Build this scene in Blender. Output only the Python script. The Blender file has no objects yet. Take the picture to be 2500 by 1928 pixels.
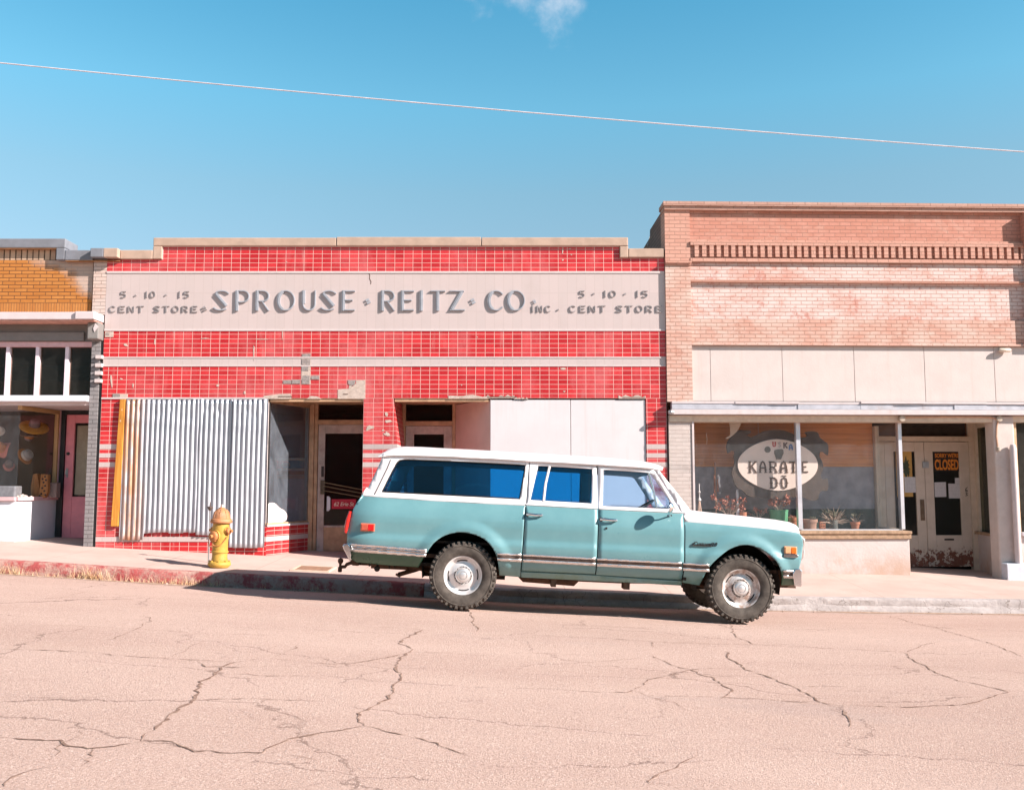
import bpy, bmesh, math, random
from mathutils import Vector, Matrix
from math import sin, cos, radians, pi, atan2, sqrt

# ------------------------------------------------------------ camera, sky, sun, exposure
S = bpy.context.scene
COL = S.collection
CZ = 1.5                      # camera height above the crown of the road
TH = radians(5.49); FP = 2300.0
cam_d = bpy.data.cameras.new('camera'); cam = bpy.data.objects.new('camera', cam_d); COL.objects.link(cam)
cam_d.sensor_fit = 'HORIZONTAL'; cam_d.sensor_width = 36.0; cam_d.lens = 36.0 * FP / 2500.0
cam_d.clip_start = 0.05; cam_d.clip_end = 4000
cam.location = (0, 0, CZ); cam.rotation_euler = (pi / 2 + TH, 0, 0)
S.camera = cam
SUN = Vector((1.6, -0.70, 1.0)).normalized()      # direction towards the sun
sun_d = bpy.data.lights.new('sun', 'SUN'); sun = bpy.data.objects.new('sun', sun_d); COL.objects.link(sun)
sun_d.energy = 4.5; sun_d.angle = radians(0.55); sun_d.color = (1.0, 0.90, 0.84)
sun.rotation_euler = SUN.to_track_quat('Z', 'Y').to_euler()
W_ = bpy.data.worlds.new('World'); S.world = W_; W_.use_nodes = True
wt = W_.node_tree; wt.nodes.clear()
def wn(t, **k):
    n = wt.nodes.new(t)
    for a, b in k.items(): setattr(n, a, b)
    return n
sky = wn('ShaderNodeTexSky', sky_type='NISHITA', sun_disc=False)
sky.sun_elevation = math.asin(SUN.z); sky.sun_rotation = atan2(SUN.x, SUN.y)
sky.altitude = 1600; sky.air_density = 1.0; sky.dust_density = 0.6; sky.ozone_density = 2.0
hs = wn('ShaderNodeMix', data_type='RGBA', blend_type='MULTIPLY'); hs.inputs[0].default_value = 1.0
tcz = wn('ShaderNodeTexCoord'); sz = wn('ShaderNodeSeparateXYZ'); wt.links.new(tcz.outputs['Generated'], sz.inputs[0])
# pale at the horizon, deep cyan blue above, zenith dimmed to cut fill light
rp = wn('ShaderNodeValToRGB'); wt.links.new(sz.outputs[2], rp.inputs[0]); els = rp.color_ramp.elements
els[0].position = 0.0; els[0].color = (1.05, .95, .75, 1); els[1].position = 1.0; els[1].color = (.16, .34, .36, 1)
for p_, c_ in ((.22, (.97, .96, .77, 1)), (.30, (1.00, 1.16, .91, 1)), (.38, (.84, 1.42, 1.17, 1)), (.47, (.60, 1.36, 1.20, 1)), (.66, (.20, .50, .50, 1))):
    e_ = els.new(p_); e_.color = c_
wt.links.new(rp.outputs[0], hs.inputs[7])
wt.links.new(sky.outputs[0], hs.inputs[6])
# one small wisp of cloud high in the sky, fixed by its direction in the world
tc = wn('ShaderNodeTexCoord'); nz = wn('ShaderNodeTexNoise'); nz.inputs['Scale'].default_value = 22; nz.inputs['Detail'].default_value = 7
nz.inputs['Roughness'].default_value = 0.6
wt.links.new(tc.outputs['Generated'], nz.inputs['Vector'])
def cloud_blob(d, rx, rz, gain):
    sb = wn('ShaderNodeVectorMath', operation='SUBTRACT'); sb.inputs[1].default_value = d
    wt.links.new(tc.outputs['Generated'], sb.inputs[0])
    ml = wn('ShaderNodeVectorMath', operation='MULTIPLY'); ml.inputs[1].default_value = (1 / rx, 1.0, 1 / rz)
    wt.links.new(sb.outputs[0], ml.inputs[0])
    ln = wn('ShaderNodeVectorMath', operation='LENGTH'); wt.links.new(ml.outputs[0], ln.inputs[0])
    mr = wn('ShaderNodeMapRange'); mr.inputs['From Min'].default_value = 1.0; mr.inputs['From Max'].default_value = 0.0
    mr.inputs['To Max'].default_value = gain
    wt.links.new(ln.outputs['Value'], mr.inputs['Value'])
    return mr.outputs[0]
def ray(u, v):
    xc = (u - 1250) / FP; yc = -(v - 964) / FP
    return Vector((xc, cos(TH) - yc * sin(TH), sin(TH) + yc * cos(TH))).normalized()
b1 = cloud_blob(ray(1368, 8), .050, .044, .53); b2 = cloud_blob(ray(1270, -16), .10, .034, .38)
mx = wn('ShaderNodeMath', operation='MAXIMUM'); wt.links.new(b1, mx.inputs[0]); wt.links.new(b2, mx.inputs[1])
am = wn('ShaderNodeMath', operation='ADD'); wt.links.new(mx.outputs[0], am.inputs[0]); wt.links.new(nz.outputs['Fac'], am.inputs[1])
cr_ = wn('ShaderNodeMapRange', interpolation_type='SMOOTHSTEP'); cr_.inputs['From Min'].default_value = .62; cr_.inputs['From Max'].default_value = 1.20
cr_.inputs['To Max'].default_value = .62
wt.links.new(am.outputs[0], cr_.inputs['Value'])
gt = wn('ShaderNodeMath', operation='MULTIPLY'); gz = wn('ShaderNodeMapRange'); gz.inputs['From Max'].default_value = .08
wt.links.new(mx.outputs[0], gz.inputs['Value']); wt.links.new(gz.outputs[0], gt.inputs[0]); wt.links.new(cr_.outputs[0], gt.inputs[1])
cm = wn('ShaderNodeMix', data_type='RGBA'); cm.inputs[7].default_value = (5.6, 5.3, 5.5, 1)
wt.links.new(gt.outputs[0], cm.inputs[0]); wt.links.new(hs.outputs[2], cm.inputs[6])
bg = wn('ShaderNodeBackground'); bg.inputs['Strength'].default_value = 0.085
wo = wn('ShaderNodeOutputWorld')
wt.links.new(cm.outputs[2], bg.inputs['Color']); wt.links.new(bg.outputs[0], wo.inputs[0])
S.view_settings.view_transform = 'Standard'; S.view_settings.look = 'None'
S.view_settings.exposure = 1.28; S.view_settings.gamma = 1.0
S.render.engine = 'CYCLES'
S.cycles.transparent_max_bounces = 24; S.cycles.max_bounces = 8; S.cycles.caustics_reflective = False; S.cycles.caustics_refractive = False

# ------------------------------------------------------------ helpers
rnd = random.Random(11)
def W(u, v, Y):
    """photo pixel -> (x, z) in the vertical plane at distance Y"""
    xc = (u - 1250) / FP; yc = -(v - 964) / FP
    k = Y / (cos(TH) - yc * sin(TH))
    return (xc * k, (sin(TH) + yc * cos(TH)) * k + CZ)
def X(u, v, Y=16.0): return W(u, v, Y)[0]
def Z(v, Y=16.0): return W(1250, v, Y)[1]

def NB(): return bmesh.new()
def box(bm, x0, x1, y0, y1, z0, z1):
    vs = [bm.verts.new(p) for p in ((x0,y0,z0),(x1,y0,z0),(x1,y1,z0),(x0,y1,z0),(x0,y0,z1),(x1,y0,z1),(x1,y1,z1),(x0,y1,z1))]
    for f in ((0,1,5,4),(1,2,6,5),(2,3,7,6),(3,0,4,7),(4,5,6,7),(3,2,1,0)): bm.faces.new([vs[i] for i in f])
def prism(bm, poly, y0, y1):
    """polygon of (x,z) extruded from y0 to y1"""
    a = [bm.verts.new((x, y0, z)) for x, z in poly]; b = [bm.verts.new((x, y1, z)) for x, z in poly]
    n = len(poly)
    bm.faces.new(a); bm.faces.new(b[::-1])
    for i in range(n): bm.faces.new((a[i], b[i], b[(i+1) % n], a[(i+1) % n]))
def prismz(bm, poly, z0, z1):
    """polygon of (x,y) extruded from z0 to z1"""
    a = [bm.verts.new((x, y, z0)) for x, y in poly]; b = [bm.verts.new((x, y, z1)) for x, y in poly]
    n = len(poly)
    bm.faces.new(a[::-1]); bm.faces.new(b)
    for i in range(n): bm.faces.new((a[i], a[(i+1) % n], b[(i+1) % n], b[i]))
def prismx(bm, poly, x0, x1):
    """polygon of (y,z) extruded from x0 to x1"""
    a = [bm.verts.new((x0, y, z)) for y, z in poly]; b = [bm.verts.new((x1, y, z)) for y, z in poly]
    n = len(poly)
    bm.faces.new(a); bm.faces.new(b[::-1])
    for i in range(n): bm.faces.new((a[i], b[i], b[(i+1) % n], a[(i+1) % n]))
def tube(bm, pts, r, n=8, cap=True):
    pts = [Vector(p) for p in pts]; rs = r if isinstance(r, (list, tuple)) else [r] * len(pts)
    rings = []
    for i, p in enumerate(pts):
        d = (pts[min(i+1, len(pts)-1)] - pts[max(i-1, 0)]).normalized()
        u = d.cross(Vector((0, 0, 1)) if abs(d.z) < .9 else Vector((0, 1, 0))).normalized(); w = d.cross(u)
        rings.append([bm.verts.new(p + (u * cos(2*pi*k/n) + w * sin(2*pi*k/n)) * rs[i]) for k in range(n)])
    for a, b in zip(rings, rings[1:]):
        for k in range(n): bm.faces.new((a[k], a[(k+1) % n], b[(k+1) % n], b[k]))
    if cap and n > 2: bm.faces.new(rings[0][::-1]); bm.faces.new(rings[-1])
def lathe(bm, prof, c=(0,0,0), axis='z', n=24, rot=0, cap=True):
    """prof: list of (r, h)"""
    c = Vector(c); rings = []
    for r, h in prof:
        ring = []
        for k in range(n):
            a = 2*pi*k/n + rot
            if axis == 'z': p = Vector((r*cos(a), r*sin(a), h))
            elif axis == 'y': p = Vector((r*cos(a), h, r*sin(a)))
            else: p = Vector((h, r*cos(a), r*sin(a)))
            ring.append(bm.verts.new(c + p))
        rings.append(ring)
    for a, b in zip(rings, rings[1:]):
        for k in range(n): bm.faces.new((a[k], a[(k+1) % n], b[(k+1) % n], b[k]))
    if cap and prof[0][0] > 1e-4: bm.faces.new(rings[0][::-1])
    if cap and prof[-1][0] > 1e-4: bm.faces.new(rings[-1])
def flat_fill(loops):
    """2D outline plus holes -> triangulated bmesh in the XZ plane at y=0"""
    bm = NB()
    for lp in loops:
        vs = [bm.verts.new((x, 0, z)) for x, z in lp]
        for i in range(len(vs)): bm.edges.new((vs[i], vs[(i+1) % len(vs)]))
    bmesh.ops.triangle_fill(bm, use_beauty=True, use_dissolve=False, edges=bm.edges[:])
    return bm
def cuts(bm, xs=(), zs=()):
    for no, vals in (((1,0,0), xs), ((0,0,1), zs)):
        for q in vals:
            co = (q,0,0) if no[0] else (0,0,q)
            bmesh.ops.bisect_plane(bm, geom=bm.verts[:]+bm.edges[:]+bm.faces[:], plane_co=co, plane_no=no)
def thick(bm, t, flip=False):
    """extrude the open sheet by t along +y"""
    r = bmesh.ops.extrude_face_region(bm, geom=bm.faces[:])
    for g in r['geom']:
        if isinstance(g, bmesh.types.BMVert): g.co.y += t
def plate(loops, y0, y1):
    bm = flat_fill(loops); thick(bm, y1 - y0)
    for v in bm.verts: v.co.y += y0
    bmesh.ops.recalc_face_normals(bm, faces=bm.faces[:])
    return bm
def cr(pts, m=6, closed=False):
    out = []; n = len(pts); P = [Vector(p) for p in pts]
    rng = range(n if closed else n-1)
    for i in rng:
        p0, p1, p2, p3 = (P[(i-1) % n] if closed else P[max(i-1,0)]), P[i], P[(i+1) % n], (P[(i+2) % n] if closed else P[min(i+2,n-1)])
        for k in range(m):
            t = k/m
            out.append(0.5*((2*p1)+(p2-p0)*t+(2*p0-5*p1+4*p2-p3)*t*t+(3*p1-p0-3*p2+p3)*t**3))
    if not closed: out.append(P[-1])
    return [tuple(p) for p in out]
def lerp_table(tab, x):
    if x <= tab[0][0]: return tab[0][1]
    for (a, b), (c, d) in zip(tab, tab[1:]):
        if x <= c: return b + (d-b)*(x-a)/(c-a)
    return tab[-1][1]

WORLD_ROOTS = {}
def tag(o, label=None, cat=None, group=None, kind=None):
    if label: o['label'] = label
    if cat: o['category'] = cat
    if group: o['group'] = group
    if kind: o['kind'] = kind
    return o
def thing(name, label, cat, loc=(0,0,0), rot=(0,0,0), group=None, world=True):
    """an Empty at the thing's base; with world=True its parts are modelled in world coordinates"""
    o = bpy.data.objects.new(name, None); COL.objects.link(o)
    o.empty_display_size = .2; o.location = loc; o.rotation_euler = rot
    tag(o, label, cat, group)
    if world: WORLD_ROOTS[o] = Matrix.LocRotScale(Vector(loc), None, None).inverted()
    return o
def obj(name, bm, mat, parent=None, smooth=None, bevel=0, label=None, norm=True, seg=2):
    if norm: bmesh.ops.recalc_face_normals(bm, faces=bm.faces[:])
    me = bpy.data.meshes.new(name); bm.to_mesh(me); bm.free()
    o = bpy.data.objects.new(name, me); COL.objects.link(o)
    if mat: me.materials.append(mat)
    if parent:
        o.parent = parent
        root = parent
        if root in WORLD_ROOTS: o.matrix_parent_inverse = WORLD_ROOTS[root]
    if smooth is not None:
        me.shade_smooth(); me.set_sharp_from_angle(angle=radians(smooth))
    if bevel:
        m = o.modifiers.new('bevel', 'BEVEL'); m.width = bevel; m.segments = seg; m.limit_method = 'ANGLE'; m.angle_limit = radians(40)
        m.harden_normals = False
    if label: o['label'] = label
    return o
def copy_tree(o, parent=None):
    c = o.copy(); COL.objects.link(c)
    if parent: c.parent = parent
    for ch in list(o.children): copy_tree(ch, c)
    return c

# ------------------------------------------------------------ materials
class MB:
    """small node-material builder"""
    def __init__(s, name, rough=.6, metal=0.0, spec=.5):
        s.m = bpy.data.materials.new(name); s.m.use_nodes = True; s.nt = s.m.node_tree
        s.b = s.nt.nodes['Principled BSDF']; s.out = s.nt.nodes['Material Output']
        s.b.inputs['Roughness'].default_value = rough; s.b.inputs['Metallic'].default_value = metal
        s.b.inputs['Specular IOR Level'].default_value = spec
        s.co = s.nt.nodes.new('ShaderNodeTexCoord').outputs['Object']
    def put(s, i, v):
        if isinstance(v, bpy.types.NodeSocket): s.nt.links.new(v, i)
        else:
            try: i.default_value = v
            except Exception: i.default_value = (*v, 1)
    def n(s, t, ins=None, out=0, **k):
        nd = s.nt.nodes.new(t)
        for a, b in k.items(): setattr(nd, a, b)
        for a, b in (ins or {}).items(): s.put(nd.inputs[a], b)
        return nd.outputs[out]
    def noise(s, scale, detail=4, rough=.55, co=None, dist=0):
        return s.n('ShaderNodeTexNoise', {'Vector': co or s.co, 'Scale': scale, 'Detail': detail, 'Roughness': rough, 'Distortion': dist})
    def scaled(s, v): return s.n('ShaderNodeVectorMath', {0: s.co, 1: v}, operation='MULTIPLY')
    def ramp(s, f, lo, hi, a=0.0, b=1.0, smooth=True):
        return s.n('ShaderNodeMapRange', {'Value': f, 'From Min': lo, 'From Max': hi, 'To Min': a, 'To Max': b}, interpolation_type='SMOOTHSTEP' if smooth else 'LINEAR')
    def mix(s, f, a, b, blend='MIX'):
        nd = s.nt.nodes.new('ShaderNodeMix'); nd.data_type = 'RGBA'; nd.blend_type = blend
        s.put(nd.inputs[0], f)
        for i, v in ((6, a), (7, b)):
            s.put(nd.inputs[i], v if isinstance(v, bpy.types.NodeSocket) else (*v[:3], 1))
        return nd.outputs[2]
    def math(s, op, a, b=0.0, c=0.0):
        return s.n('ShaderNodeMath', {0: a, 1: b, 2: c}, operation=op)
    def sep(s, co=None):
        nd = s.nt.nodes.new('ShaderNodeSeparateXYZ'); s.put(nd.inputs[0], co or s.co); return nd.outputs
    def uv(s, x0=0, z0=0):
        """wall coordinates: along the wall, up the wall"""
        q = s.sep(); a = s.math('SUBTRACT', s.math('ADD', q[0], q[1]), x0 + 16.0); b = s.math('SUBTRACT', q[2], z0)
        return s.n('ShaderNodeCombineXYZ', {0: a, 1: b, 2: 0.0})
    def col(s, v): s.put(s.b.inputs['Base Color'], v if isinstance(v, bpy.types.NodeSocket) else (*v[:3], 1)); return s
    def rough(s, v): s.put(s.b.inputs['Roughness'], v); return s
    def bump(s, h, dist=.01, strength=1.0):
        s.put(s.b.inputs['Normal'], s.n('ShaderNodeBump', {'Height': h, 'Distance': dist, 'Strength': strength})); return s

def paint(name, c, rough=.55, var=.12, scale=6, metal=0.0, dirt=None, dirt_amt=.5, bump=0.0, spec=.4):
    """plain painted surface with slight mottling and optional dirt blotches"""
    m = MB(name, rough, metal, spec)
    f = m.noise(scale, 6, .6)
    lo = tuple(max(0, q*(1-var)) for q in c); hi = tuple(min(1, q*(1+var)) for q in c)
    k = m.mix(m.ramp(f, .3, .7), lo, hi)
    if dirt:
        g = m.noise(scale*.45, 8, .7)
        k = m.mix(m.ramp(g, .52, .75, 0, dirt_amt), k, dirt)
    m.col(k)
    if bump: m.bump(m.noise(scale*12, 6, .65), bump)
    return m.m
def glass(name, tint=(1,1,1), dust=.06, dcol=(.8,.78,.74), gloss=.13, streak=9.0, rough=.02):
    """thin pane: see-through with a faint mirror and a film of dust that catches the sun"""
    m = MB(name); nt = m.nt; nt.nodes.remove(m.b)
    tr = m.n('ShaderNodeBsdfTransparent', {'Color': (*tint, 1)})
    gl = m.n('ShaderNodeBsdfGlossy', {'Color': (1,1,1,1), 'Roughness': rough})
    df = m.n('ShaderNodeBsdfDiffuse', {'Color': (*dcol, 1)})
    fr = m.math('MULTIPLY', m.n('ShaderNodeFresnel', {'IOR': 1.45}), gloss)
    a = m.n('ShaderNodeMixShader', {0: fr, 1: tr, 2: gl})
    d = m.math('MULTIPLY', m.ramp(m.noise(streak, 6, .7, m.scaled((1,1,.45))), .25, .8, .55, 1.35), dust)
    r = m.n('ShaderNodeMixShader', {0: d, 1: a, 2: df})
    nt.links.new(r, m.out.inputs['Surface'])
    return m.m

def tile_mat(name, x0, z0, tw, th):
    m = MB(name, .34, 0, .32)
    uv = m.uv(x0, z0)
    nd = m.nt.nodes.new('ShaderNodeTexBrick'); nd.offset = 0.0; nd.squash = 1.0
    m.put(nd.inputs['Vector'], uv)
    for a, b in (('Scale', 1.0), ('Mortar Size', .0040), ('Mortar Smooth', .1), ('Bias', 0.0), ('Brick Width', tw), ('Row Height', th)): nd.inputs[a].default_value = b
    nd.inputs['Color1'].default_value = (.40, .014, .018, 1); nd.inputs['Color2'].default_value = (.56, .032, .036, 1)
    nd.inputs['Mortar'].default_value = (.72, .50, .44, 1)
    q = m.scaled((1.0, 1.0, .45))
    fade = m.ramp(m.noise(.9, 7, .72, q, .4), .42, .74, 0, .58)
    streak = m.ramp(m.noise(3.2, 5, .7, m.scaled((1.6, 1, .18))), .56, .80, 0, .45)
    k = m.mix(fade, nd.outputs['Color'], (.62, .19, .19))
    k = m.mix(streak, k, (.62, .36, .33))
    chip = m.ramp(m.noise(5.5, 9, .78, m.scaled((1,1,1.4)), 1.2), .70, .715, 0, 1)
    chip2 = m.math('MULTIPLY', chip, m.ramp(m.noise(1.1, 2), .52, .58))
    k = m.mix(chip2, k, (.60, .47, .43))
    m.col(k)
    m.rough(m.ramp(m.noise(1.3, 6, .7), .35, .7, .26, .5))
    m.bump(m.math('ADD', m.math('MULTIPLY', nd.outputs['Fac'], -1.0), m.math('MULTIPLY', m.noise(7, 3), .25)), .003)
    return m.m
def brick_mat(name, c1, c2, mortar, bw=.215, rh=.069, ms=.006, wash=None, wash_lo=.45, wash_hi=.7, wash_amt=.8, stain=None, x0=0, z0=0, bias=0.0, off=.5, soldier=False, rot=False):
    m = MB(name, .85, 0, .2)
    uv = m.uv(x0, z0)
    if soldier:
        q = m.sep(uv); uv = m.n('ShaderNodeCombineXYZ', {0: q[1], 1: q[0], 2: 0.0})
    jit = m.n('ShaderNodeVectorMath', {0: m.n('ShaderNodeTexNoise', {'Vector': m.co, 'Scale': 3.0}, out=1), 1: (.008,.008,0)}, operation='MULTIPLY')
    uv = m.n('ShaderNodeVectorMath', {0: uv, 1: jit}, operation='ADD')
    nd = m.nt.nodes.new('ShaderNodeTexBrick'); nd.offset = off; m.put(nd.inputs['Vector'], uv)
    for a, b in (('Scale', 1.0), ('Mortar Size', ms), ('Mortar Smooth', .15), ('Bias', bias), ('Brick Width', bw), ('Row Height', rh)): nd.inputs[a].default_value = b
    nd.inputs['Color1'].default_value = (*c1, 1); nd.inputs['Color2'].default_value = (*c2, 1); nd.inputs['Mortar'].default_value = (*mortar, 1)
    k = nd.outputs['Color']
    k = m.mix(m.ramp(m.noise(9, 6, .7), .3, .7, 0, .35), k, tuple(q*.72 for q in c1))
    if wash:
        f = m.ramp(m.noise(1.9, 9, .76, m.scaled((.8,1,1.3)), .5), wash_lo, wash_hi, 0, wash_amt)
        f = m.math('MULTIPLY', f, m.ramp(nd.outputs['Fac'], 0, 1, 1, .45))
        k = m.mix(f, k, wash)
    if stain:
        k = m.mix(m.ramp(m.noise(2.4, 8, .75), .57, .66, 0, .55), k, stain)
    m.col(k)
    m.bump(m.math('ADD', m.math('MULTIPLY', nd.outputs['Fac'], -1.0), m.math('MULTIPLY', m.noise(40, 5, .7), .45)), .006)
    return m.m
# ------------------------------------------------------------ ground, road, kerbs, pavement
KTOP = [(-40, .9), (-12, .62), (-7.3, CZ-1.045), (-5.86, CZ-1.139), (-4.4, CZ-1.225), (-2.05, CZ-1.335), (-1.23, CZ-1.385), (-.06, CZ-1.456), (2.45, CZ-1.544), (3.8, CZ-1.567), (7.3, CZ-1.614), (14, CZ-1.70), (40, CZ-2.0)]
FTOP = [(-40, 1.2), (-12, .80), (-8.6, .565), (-7.08, CZ-1.023), (-4.19, CZ-1.169), (-1, CZ-1.31), (2, CZ-1.41), (5, CZ-1.472), (6.7, CZ-1.495), (8.4, CZ-1.575), (14, CZ-1.66), (40, CZ-1.9)]
KY0, KY1 = 13.50, 13.66
def soft(tab, x):
    return (lerp_table(tab, x-.6) + 2*lerp_table(tab, x) + lerp_table(tab, x+.6)) / 4
def gutter(x): return soft(KTOP, x) - .19
def road_z(x, y):
    d = lerp_table([(-.6, .150), (2.7, .120)], x)
    c = lerp_table([(-60, d+.01), (4, d+.03), (9, d+.025), (11.25, d), (12.8, d*.38), (KY0, 0), (60, 0)], y)
    return gutter(x) + c
def walk_z(x, y):
    a, b = soft(KTOP, x), soft(FTOP, x)
    t = (y-KY1)/(16-KY1)
    return a + (b-a)*min(t, 1.0) + max(0, y-16)*.025

def grid(fx, xs, ys):
    bm = NB(); R = [[bm.verts.new((x, y, fx(x, y))) for x in xs] for y in ys]
    for a, b in zip(R, R[1:]):
        for i in range(len(xs)-1): bm.faces.new((a[i], a[i+1], b[i+1], b[i]))
    return bm
def frange(a, b, s):
    n = int(round((b-a)/s)); return [a+(b-a)*i/n for i in range(n+1)]

m = MB('weathered_asphalt', .93, 0, .25)
q = m.scaled((.35, 1, 1))
big = m.ramp(m.noise(.55, 6, .6, q), .3, .7)
k = m.mix(big, (.475, .320, .262), (.560, .395, .33))
k = m.mix(m.ramp(m.noise(170, 3, .7), .36, .66), k, (.24, .15, .118), 'MIX') if False else k
sp = m.noise(75, 4, .8); sp2 = m.noise(34, 5, .8)
k = m.mix(m.ramp(sp, .54, .68, 0, .75), k, (.82, .66, .59))
k = m.mix(m.ramp(sp, .46, .33, 0, .75), k, (.22, .14, .115))
k = m.mix(m.ramp(m.noise(19, 6, .85), .60, .72, 0, .40), k, (.33, .27, .26))
k = m.mix(m.ramp(sp2, .56, .68, 0, .55), k, (.34, .28, .27))
k = m.mix(m.ramp(sp2, .44, .32, 0, .50), k, (.80, .62, .54))
k = m.mix(m.ramp(m.noise(.8, 7, .7, m.scaled((.25, 1.4, 1))), .58, .8, 0, .45), k, (.38, .29, .265))
vor = m.n('ShaderNodeTexVoronoi', {'Vector': m.n('ShaderNodeVectorMath', {0: m.scaled((.5, 1.0, 0)), 1: m.n('ShaderNodeVectorMath', {0: m.n('ShaderNodeTexNoise', {'Vector': m.co, 'Scale': 1.8, 'Detail': 6, 'Roughness': .65}, out=1), 1: (.5, .5, 0)}, operation='MULTIPLY')}, operation='ADD'), 'Scale': .62}, feature='DISTANCE_TO_EDGE')
ck = m.math('MULTIPLY', m.ramp(vor, .0012, .0045, 1, 0), m.ramp(m.noise(1.1, 4), .40, .55))
k = m.mix(m.math('MULTIPLY', ck, .55), k, (.12, .07, .055))
vor2 = m.n('ShaderNodeTexVoronoi', {'Vector': m.n('ShaderNodeVectorMath', {0: m.scaled((.55, 1.3, 0)), 1: m.n('ShaderNodeVectorMath', {0: m.n('ShaderNodeTexNoise', {'Vector': m.co, 'Scale': 3.2, 'Detail': 6, 'Roughness': .7}, out=1), 1: (.35, .35, 0)}, operation='MULTIPLY')}, operation='ADD'), 'Scale': 1.25}, feature='DISTANCE_TO_EDGE')
ck2 = m.math('MULTIPLY', m.ramp(vor2, .0015, .0055, 1, 0), m.ramp(m.noise(.8, 4, .6, m.scaled((.6, 1.5, 1))), .47, .60))
k = m.mix(m.math('MULTIPLY', ck2, .42), k, (.17, .10, .08))
k = m.mix(m.ramp(m.noise(.42, 5, .6, m.scaled((.35, 1.0, 1))), .56, .72, 0, .34), k, (.33, .285, .285))
oil = m.ramp(m.noise(1.7, 3, .5, m.scaled((.8, 1, 1))), .70, .76, 0, .30)
k = m.mix(oil, k, (.20, .15, .135))
m.col(k); m.bump(m.math('ADD', sp, m.math('MULTIPLY', sp2, .8)), .012, .8)
asphalt = m.m
xs = frange(-40, -12, 2) + frange(-12, 12, .4)[1:] + frange(12, 40, 2)[1:]
ys = frange(-30, 2, 2) + frange(2, 9, .5)[1:] + frange(9, KY0+.02, .18)[1:]
tag(obj('road', grid(road_z, xs, ys), asphalt, smooth=60, norm=False), 'cracked pinkish asphalt street sloping down to the right', 'road', kind='structure')

m = MB('desert_dirt', .95); m.col(m.mix(m.ramp(m.noise(.3, 6), .3, .7), (.28, .19, .13), (.36, .26, .19)))
dirt = m.m
bm = NB(); vs = [bm.verts.new(p) for p in ((-900,-900,-2.2),(900,-900,-2.2),(900,900,-2.2),(-900,900,-2.2))]; bm.faces.new(vs)
tag(obj('ground', bm, dirt, norm=False), 'flat dry desert ground around the street', 'ground', kind='structure')

m = MB('pavement_concrete', .9, 0, .25)
k = m.mix(m.ramp(m.noise(1.3, 7, .65), .3, .7), (.51, .37, .32), (.58, .435, .38))
k = m.mix(m.ramp(m.noise(3.5, 8, .75, m.scaled((.6, 1, 1))), .56, .76, 0, .45), k, (.38, .27, .21))
k = m.mix(m.ramp(m.noise(140, 3, .7), .58, .75, 0, .4), k, (.33, .24, .19))
qx = m.sep()
jx = m.math('LESS_THAN', m.math('ABSOLUTE', m.math('SUBTRACT', m.math('FRACT', m.math('MULTIPLY', qx[0], 1/1.52)), .5)), .004)
k = m.mix(m.math('MULTIPLY', jx, .5), k, (.25, .18, .14))
m.col(k); m.bump(m.noise(70, 5, .7), .005)
concrete = m.m
bm = grid(walk_z, xs, [KY1-.005, 14.2, 14.9, 15.5, 16.0, 16.7, 17.6])
tag(obj('sidewalk', bm, concrete, smooth=60, norm=False), 'sunlit concrete pavement along the shop fronts', 'sidewalk', kind='structure')

def kerb(name, x0, x1, mat, label, chips=0, lip=0.0):
    bm = NB(); xs_ = frange(x0, x1, .11); r2 = random.Random(5 + int(x0*10))
    rows = []
    for i, x in enumerate(xs_):
        z = soft(KTOP, x); j = r2.uniform(-1, 1)*.006
        if chips and r2.random() < chips: j2 = r2.uniform(.0, .028)
        else: j2 = 0
        rows.append([bm.verts.new(p) for p in ((x, KY1, z+.004), (x, KY0+.03+j2, z+.004+j*.3-j2*.3), (x, KY0+.006+j+j2, z-.022-j2*.6), (x, KY0+lip*.3+j*.8, z-.10+j), (x, KY0-lip+j, z-.15), (x, KY0-lip-.012, z-.24), (x, KY0+.05, z-.5))])
    for a, b in zip(rows, rows[1:]):
        for i in range(6): bm.faces.new((a[i], b[i], b[i+1], a[i+1]))
    tag(obj(name, bm, mat, smooth=50, norm=True), label, 'kerb', kind='structure')
m = MB('worn_red_kerb_paint', .8)
pk = m.ramp(m.noise(5, 9, .75), .40, .58)
k = m.mix(m.ramp(m.noise(3, 5), .3, .7), (.33, .05, .05), (.42, .09, .085))
k = m.mix(m.math('MULTIPLY', pk, .8), k, (.47, .33, .27))
qx = m.sep()
k = m.mix(m.ramp(m.noise(9, 8, .8, m.scaled((.5, 1, 2.2))), .62, .68, 0, .8), k, (.10, .05, .04))
m.col(k); m.bump(m.noise(30, 6, .75), .02)
kerb('red_kerb', -40, -1.25, m.m, 'worn kerb painted red along the left of the street', .35)
m = MB('bare_kerb_concrete', .9)
k = m.mix(m.ramp(m.noise(4, 8, .7), .35, .7), (.38, .33, .315), (.52, .46, .44))
vor = m.n('ShaderNodeTexVoronoi', {'Vector': m.n('ShaderNodeVectorMath', {0: m.co, 1: m.n('ShaderNodeVectorMath', {0: m.n('ShaderNodeTexNoise', {'Vector': m.co, 'Scale': 5.0, 'Detail': 5}, out=1), 1: (.25, .25, .2)}, operation='MULTIPLY')}, operation='ADD'), 'Scale': 4.2}, feature='DISTANCE_TO_EDGE')
k = m.mix(m.math('MULTIPLY', m.ramp(vor, .004, .018, .8, 0), m.ramp(m.noise(2.5, 3), .47, .55)), k, (.14, .11, .09))
k = m.mix(m.ramp(m.noise(11, 7, .8, m.scaled((.6, 1, 2))), .60, .70, 0, .6), k, (.22, .19, .19))
m.col(k); m.bump(m.noise(25, 7, .75), .02)
kerb('concrete_kerb', -1.24, 40, m.m, 'bare cracked concrete kerb along the right of the street', .25, .05)

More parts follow.
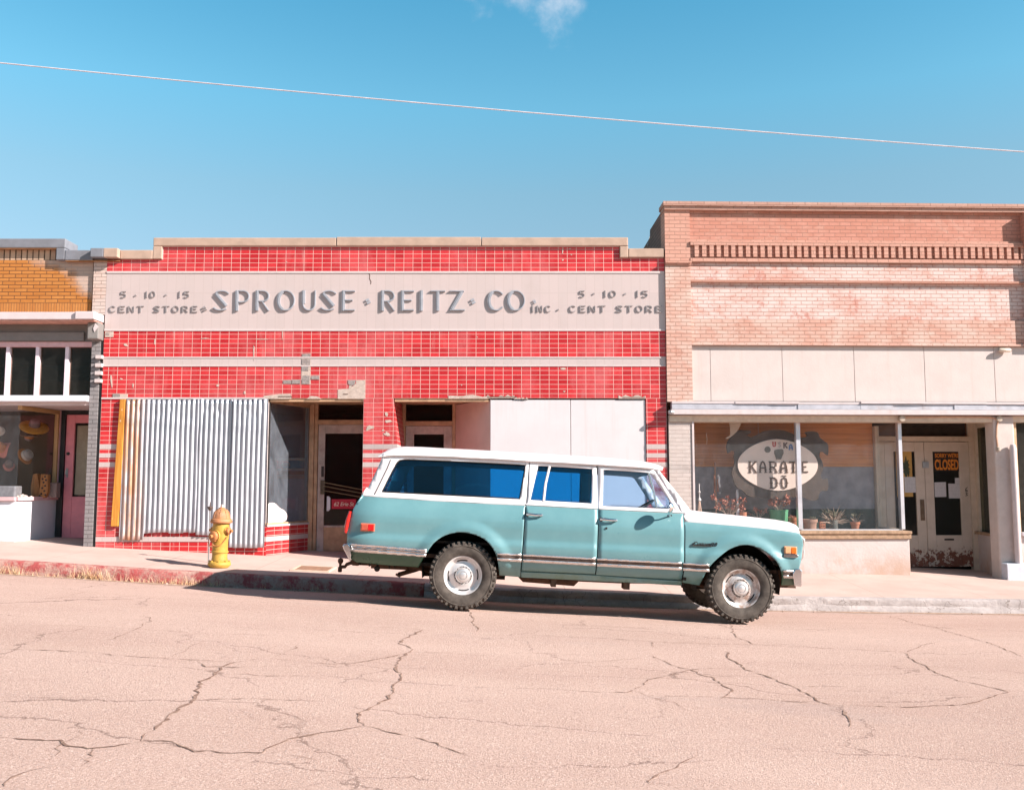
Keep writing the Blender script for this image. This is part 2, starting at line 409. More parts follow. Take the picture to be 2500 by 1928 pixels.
# painted-on cracks of the photo, as shallow dark fissure strips lying on the asphalt
def ground_at(u, v):
    lo, hi = 2.0, 14.0
    for _ in range(50):
        y = (lo+hi)/2; x, z = W(u, v, y)
        if z > road_z(x, y): lo = y
        else: hi = y
    return Vector((x, y, road_z(x, y)))
LC = [(1.0, [(0,355),(200,363),(350,370),(480,383),(620,393),(760,403),(880,407),(1000,413),(1110,397)]),
 (1.0, [(1165,400),(1240,403),(1320,415),(1420,420),(1500,418),(1580,405),(1690,385),(1755,370)]), (.6, [(1755,370),(1870,373),(2010,380),(2150,388)]),
 (1.9, [(1805,275),(1730,310),(1710,330),(1755,365),(1690,410),(1685,435),(1715,460),(1715,490),(1680,520),(1650,570),(1600,600),(1540,630),(1550,685)]),
 (1.5, [(1550,685),(1440,705),(1330,720),(1240,740),(1190,760),(1120,800),(1000,800),(900,790),(830,795),(760,780),(700,755),(620,748),(500,770),(390,780),(280,768),(260,745),(130,742),(0,725)]),
 (1.2, [(1550,685),(1640,700),(1740,735),(1850,760),(1920,790),(1990,810)]), (.9, [(1120,800),(1200,800),(1290,810),(1380,835)]),
 (2.1, [(1000,413),(960,435),(910,465),(860,495),(820,560),(770,600),(735,640),(690,685),(620,715),(605,750)]),
 (.8, [(820,575),(920,572),(1080,567),(1200,575),(1370,580)]), (.8, [(850,410),(900,430),(990,435),(1090,440)]),
 (.7, [(910,465),(1050,463),(1190,472),(1400,472),(1560,490),(1700,500),(1840,505),(1980,518),(2150,522)]),
 (1.2, [(260,745),(240,780),(250,810)]), (1.2, [(395,780),(370,830),(365,850)]), (1.0, [(270,850),(130,880),(60,910),(0,950)]),
 (.5, [(0,560),(200,565),(420,560),(600,550)]), (.5, [(0,165),(250,140),(430,105),(720,90)]), (.5, [(0,255),(300,258),(600,270),(850,290),(1200,300)]),
 (.7, [(460,320),(540,293),(600,265),(640,240),(610,212)]), (1.2, [(2000,195),(2020,240),(2045,280)]), (.5, [(1560,260),(1700,268),(1820,275)]),
 (.6, [(715,395),(780,365),(840,330)]), (.6, [(1170,395),(1230,365),(1280,340)]), (.5, [(260,770),(300,745),(350,690)])]
RC = [(.9, [(0,290),(200,303),(480,315),(590,325),(800,333),(1060,340),(1300,352),(1500,360),(1660,370)]), (1.0, [(590,325),(610,355)]),
 (1.2, [(585,385),(650,405),(720,435),(760,445),(800,465),(870,480),(900,510),(940,535),(890,570)]),
 (1.7, [(920,365),(925,395),(970,415),(990,445),(1060,465),(1130,495),(1200,520),(1270,548),(1310,575),(1410,610),(1425,650),(1450,695)]),
 (1.0, [(0,523),(200,530),(400,540),(490,542),(540,520),(570,490),(640,475),(760,445),(860,440),(990,445)]),
 (.8, [(500,535),(600,560),(700,590),(760,620)]), (.9, [(590,555),(760,560),(960,565),(1150,575),(1310,585),(1410,605)]),
 (1.4, [(1450,595),(1600,605),(1700,605),(1820,598),(1930,595),(1995,580),(2060,555),(2120,540),(2050,520),(1960,505),(1850,475),(1760,430),(1700,395),(1685,375),(1660,370)]),
 (.9, [(1685,370),(1750,340),(1830,325)]), (.5, [(1760,430),(1950,440)]), (.6, [(1200,515),(1550,515)]), (1.0, [(930,240),(945,295),(1000,325),(1060,340)]),
 (1.2, [(580,930),(620,890),(700,865),(770,820)]), (1.0, [(1600,215),(1720,245),(1850,280),(2000,320),(2080,345),(2150,375),(2184,390)]),
 (.6, [(0,370),(200,378),(420,380)]), (.6, [(180,400),(350,412),(560,395)]), (.5, [(1080,410),(1400,425),(1760,432)])]
bm = NB(); r3 = random.Random(3)
for off, LST in ((0, LC), (1250, RC)):
    for wgt, pl in LST:
        P = [ground_at(off + a*.57234, 1380 + b*.57234) for a, b in pl]
        pts = []
        for a, b in zip(P, P[1:]):
            L = (b-a).length; n = max(2, int(L/.045))
            pts += [a.lerp(b, i/n) for i in range(n)]
        pts.append(P[-1])
        jit = 0; out = []
        for p in pts:
            jit = jit*.6 + r3.uniform(-1, 1)*.020
            out.append(Vector((p.x + jit, p.y + jit*.8 + r3.uniform(-1, 1)*.008, 0)))
        prev = None
        for i, p in enumerate(out):
            d = (out[min(i+1, len(out)-1)] - out[max(i-1, 0)]).normalized(); nrm = Vector((-d.y, d.x, 0))
            w = .0039*wgt*max(.12, r3.gauss(1, .6)) * min(1, (i+1)/4, (len(out)-i)/4)
            cur = []
            for sgn in (-1, 1):
                e = p + nrm*w*sgn; cur.append(bm.verts.new((e.x, e.y, road_z(e.x, e.y) + .004)))
            if prev: bm.faces.new((prev[0], prev[1], cur[1], cur[0]))
            prev = cur
m = MB('crack_fill', .98, 0, .1); m.col(m.mix(m.ramp(m.noise(30, 4), .35, .65), (.19, .115, .09), (.33, .225, .175)))
tag(obj('road_cracks', bm, m.m, norm=False), 'dark cracks wandering across the pinkish asphalt', 'cracks', kind='structure')
m = MB('gutter_dust', .97); m.col(m.mix(m.ramp(m.noise(14, 6, .7), .35, .7), (.30, .19, .12), (.46, .33, .25)))
bm = NB(); r3 = random.Random(8); prev = None
for x in frange(-14, 14, .12):
    w = .10 + .13*abs(sin(x*1.7) + .6*sin(x*4.1)) * r3.uniform(.4, 1.0)
    cur = [bm.verts.new((x, KY0+.005, road_z(x, KY0)+.012)), bm.verts.new((x, KY0-w, road_z(x, KY0-w)+.003))]
    if prev: bm.faces.new((prev[0], cur[0], cur[1], prev[1]))
    prev = cur
tag(obj('gutter_dust', bm, m.m, norm=False), 'strip of windblown dust lying in the gutter', 'dust', kind='stuff')

# dry weeds along the red kerb
bm = NB(); r4 = random.Random(21)
def blade(bm, p, h, lean, w):
    d = Vector((cos(lean[0])*lean[1], sin(lean[0])*lean[1], 1)).normalized(); s = Vector((r4.uniform(-1,1), r4.uniform(-1,1), 0)).normalized()*w
    m1 = p + d*h*.55 + Vector((0,0,0)); t = p + d*h + Vector((d.x, d.y, -.25))*h*.25
    a, b, c, e, f = [bm.verts.new(q) for q in (p-s, p+s, m1+s*.7, m1-s*.7, t)]
    bm.faces.new((a, b, c, e)); bm.faces.new((e, c, f))
for cx, n, hh in ((-7.15, 60, .20), (-6.9, 30, .16), (-6.1, 34, .15), (-5.95, 90, .26), (-5.75, 36, .22), (-5.35, 40, .13), (-4.9, 34, .13), (-4.62, 44, .17), (-4.45, 24, .12), (-4.2, 26, .12), (-3.4, 14, .10), (-2.8, 18, .12), (.2, 20, .10), (-6.5, 26, .09), (-7.6, 40, .2), (7.1, 10, .05), (5.6, 8, .05)):
    for i in range(n):
        x = cx + r4.gauss(0, .10); y = KY0 - abs(r4.gauss(.015, .03))
        blade(bm, Vector((x, y, road_z(x, y))), hh*r4.uniform(.4, 1.15), (r4.uniform(0, 2*pi), r4.uniform(.1, .8)), .0024)
m = MB('dry_grass_straw', .9); m.col(m.mix(m.ramp(m.noise(6, 3), .35, .65), (.62, .42, .22), (.78, .60, .38)))
tag(obj('dry_weeds', bm, m.m, norm=False), 'dry straw weeds growing out of the foot of the red kerb', 'weeds', kind='stuff')
# loose grit in the gutter
bm = NB()
for i in range(420):
    x = r4.uniform(-8, 9) if i > 150 else r4.uniform(-6.4, -1.5); y = KY0 - abs(r4.gauss(.03, .08)); s = r4.uniform(.004, .014) * (1.8 if r4.random() < .05 else 1)
    p = Vector((x, y, road_z(x, y) + s*.4))
    vs = [bm.verts.new(p + Vector(q)*s*r4.uniform(.6, 1.2)) for q in ((1,0,0),(0,1,0),(-1,0,0),(0,-1,0),(0,0,1),(0,0,-1))]
    for f in ((0,1,4),(1,2,4),(2,3,4),(3,0,4),(1,0,5),(2,1,5),(3,2,5),(0,3,5)): bm.faces.new([vs[j] for j in f])
m = MB('grit', .9); m.col(m.mix(m.ramp(m.noise(8, 2), .4, .6), (.24, .15, .11), (.50, .40, .34)))
tag(obj('gutter_grit', bm, m.m), 'loose stones and grit lying in the gutter', 'grit', kind='stuff')
# ------------------------------------------------------------ shared building materials
cream = paint('cream_render', (.50, .42, .40), .6, .05, 3, dirt=(.43, .34, .30), dirt_amt=.25)
m = MB('cream_glazed_tile', .38, 0, .4)
uvc = m.uv(-3.913, 0)
nd = m.nt.nodes.new('ShaderNodeTexBrick'); nd.offset = 0; m.put(nd.inputs['Vector'], uvc)
for a, b in (('Scale', 1.0), ('Mortar Size', .004), ('Mortar Smooth', .2), ('Brick Width', .157), ('Row Height', .32)): nd.inputs[a].default_value = b
nd.inputs['Color1'].default_value = (.50, .415, .395, 1); nd.inputs['Color2'].default_value = (.525, .43, .41, 1); nd.inputs['Mortar'].default_value = (.46, .375, .35, 1)
k = m.mix(m.ramp(m.noise(1.2, 7, .7), .5, .8, 0, .4), nd.outputs['Color'], (.43, .345, .32))
k = m.mix(m.ramp(m.noise(6, 6, .8, m.scaled((1, 1, .15))), .62, .8, 0, .25), k, (.40, .31, .27))
m.col(k); cream_tile = m.m
white_trim = paint('white_trim_grout', (.57, .49, .475), .6, .05, 8)
white_board = paint('white_painted_board', (.62, .58, .585), .5, .03, 2.2, dirt=(.53, .48, .47), dirt_amt=.3)
def streaky(mat, c, scale=(2.2, 1, .12), lo=.52, hi=.74, amt=.35):
    # rain streaks running down the sheet
    nt = mat.node_tree; b = nt.nodes['Principled BSDF']; old = b.inputs['Base Color'].links[0].from_socket
    t = nt.nodes.new('ShaderNodeTexCoord'); v = nt.nodes.new('ShaderNodeVectorMath'); v.operation = 'MULTIPLY'; v.inputs[1].default_value = scale; nt.links.new(t.outputs['Object'], v.inputs[0])
    n = nt.nodes.new('ShaderNodeTexNoise'); n.inputs['Scale'].default_value = 5; n.inputs['Detail'].default_value = 7; n.inputs['Roughness'].default_value = .7; nt.links.new(v.outputs[0], n.inputs['Vector'])
    r = nt.nodes.new('ShaderNodeMapRange'); r.inputs['From Min'].default_value = lo; r.inputs['From Max'].default_value = hi; r.inputs['To Max'].default_value = amt; nt.links.new(n.outputs['Fac'], r.inputs['Value'])
    x = nt.nodes.new('ShaderNodeMix'); x.data_type = 'RGBA'; x.inputs[7].default_value = (*c, 1); nt.links.new(r.outputs[0], x.inputs[0]); nt.links.new(old, x.inputs[6]); nt.links.new(x.outputs[2], b.inputs['Base Color'])
streaky(white_board, (.50, .43, .41)); streaky(cream_tile, (.42, .32, .28), lo=.56, amt=.3)
pink_board = paint('faded_pinkish_plywood', (.60, .43, .38), .6, .06, 3)
coping_tan = paint('tan_coping_concrete', (.43, .305, .235), .85, .1, 5, dirt=(.30, .21, .165), dirt_amt=.35, bump=.004)
tan_wood = paint('tan_painted_wood', (.50, .31, .185), .6, .16, 7, dirt=(.20, .09, .05), dirt_amt=.6)
grey_wood = paint('weathered_grey_door_paint', (.52, .42, .37), .7, .14, 8, dirt=(.25, .13, .09), dirt_amt=.65)
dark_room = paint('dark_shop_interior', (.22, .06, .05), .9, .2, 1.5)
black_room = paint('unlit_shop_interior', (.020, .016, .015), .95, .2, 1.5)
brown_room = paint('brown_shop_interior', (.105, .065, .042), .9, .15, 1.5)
grey_block = paint('bare_grey_setting_block', (.30, .255, .24), .9, .2, 18, dirt=(.17, .13, .12), dirt_amt=.6, bump=.01)
plaster = paint('broken_bare_plaster', (.52, .42, .36), .9, .12, 14, dirt=(.30, .17, .11), dirt_amt=.5, bump=.008)
steel = paint('dull_steel', (.45, .44, .44), .4, .1, 10, metal=.8)
chrome = MB('chrome_trim', .14, 1.0).col((.80, .80, .81)).m
black_paint = paint('black_paint', (.02, .02, .021), .5, .1, 8)
roof_felt = paint('roof_felt', (.12, .11, .10), .95, .2, 2)
rough_brick = brick_mat('rear_wall_brick', (.20, .10, .065), (.25, .13, .09), (.16, .12, .10))
clear_glass = glass('clear_shop_glass', (.94, .95, .95), .018)
dusty_glass = glass('dusty_shop_glass', (.95, .955, .96), .030, (.66, .70, .74))
very_dusty_glass = glass('very_dusty_bay_glass', (.95, .955, .96), .085, (.50, .56, .64), streak=6)
clean_glass = glass('clean_window_glass', (.95, .95, .95), .003)
dark_glass = glass('dark_transom_glass', (.75, .70, .64), .010, gloss=.25)
D = 16.0
def fb(bm, u0, u1, v0, v1, y0=D, y1=D+.3, vr=None):
    vr = vr or (v0+v1)/2
    box(bm, X(u0, vr, D), X(u1, vr, D), y0, y1, Z(v1), Z(v0))
def bx1(name, args, mat, parent, **k):
    bm = NB()
    for a in (args if isinstance(args[0], (tuple, list)) else [args]): box(bm, *a)
    return obj(name, bm, mat, parent, **k)
ZB = -2.0

# ------------------------------------------------------------ stroke lettering
def arc(cx, cy, rx, ry, a0, a1, n=12): return [(cx+rx*cos(radians(a0+(a1-a0)*i/n)), cy+ry*sin(radians(a0+(a1-a0)*i/n))) for i in range(n+1)]
# each stroke: weight class (H heavy, t thin), points in a unit cell
G = {
 'S': [('t', [(.97,.86)]+arc(.52,.80,.42,.17,20,150,8)), ('H', [(.16,.84),(.84,.24)]), ('t', arc(.48,.20,.42,.17,-30,-160,8)+[(.03,.14)])],
 'P': [('H', [(.17,0),(.17,1)]), ('t', [(.30,.97)]+arc(.55,.70,.40,.27,90,-90,12)+[(.30,.43)])],
 'R': [('H', [(.17,0),(.17,1)]), ('t', [(.30,.97)]+arc(.52,.72,.38,.25,90,-90,12)+[(.30,.47)]), ('t', [(.48,.47),(.93,.0)])],
 'O': [('H', arc(.50,.50,.38,.47,110,250,14)), ('t', arc(.50,.50,.46,.47,110,-110,20))],
 'U': [('H', [(.17,1),(.17,.36)]), ('t', [(.17,.36)]+arc(.52,.34,.37,.31,180,360,14)+[(.89,1)])],
 'E': [('H', [(.20,0),(.20,1)]), ('t', [(.3,.96),(.97,.96)]), ('t', [(.3,.52),(.82,.52)]), ('t', [(.3,.04),(.97,.04)])],
 'I': [('H', [(.5,0),(.5,1)])],
 'T': [('H', [(.5,0),(.5,.97)]), ('t', [(.0,.96),(1,.96)])],
 'Z': [('H', [(.82,.93),(.18,.07)]), ('t', [(.03,.96),(.95,.96)]), ('t', [(.05,.04),(1,.04)])],
 'C': [('H', arc(.52,.50,.38,.47,115,245,14)), ('t', arc(.54,.50,.46,.47,120,40,8)), ('t', arc(.54,.50,.46,.47,240,320,8))],
 'N': [('H', [(.14,0),(.14,1)]), ('t', [(.14,.98),(.86,.02)]), ('t', [(.90,0),(.90,1)])],
 '5': [('H', [(.24,.96),(.24,.55)]), ('t', [(.2,.95),(.95,.95)]), ('t', [(.2,.56)]+arc(.5,.30,.42,.28,95,-140,12))],
 '1': [('H', [(.5,0),(.5,1)])],
 '0': [('H', arc(.50,.50,.36,.46,100,260,14)), ('t', arc(.50,.50,.44,.46,100,-100,18))],
 '.': [('H', [(.2,.5),(.8,.5)])],
 '&': [('H', [(.1,.2),(.5,.9)])],
}
def ribbon(bm, pts, w, y0, y1):
    """a flat bar following pts (x,z), from y0 (front) to y1"""
    P = [Vector((x, z)) for x, z in pts]; L = []; Rr = []
    for i, p in enumerate(P):
        d0 = (P[i]-P[i-1]).normalized() if i else None; d1 = (P[i+1]-P[i]).normalized() if i < len(P)-1 else None
        d = (d0+d1).normalized() if d0 is not None and d1 is not None else (d0 if d0 is not None else d1)
        n = Vector((-d.y, d.x)); kk = 1.0
        if d0 is not None and d1 is not None: kk = 1/max(.5, n.dot(Vector((-d1.y, d1.x))))
        L.append(p+n*w/2*kk); Rr.append(p-n*w/2*kk)
    f = [[bm.verts.new((q.x, y, q.y)) for q in S_] for S_ in (L, Rr) for y in (y0, y1)]
    for i in range(len(P)-1):
        bm.faces.new((f[0][i], f[0][i+1], f[2][i+1], f[2][i])); bm.faces.new((f[1][i+1], f[1][i], f[3][i], f[3][i+1]))
        bm.faces.new((f[0][i+1], f[0][i], f[1][i], f[1][i+1])); bm.faces.new((f[2][i], f[2][i+1], f[3][i+1], f[3][i]))
    bm.faces.new((f[0][0], f[2][0], f[3][0], f[1][0])); bm.faces.new((f[2][-1], f[0][-1], f[1][-1], f[3][-1]))
def glyph(ch, x0, x1, z0, z1, wh, wt, yf, dep, inline=False):
    bm = NB(); sx, sz = x1-x0, z1-z0
    for i, (kind, pts) in enumerate(G[ch]):
        pp = [(x0+a*sx, z0+b*sz) for a, b in pts]
        w = wh if kind == 'H' else wt
        ribbon(bm, pp, w, yf - .0012*i - (.004 if kind == 'H' else 0), yf+dep)
        if kind == 'H' and inline:
            ribbon(bm, pp, w*.30, yf-.010-.0012*i, yf)
        elif kind == 't' and inline:
            ribbon(bm, pp, w*.40, yf-.008-.0009*i, yf)
    return bm

# ------------------------------------------------------------ the red tiled shop in the middle
XL, XRR = -7.0, 2.632
TW, TR = .157, .0795
tA = tile_mat('red_tile_parapet', -3.913+.003, Z(664), TW, TR)
tB = tile_mat('red_tile_upper', -3.913, Z(872), TW, TR)
tC = tile_mat('red_tile_lower', -3.913-.005, Z(972), TW, TR)
tP = tile_mat('red_tile_pier', -7.0, Z(972), .16, TR)
tP2 = tile_mat('red_tile_middle_pier', -2.53, Z(972), .17, TR)
tP3 = tile_mat('red_tile_end_pier', 2.30, Z(972), .166, TR)
tK = tile_mat('red_tile_plinth', -7.0, Z(1310), TW, TR)
tR = tile_mat('red_tile_bay', -4.13, Z(1284), .29, TR)
shop = thing('tiled_shop', 'red tiled shop front with raised grey lettering on a cream band', 'shop', (-2.2, 16.2, .2))
xa, xb = X(398, 615), X(1512, 615)
bm = NB(); prism(bm, [(XL, Z(664)), (XRR, Z(664)), (XRR, Z(630)), (xb, Z(630)), (xb, Z(602)), (xa, Z(602)), (xa, Z(634)), (XL, Z(634))], D, D+.3)
obj('tiled_parapet', bm, tA, shop)
bx1('sign_band', (XL, XRR, D, D+.3, Z(806), Z(664)), cream_tile, shop)
bx1('tiled_wall', (XL, XRR, D, D+.3, Z(872), Z(806)), tB, shop)
bx1('cream_stripe', (XL, XRR, D, D+.3, Z(893), Z(872)), cream_tile, shop)
bx1('tiled_wall', (XL, XRR, D, D+.3, Z(972), Z(893)), tC, shop)
bx1('trim_strip', [(XL, XRR, D-.012, D+.02, Z(667), Z(662.5)), (XL, XRR, D-.012, D+.02, Z(808), Z(803.5)), (XL, XRR, D-.010, D+.02, Z(874), Z(871)), (XL, XRR, D-.010, D+.02, Z(894.5), Z(891.5)), (XL, X(645,973), D-.014, D+.02, Z(974), Z(970)), (XRR-.012, XRR+.002, D-.013, D+.02, Z(804), Z(667)),
    (xa-.02, xb+.02, D-.011, D+.02, Z(603.5), Z(601)), (xa-.022, xa+.004, D-.012, D+.02, Z(634), Z(604))], white_trim, shop)
x376, x1533 = X(376, 600), X(1533, 600)
# coping in separate cast lengths, each a little out of line with the next
bm = NB(); joints = [x376, X(822, 590), X(1175, 590), x1533]
for i, (a, b) in enumerate(zip(joints, joints[1:])):
    dz = (.0, .012, .004)[i]
    box(bm, a+.004, b-.004, D-.05-.004*i, D+.38, Z(602.2), Z(582)+dz)
box(bm, x376+.001, xa-.003, D-.047, D+.37, Z(633.5), Z(602.2)-.002); box(bm, xb+.003, x1533-.001, D-.049, D+.37, Z(630), Z(602.2)-.002)
box(bm, X(296,620)+.003, x376-.003, D-.05, D+.38, Z(634), Z(612)); box(bm, x1533+.003, XRR-.01, D-.05, D+.38, Z(629.5), Z(608))
obj('coping', bm, coping_tan, shop, bevel=.012)
# end piers with three pale stripes each
def striped(name, xs0, xs1, mat, ybk=D+.4, poly=None):
    marks = [(1084, 1096), (1106, 1117), (1128, 1140)]
    vs = [972]
    for a, b in marks: vs += [a, b]
    vs.append(1310)
    bm, bw = NB(), NB()
    def xx(v):
        t = (Z(972)-Z(v))
        return xs0, xs1 + (t*poly if poly else 0)
    for i, (a, b) in enumerate(zip(vs, vs[1:])):
        t = bw if i % 2 else bm
        (l0, r0), (l1, r1) = xx(a), xx(b)
        zt, zb = Z(a), Z(b) if b < 1310 else ZB
        if b >= 1310: r1 = r0 + (r1-r0)*1.0
        pr = [(l1, zb), (r1, zb), (r0, zt), (l0, zt)]
        prism(t, pr, D + (.0 if i % 2 == 0 else -.003), ybk)
    obj(name, bm, mat, shop); obj('cream_stripe', bw, cream_tile, shop)
xpl = X(289.5, 1075)
striped('tiled_pier', XL, xpl, tP, D+.2)
striped('tiled_pier', -2.53, -2.02, tP2, D+1.2, poly=.09)
striped('tiled_pier', X(1578, 1050), XRR, tP3, D+.3)
# boarded-up left window
xw0, xw1 = xpl, -4.135
bx1('tiled_plinth', (xw0+.001, xw1, D+.004, D+.3, ZB, Z(1322)), tK, shop)
bx1('cream_stripe', (XL-.001, xw1, D-.004, D+.29, Z(1322), Z(1310)), cream_tile, shop)
bx1('tiled_wall', (xw0+.001, xw1, D+.006, D+.3, Z(1310), Z(1285)), tK, shop)
bx1('backing_board', (xw0+.001, xw1, D+.03, D+.1, Z(1285), Z(972)), black_room, shop)
m = MB('orange_stained_timber', .75); g = m.noise(4, 6, .6, m.scaled((9, 3, .5)))
k = m.mix(m.ramp(g, .35, .65), (.46, .17, .018), (.60, .27, .04))
k = m.mix(m.ramp(m.noise(7, 5, .7, m.scaled((2,1,1))), .64, .70, 0, .75), k, (.85, .62, .40)); m.col(k); m.bump(g, .004)
bm = NB(); prism(bm, [(-6.735, Z(1284)), (-6.615, Z(1284)), (-6.575, Z(975)), (-6.665, Z(975))], D-.055, D-.003)
obj('timber_post', bm, m.m, shop, bevel=.004)
m = MB('galvanised_sheet', .42, .42, .5)
q = m.sep()
k = m.mix(m.ramp(m.noise(2.2, 7, .65, m.scaled((1.3,1,.35))), .3, .7), (.38, .385, .42), (.50, .505, .54))
k = m.mix(m.ramp(m.noise(3, 8, .75, m.scaled((3,1,.3))), .58, .76, 0, .55), k, (.45, .37, .33))
rust = m.math('MULTIPLY', m.ramp(q[0], -6.12, -6.40), m.ramp(m.noise(2.6, 7, .72, m.scaled((3.2,1,.35))), .36, .60, .05, .85))
k = m.mix(rust, k, (.48, .20, .07))
m.col(k); m.rough(m.ramp(m.noise(5, 5), .3, .7, .36, .55)); galv = m.m
PITCH = .0855
def corrugated(x0, x1, vb, yoff, seed, jag=.0, label=None, notch=None, tilt=0.0):
    r = random.Random(seed); n = int((x1-x0)/PITCH*10); bm = NB()
    zt = Z(975) ; rows = 30; cols = []
    ph = r.uniform(0, 1); dents = [(r.uniform(x0, x1), r.uniform(.5, 2.9), r.uniform(.05, .16), r.uniform(.15, .5), r.uniform(-.014, .010)) for _ in range(12)]
    dents += [(x0 + (x1-x0)*t, Z(1000)+r.uniform(-.12, .05), .03, .05, .014) for t in (.2, .42, .5, .63, .88)]
    for i in range(n+1):
        x = x0+(x1-x0)*i/n; rib = math.floor((x-x0)/PITCH+.25)
        rr = random.Random(seed*100+rib); zb = Z(vb) + rr.uniform(-1, 1)*jag
        if notch and x < notch[0]: zb = Z(notch[1]) + rr.uniform(-1, 1)*.014
        zt_ = zt + random.Random(seed*77+rib).uniform(-.010, .006)
        cl = []
        for j in range(rows+1):
            z = zt_+(zb-zt_)*j/rows
            y = D-.028+yoff - .0145*cos(2*pi*((x-x0)/PITCH+ph)) + .004*sin(x*2.3+z*1.1+seed)
            for dx, dz, sx, sz, amp in dents: y += amp*math.exp(-((x-dx)/sx)**2-((z-dz)/sz)**2)
            cl.append(bm.verts.new((x + tilt*(zt-z) + .0025*sin(z*3+seed), y, z)))
        cols.append(cl)
    for a, b in zip(cols, cols[1:]):
        for j in range(rows): bm.faces.new((a[j], b[j], b[j+1], a[j+1]))
    o = obj('corrugated_sheet', bm, galv, shop, smooth=70, norm=False, label=label)
    s = o.modifiers.new('solid', 'SOLIDIFY'); s.thickness = .002
    return o
corrugated(-6.60, -5.295, 1300, 0, 4, .012, 'wide corrugated sheet streaked with rust at its left edge', (-6.18, 1317))
corrugated(-5.315, -4.715, 1306, -.012, 5, .010, 'narrow middle corrugated sheet')
corrugated(-4.735, -4.145, 1336, -.03, 6, .006, 'right corrugated sheet hanging lower than the others', tilt=-.004)
# recessed entrances
def shopdoor(x0, x1, yb, head, top, sillv, glassv, stile, wood, rail_v, bottom_mat, parent, zfloor):
    """door with glass, transom above; photo rows give its levels at depth yb"""
    zf = lambda v: Z(v, yb)
    zb = zfloor
    fr = NB()
    box(fr, x0, x0+.06, yb-.04, yb+.10, zb, zf(head)); box(fr, x1-.06, x1, yb-.04, yb+.10, zb, zf(head))
    box(fr, x0+.06, x1-.06, yb-.035, yb+.10, zf(head+10), zf(head)); box(fr, x0+.06, x1-.06, yb-.045, yb+.10, zf(top), zf(top-11))
    obj('door_frame', fr, tan_wood, parent, bevel=.006)
    bx1('transom_pane', (x0+.06, x1-.06, yb+.03, yb+.036, zf(top-11), zf(head+10)), dark_glass, parent)
    d = NB(); a, b = x0+.065, x1-.065
    box(d, a, a+stile, yb-.005, yb+.04, zb+.01, zf(top)-.004); box(d, b-stile, b, yb-.005, yb+.04, zb+.01, zf(top)-.004)
    box(d, a+stile, b-stile, yb-.003, yb+.038, zf(rail_v), zf(top)-.004); box(d, a+stile, b-stile, yb-.003, yb+.038, zf(sillv), zf(sillv-5))
    door = obj('door', d, wood, parent, bevel=.005)
    for nm, bmm, mt in (('door_panel', (a+stile, b-stile, yb+.004, yb+.03, zb+.01, zf(sillv)), bottom_mat), ('door_pane', (a+stile, b-stile, yb+.015, yb+.021, zf(sillv-5), zf(rail_v)), glassv)):
        bx1(nm, bmm, mt, door)
        ch = door.children[-1]; ch.matrix_parent_inverse = Matrix.Identity(4)
    return door
def sub(name, bm, mat, part, **k):
    """a sub-part: same coordinates as its part"""
    o = obj(name, bm, mat, None, **k); o.parent = part; return o
YD = 17.2
bx1('recess_ceiling', [(-4.13, -2.531, D+.301, YD+.2, Z(972), Z(972)+.05), (-2.02+.001, -.37, D+.301, YD+.2, Z(972), Z(972)+.05)], tan_wood, shop)
bx1('head_trim', [(-4.13, -2.535, D+.02, D+.10, Z(980), Z(972)), (-2.0, -.40, D+.02, D+.10, Z(980), Z(972))], tan_wood, shop)
# angled display window of the left entrance
ax, ay, bx_, by_ = -4.135, D+.01, -3.66, YD-.03
def angled(name, z0, z1, t0, t1, mat, parent, e0=0, e1=0, **k):
    d = Vector((bx_-ax, by_-ay)).normalized(); n = Vector((-d.y, d.x))     # n points to the shop inside
    p = [Vector((ax, ay))-d*e0, Vector((bx_, by_))+d*e1]
    bm = NB(); prismz(bm, [tuple(p[0]+n*t0), tuple(p[1]+n*t0), tuple(p[1]+n*t1), tuple(p[0]+n*t1)], z0, z1)
    return obj(name, bm, mat, parent, **k)
angled('tiled_plinth', ZB, Z(1322), 0, .14, tR, shop)
angled('cream_stripe', Z(1322), Z(1310), -.003, .14, cream_tile, shop)
angled('tiled_plinth', Z(1310), Z(1286), 0, .14, tR, shop)
angled('window_ledge', Z(1286), Z(1281), -.02, .16, white_trim, shop)
win = angled('display_window', Z(1281), Z(1281)+.03, .02, .08, tan_wood, shop)
def angled_sub(name, z0, z1, t0, t1, mat, a=0.0, b=1.0):
    d = Vector((bx_-ax, by_-ay)); n = Vector((-d.normalized().y, d.normalized().x)); p0 = Vector((ax, ay))+d*a; p1 = Vector((ax, ay))+d*b
    bm = NB(); prismz(bm, [tuple(p0+n*t0), tuple(p1+n*t0), tuple(p1+n*t1), tuple(p0+n*t1)], z0, z1); return sub(name, bm, mat, win)
angled_sub('pane', Z(1281)+.03, Z(982), .045, .051, very_dusty_glass, .03, .95)
angled_sub('frame', Z(1281)+.03, Z(982), .02, .09, white_trim, 0, .03)
angled_sub('frame', Z(1281)+.03, Z(982), .02, .09, steel, .95, .98)
angled_sub('frame', Z(982)-.001, Z(972), .02, .09, tan_wood, 0, 1)
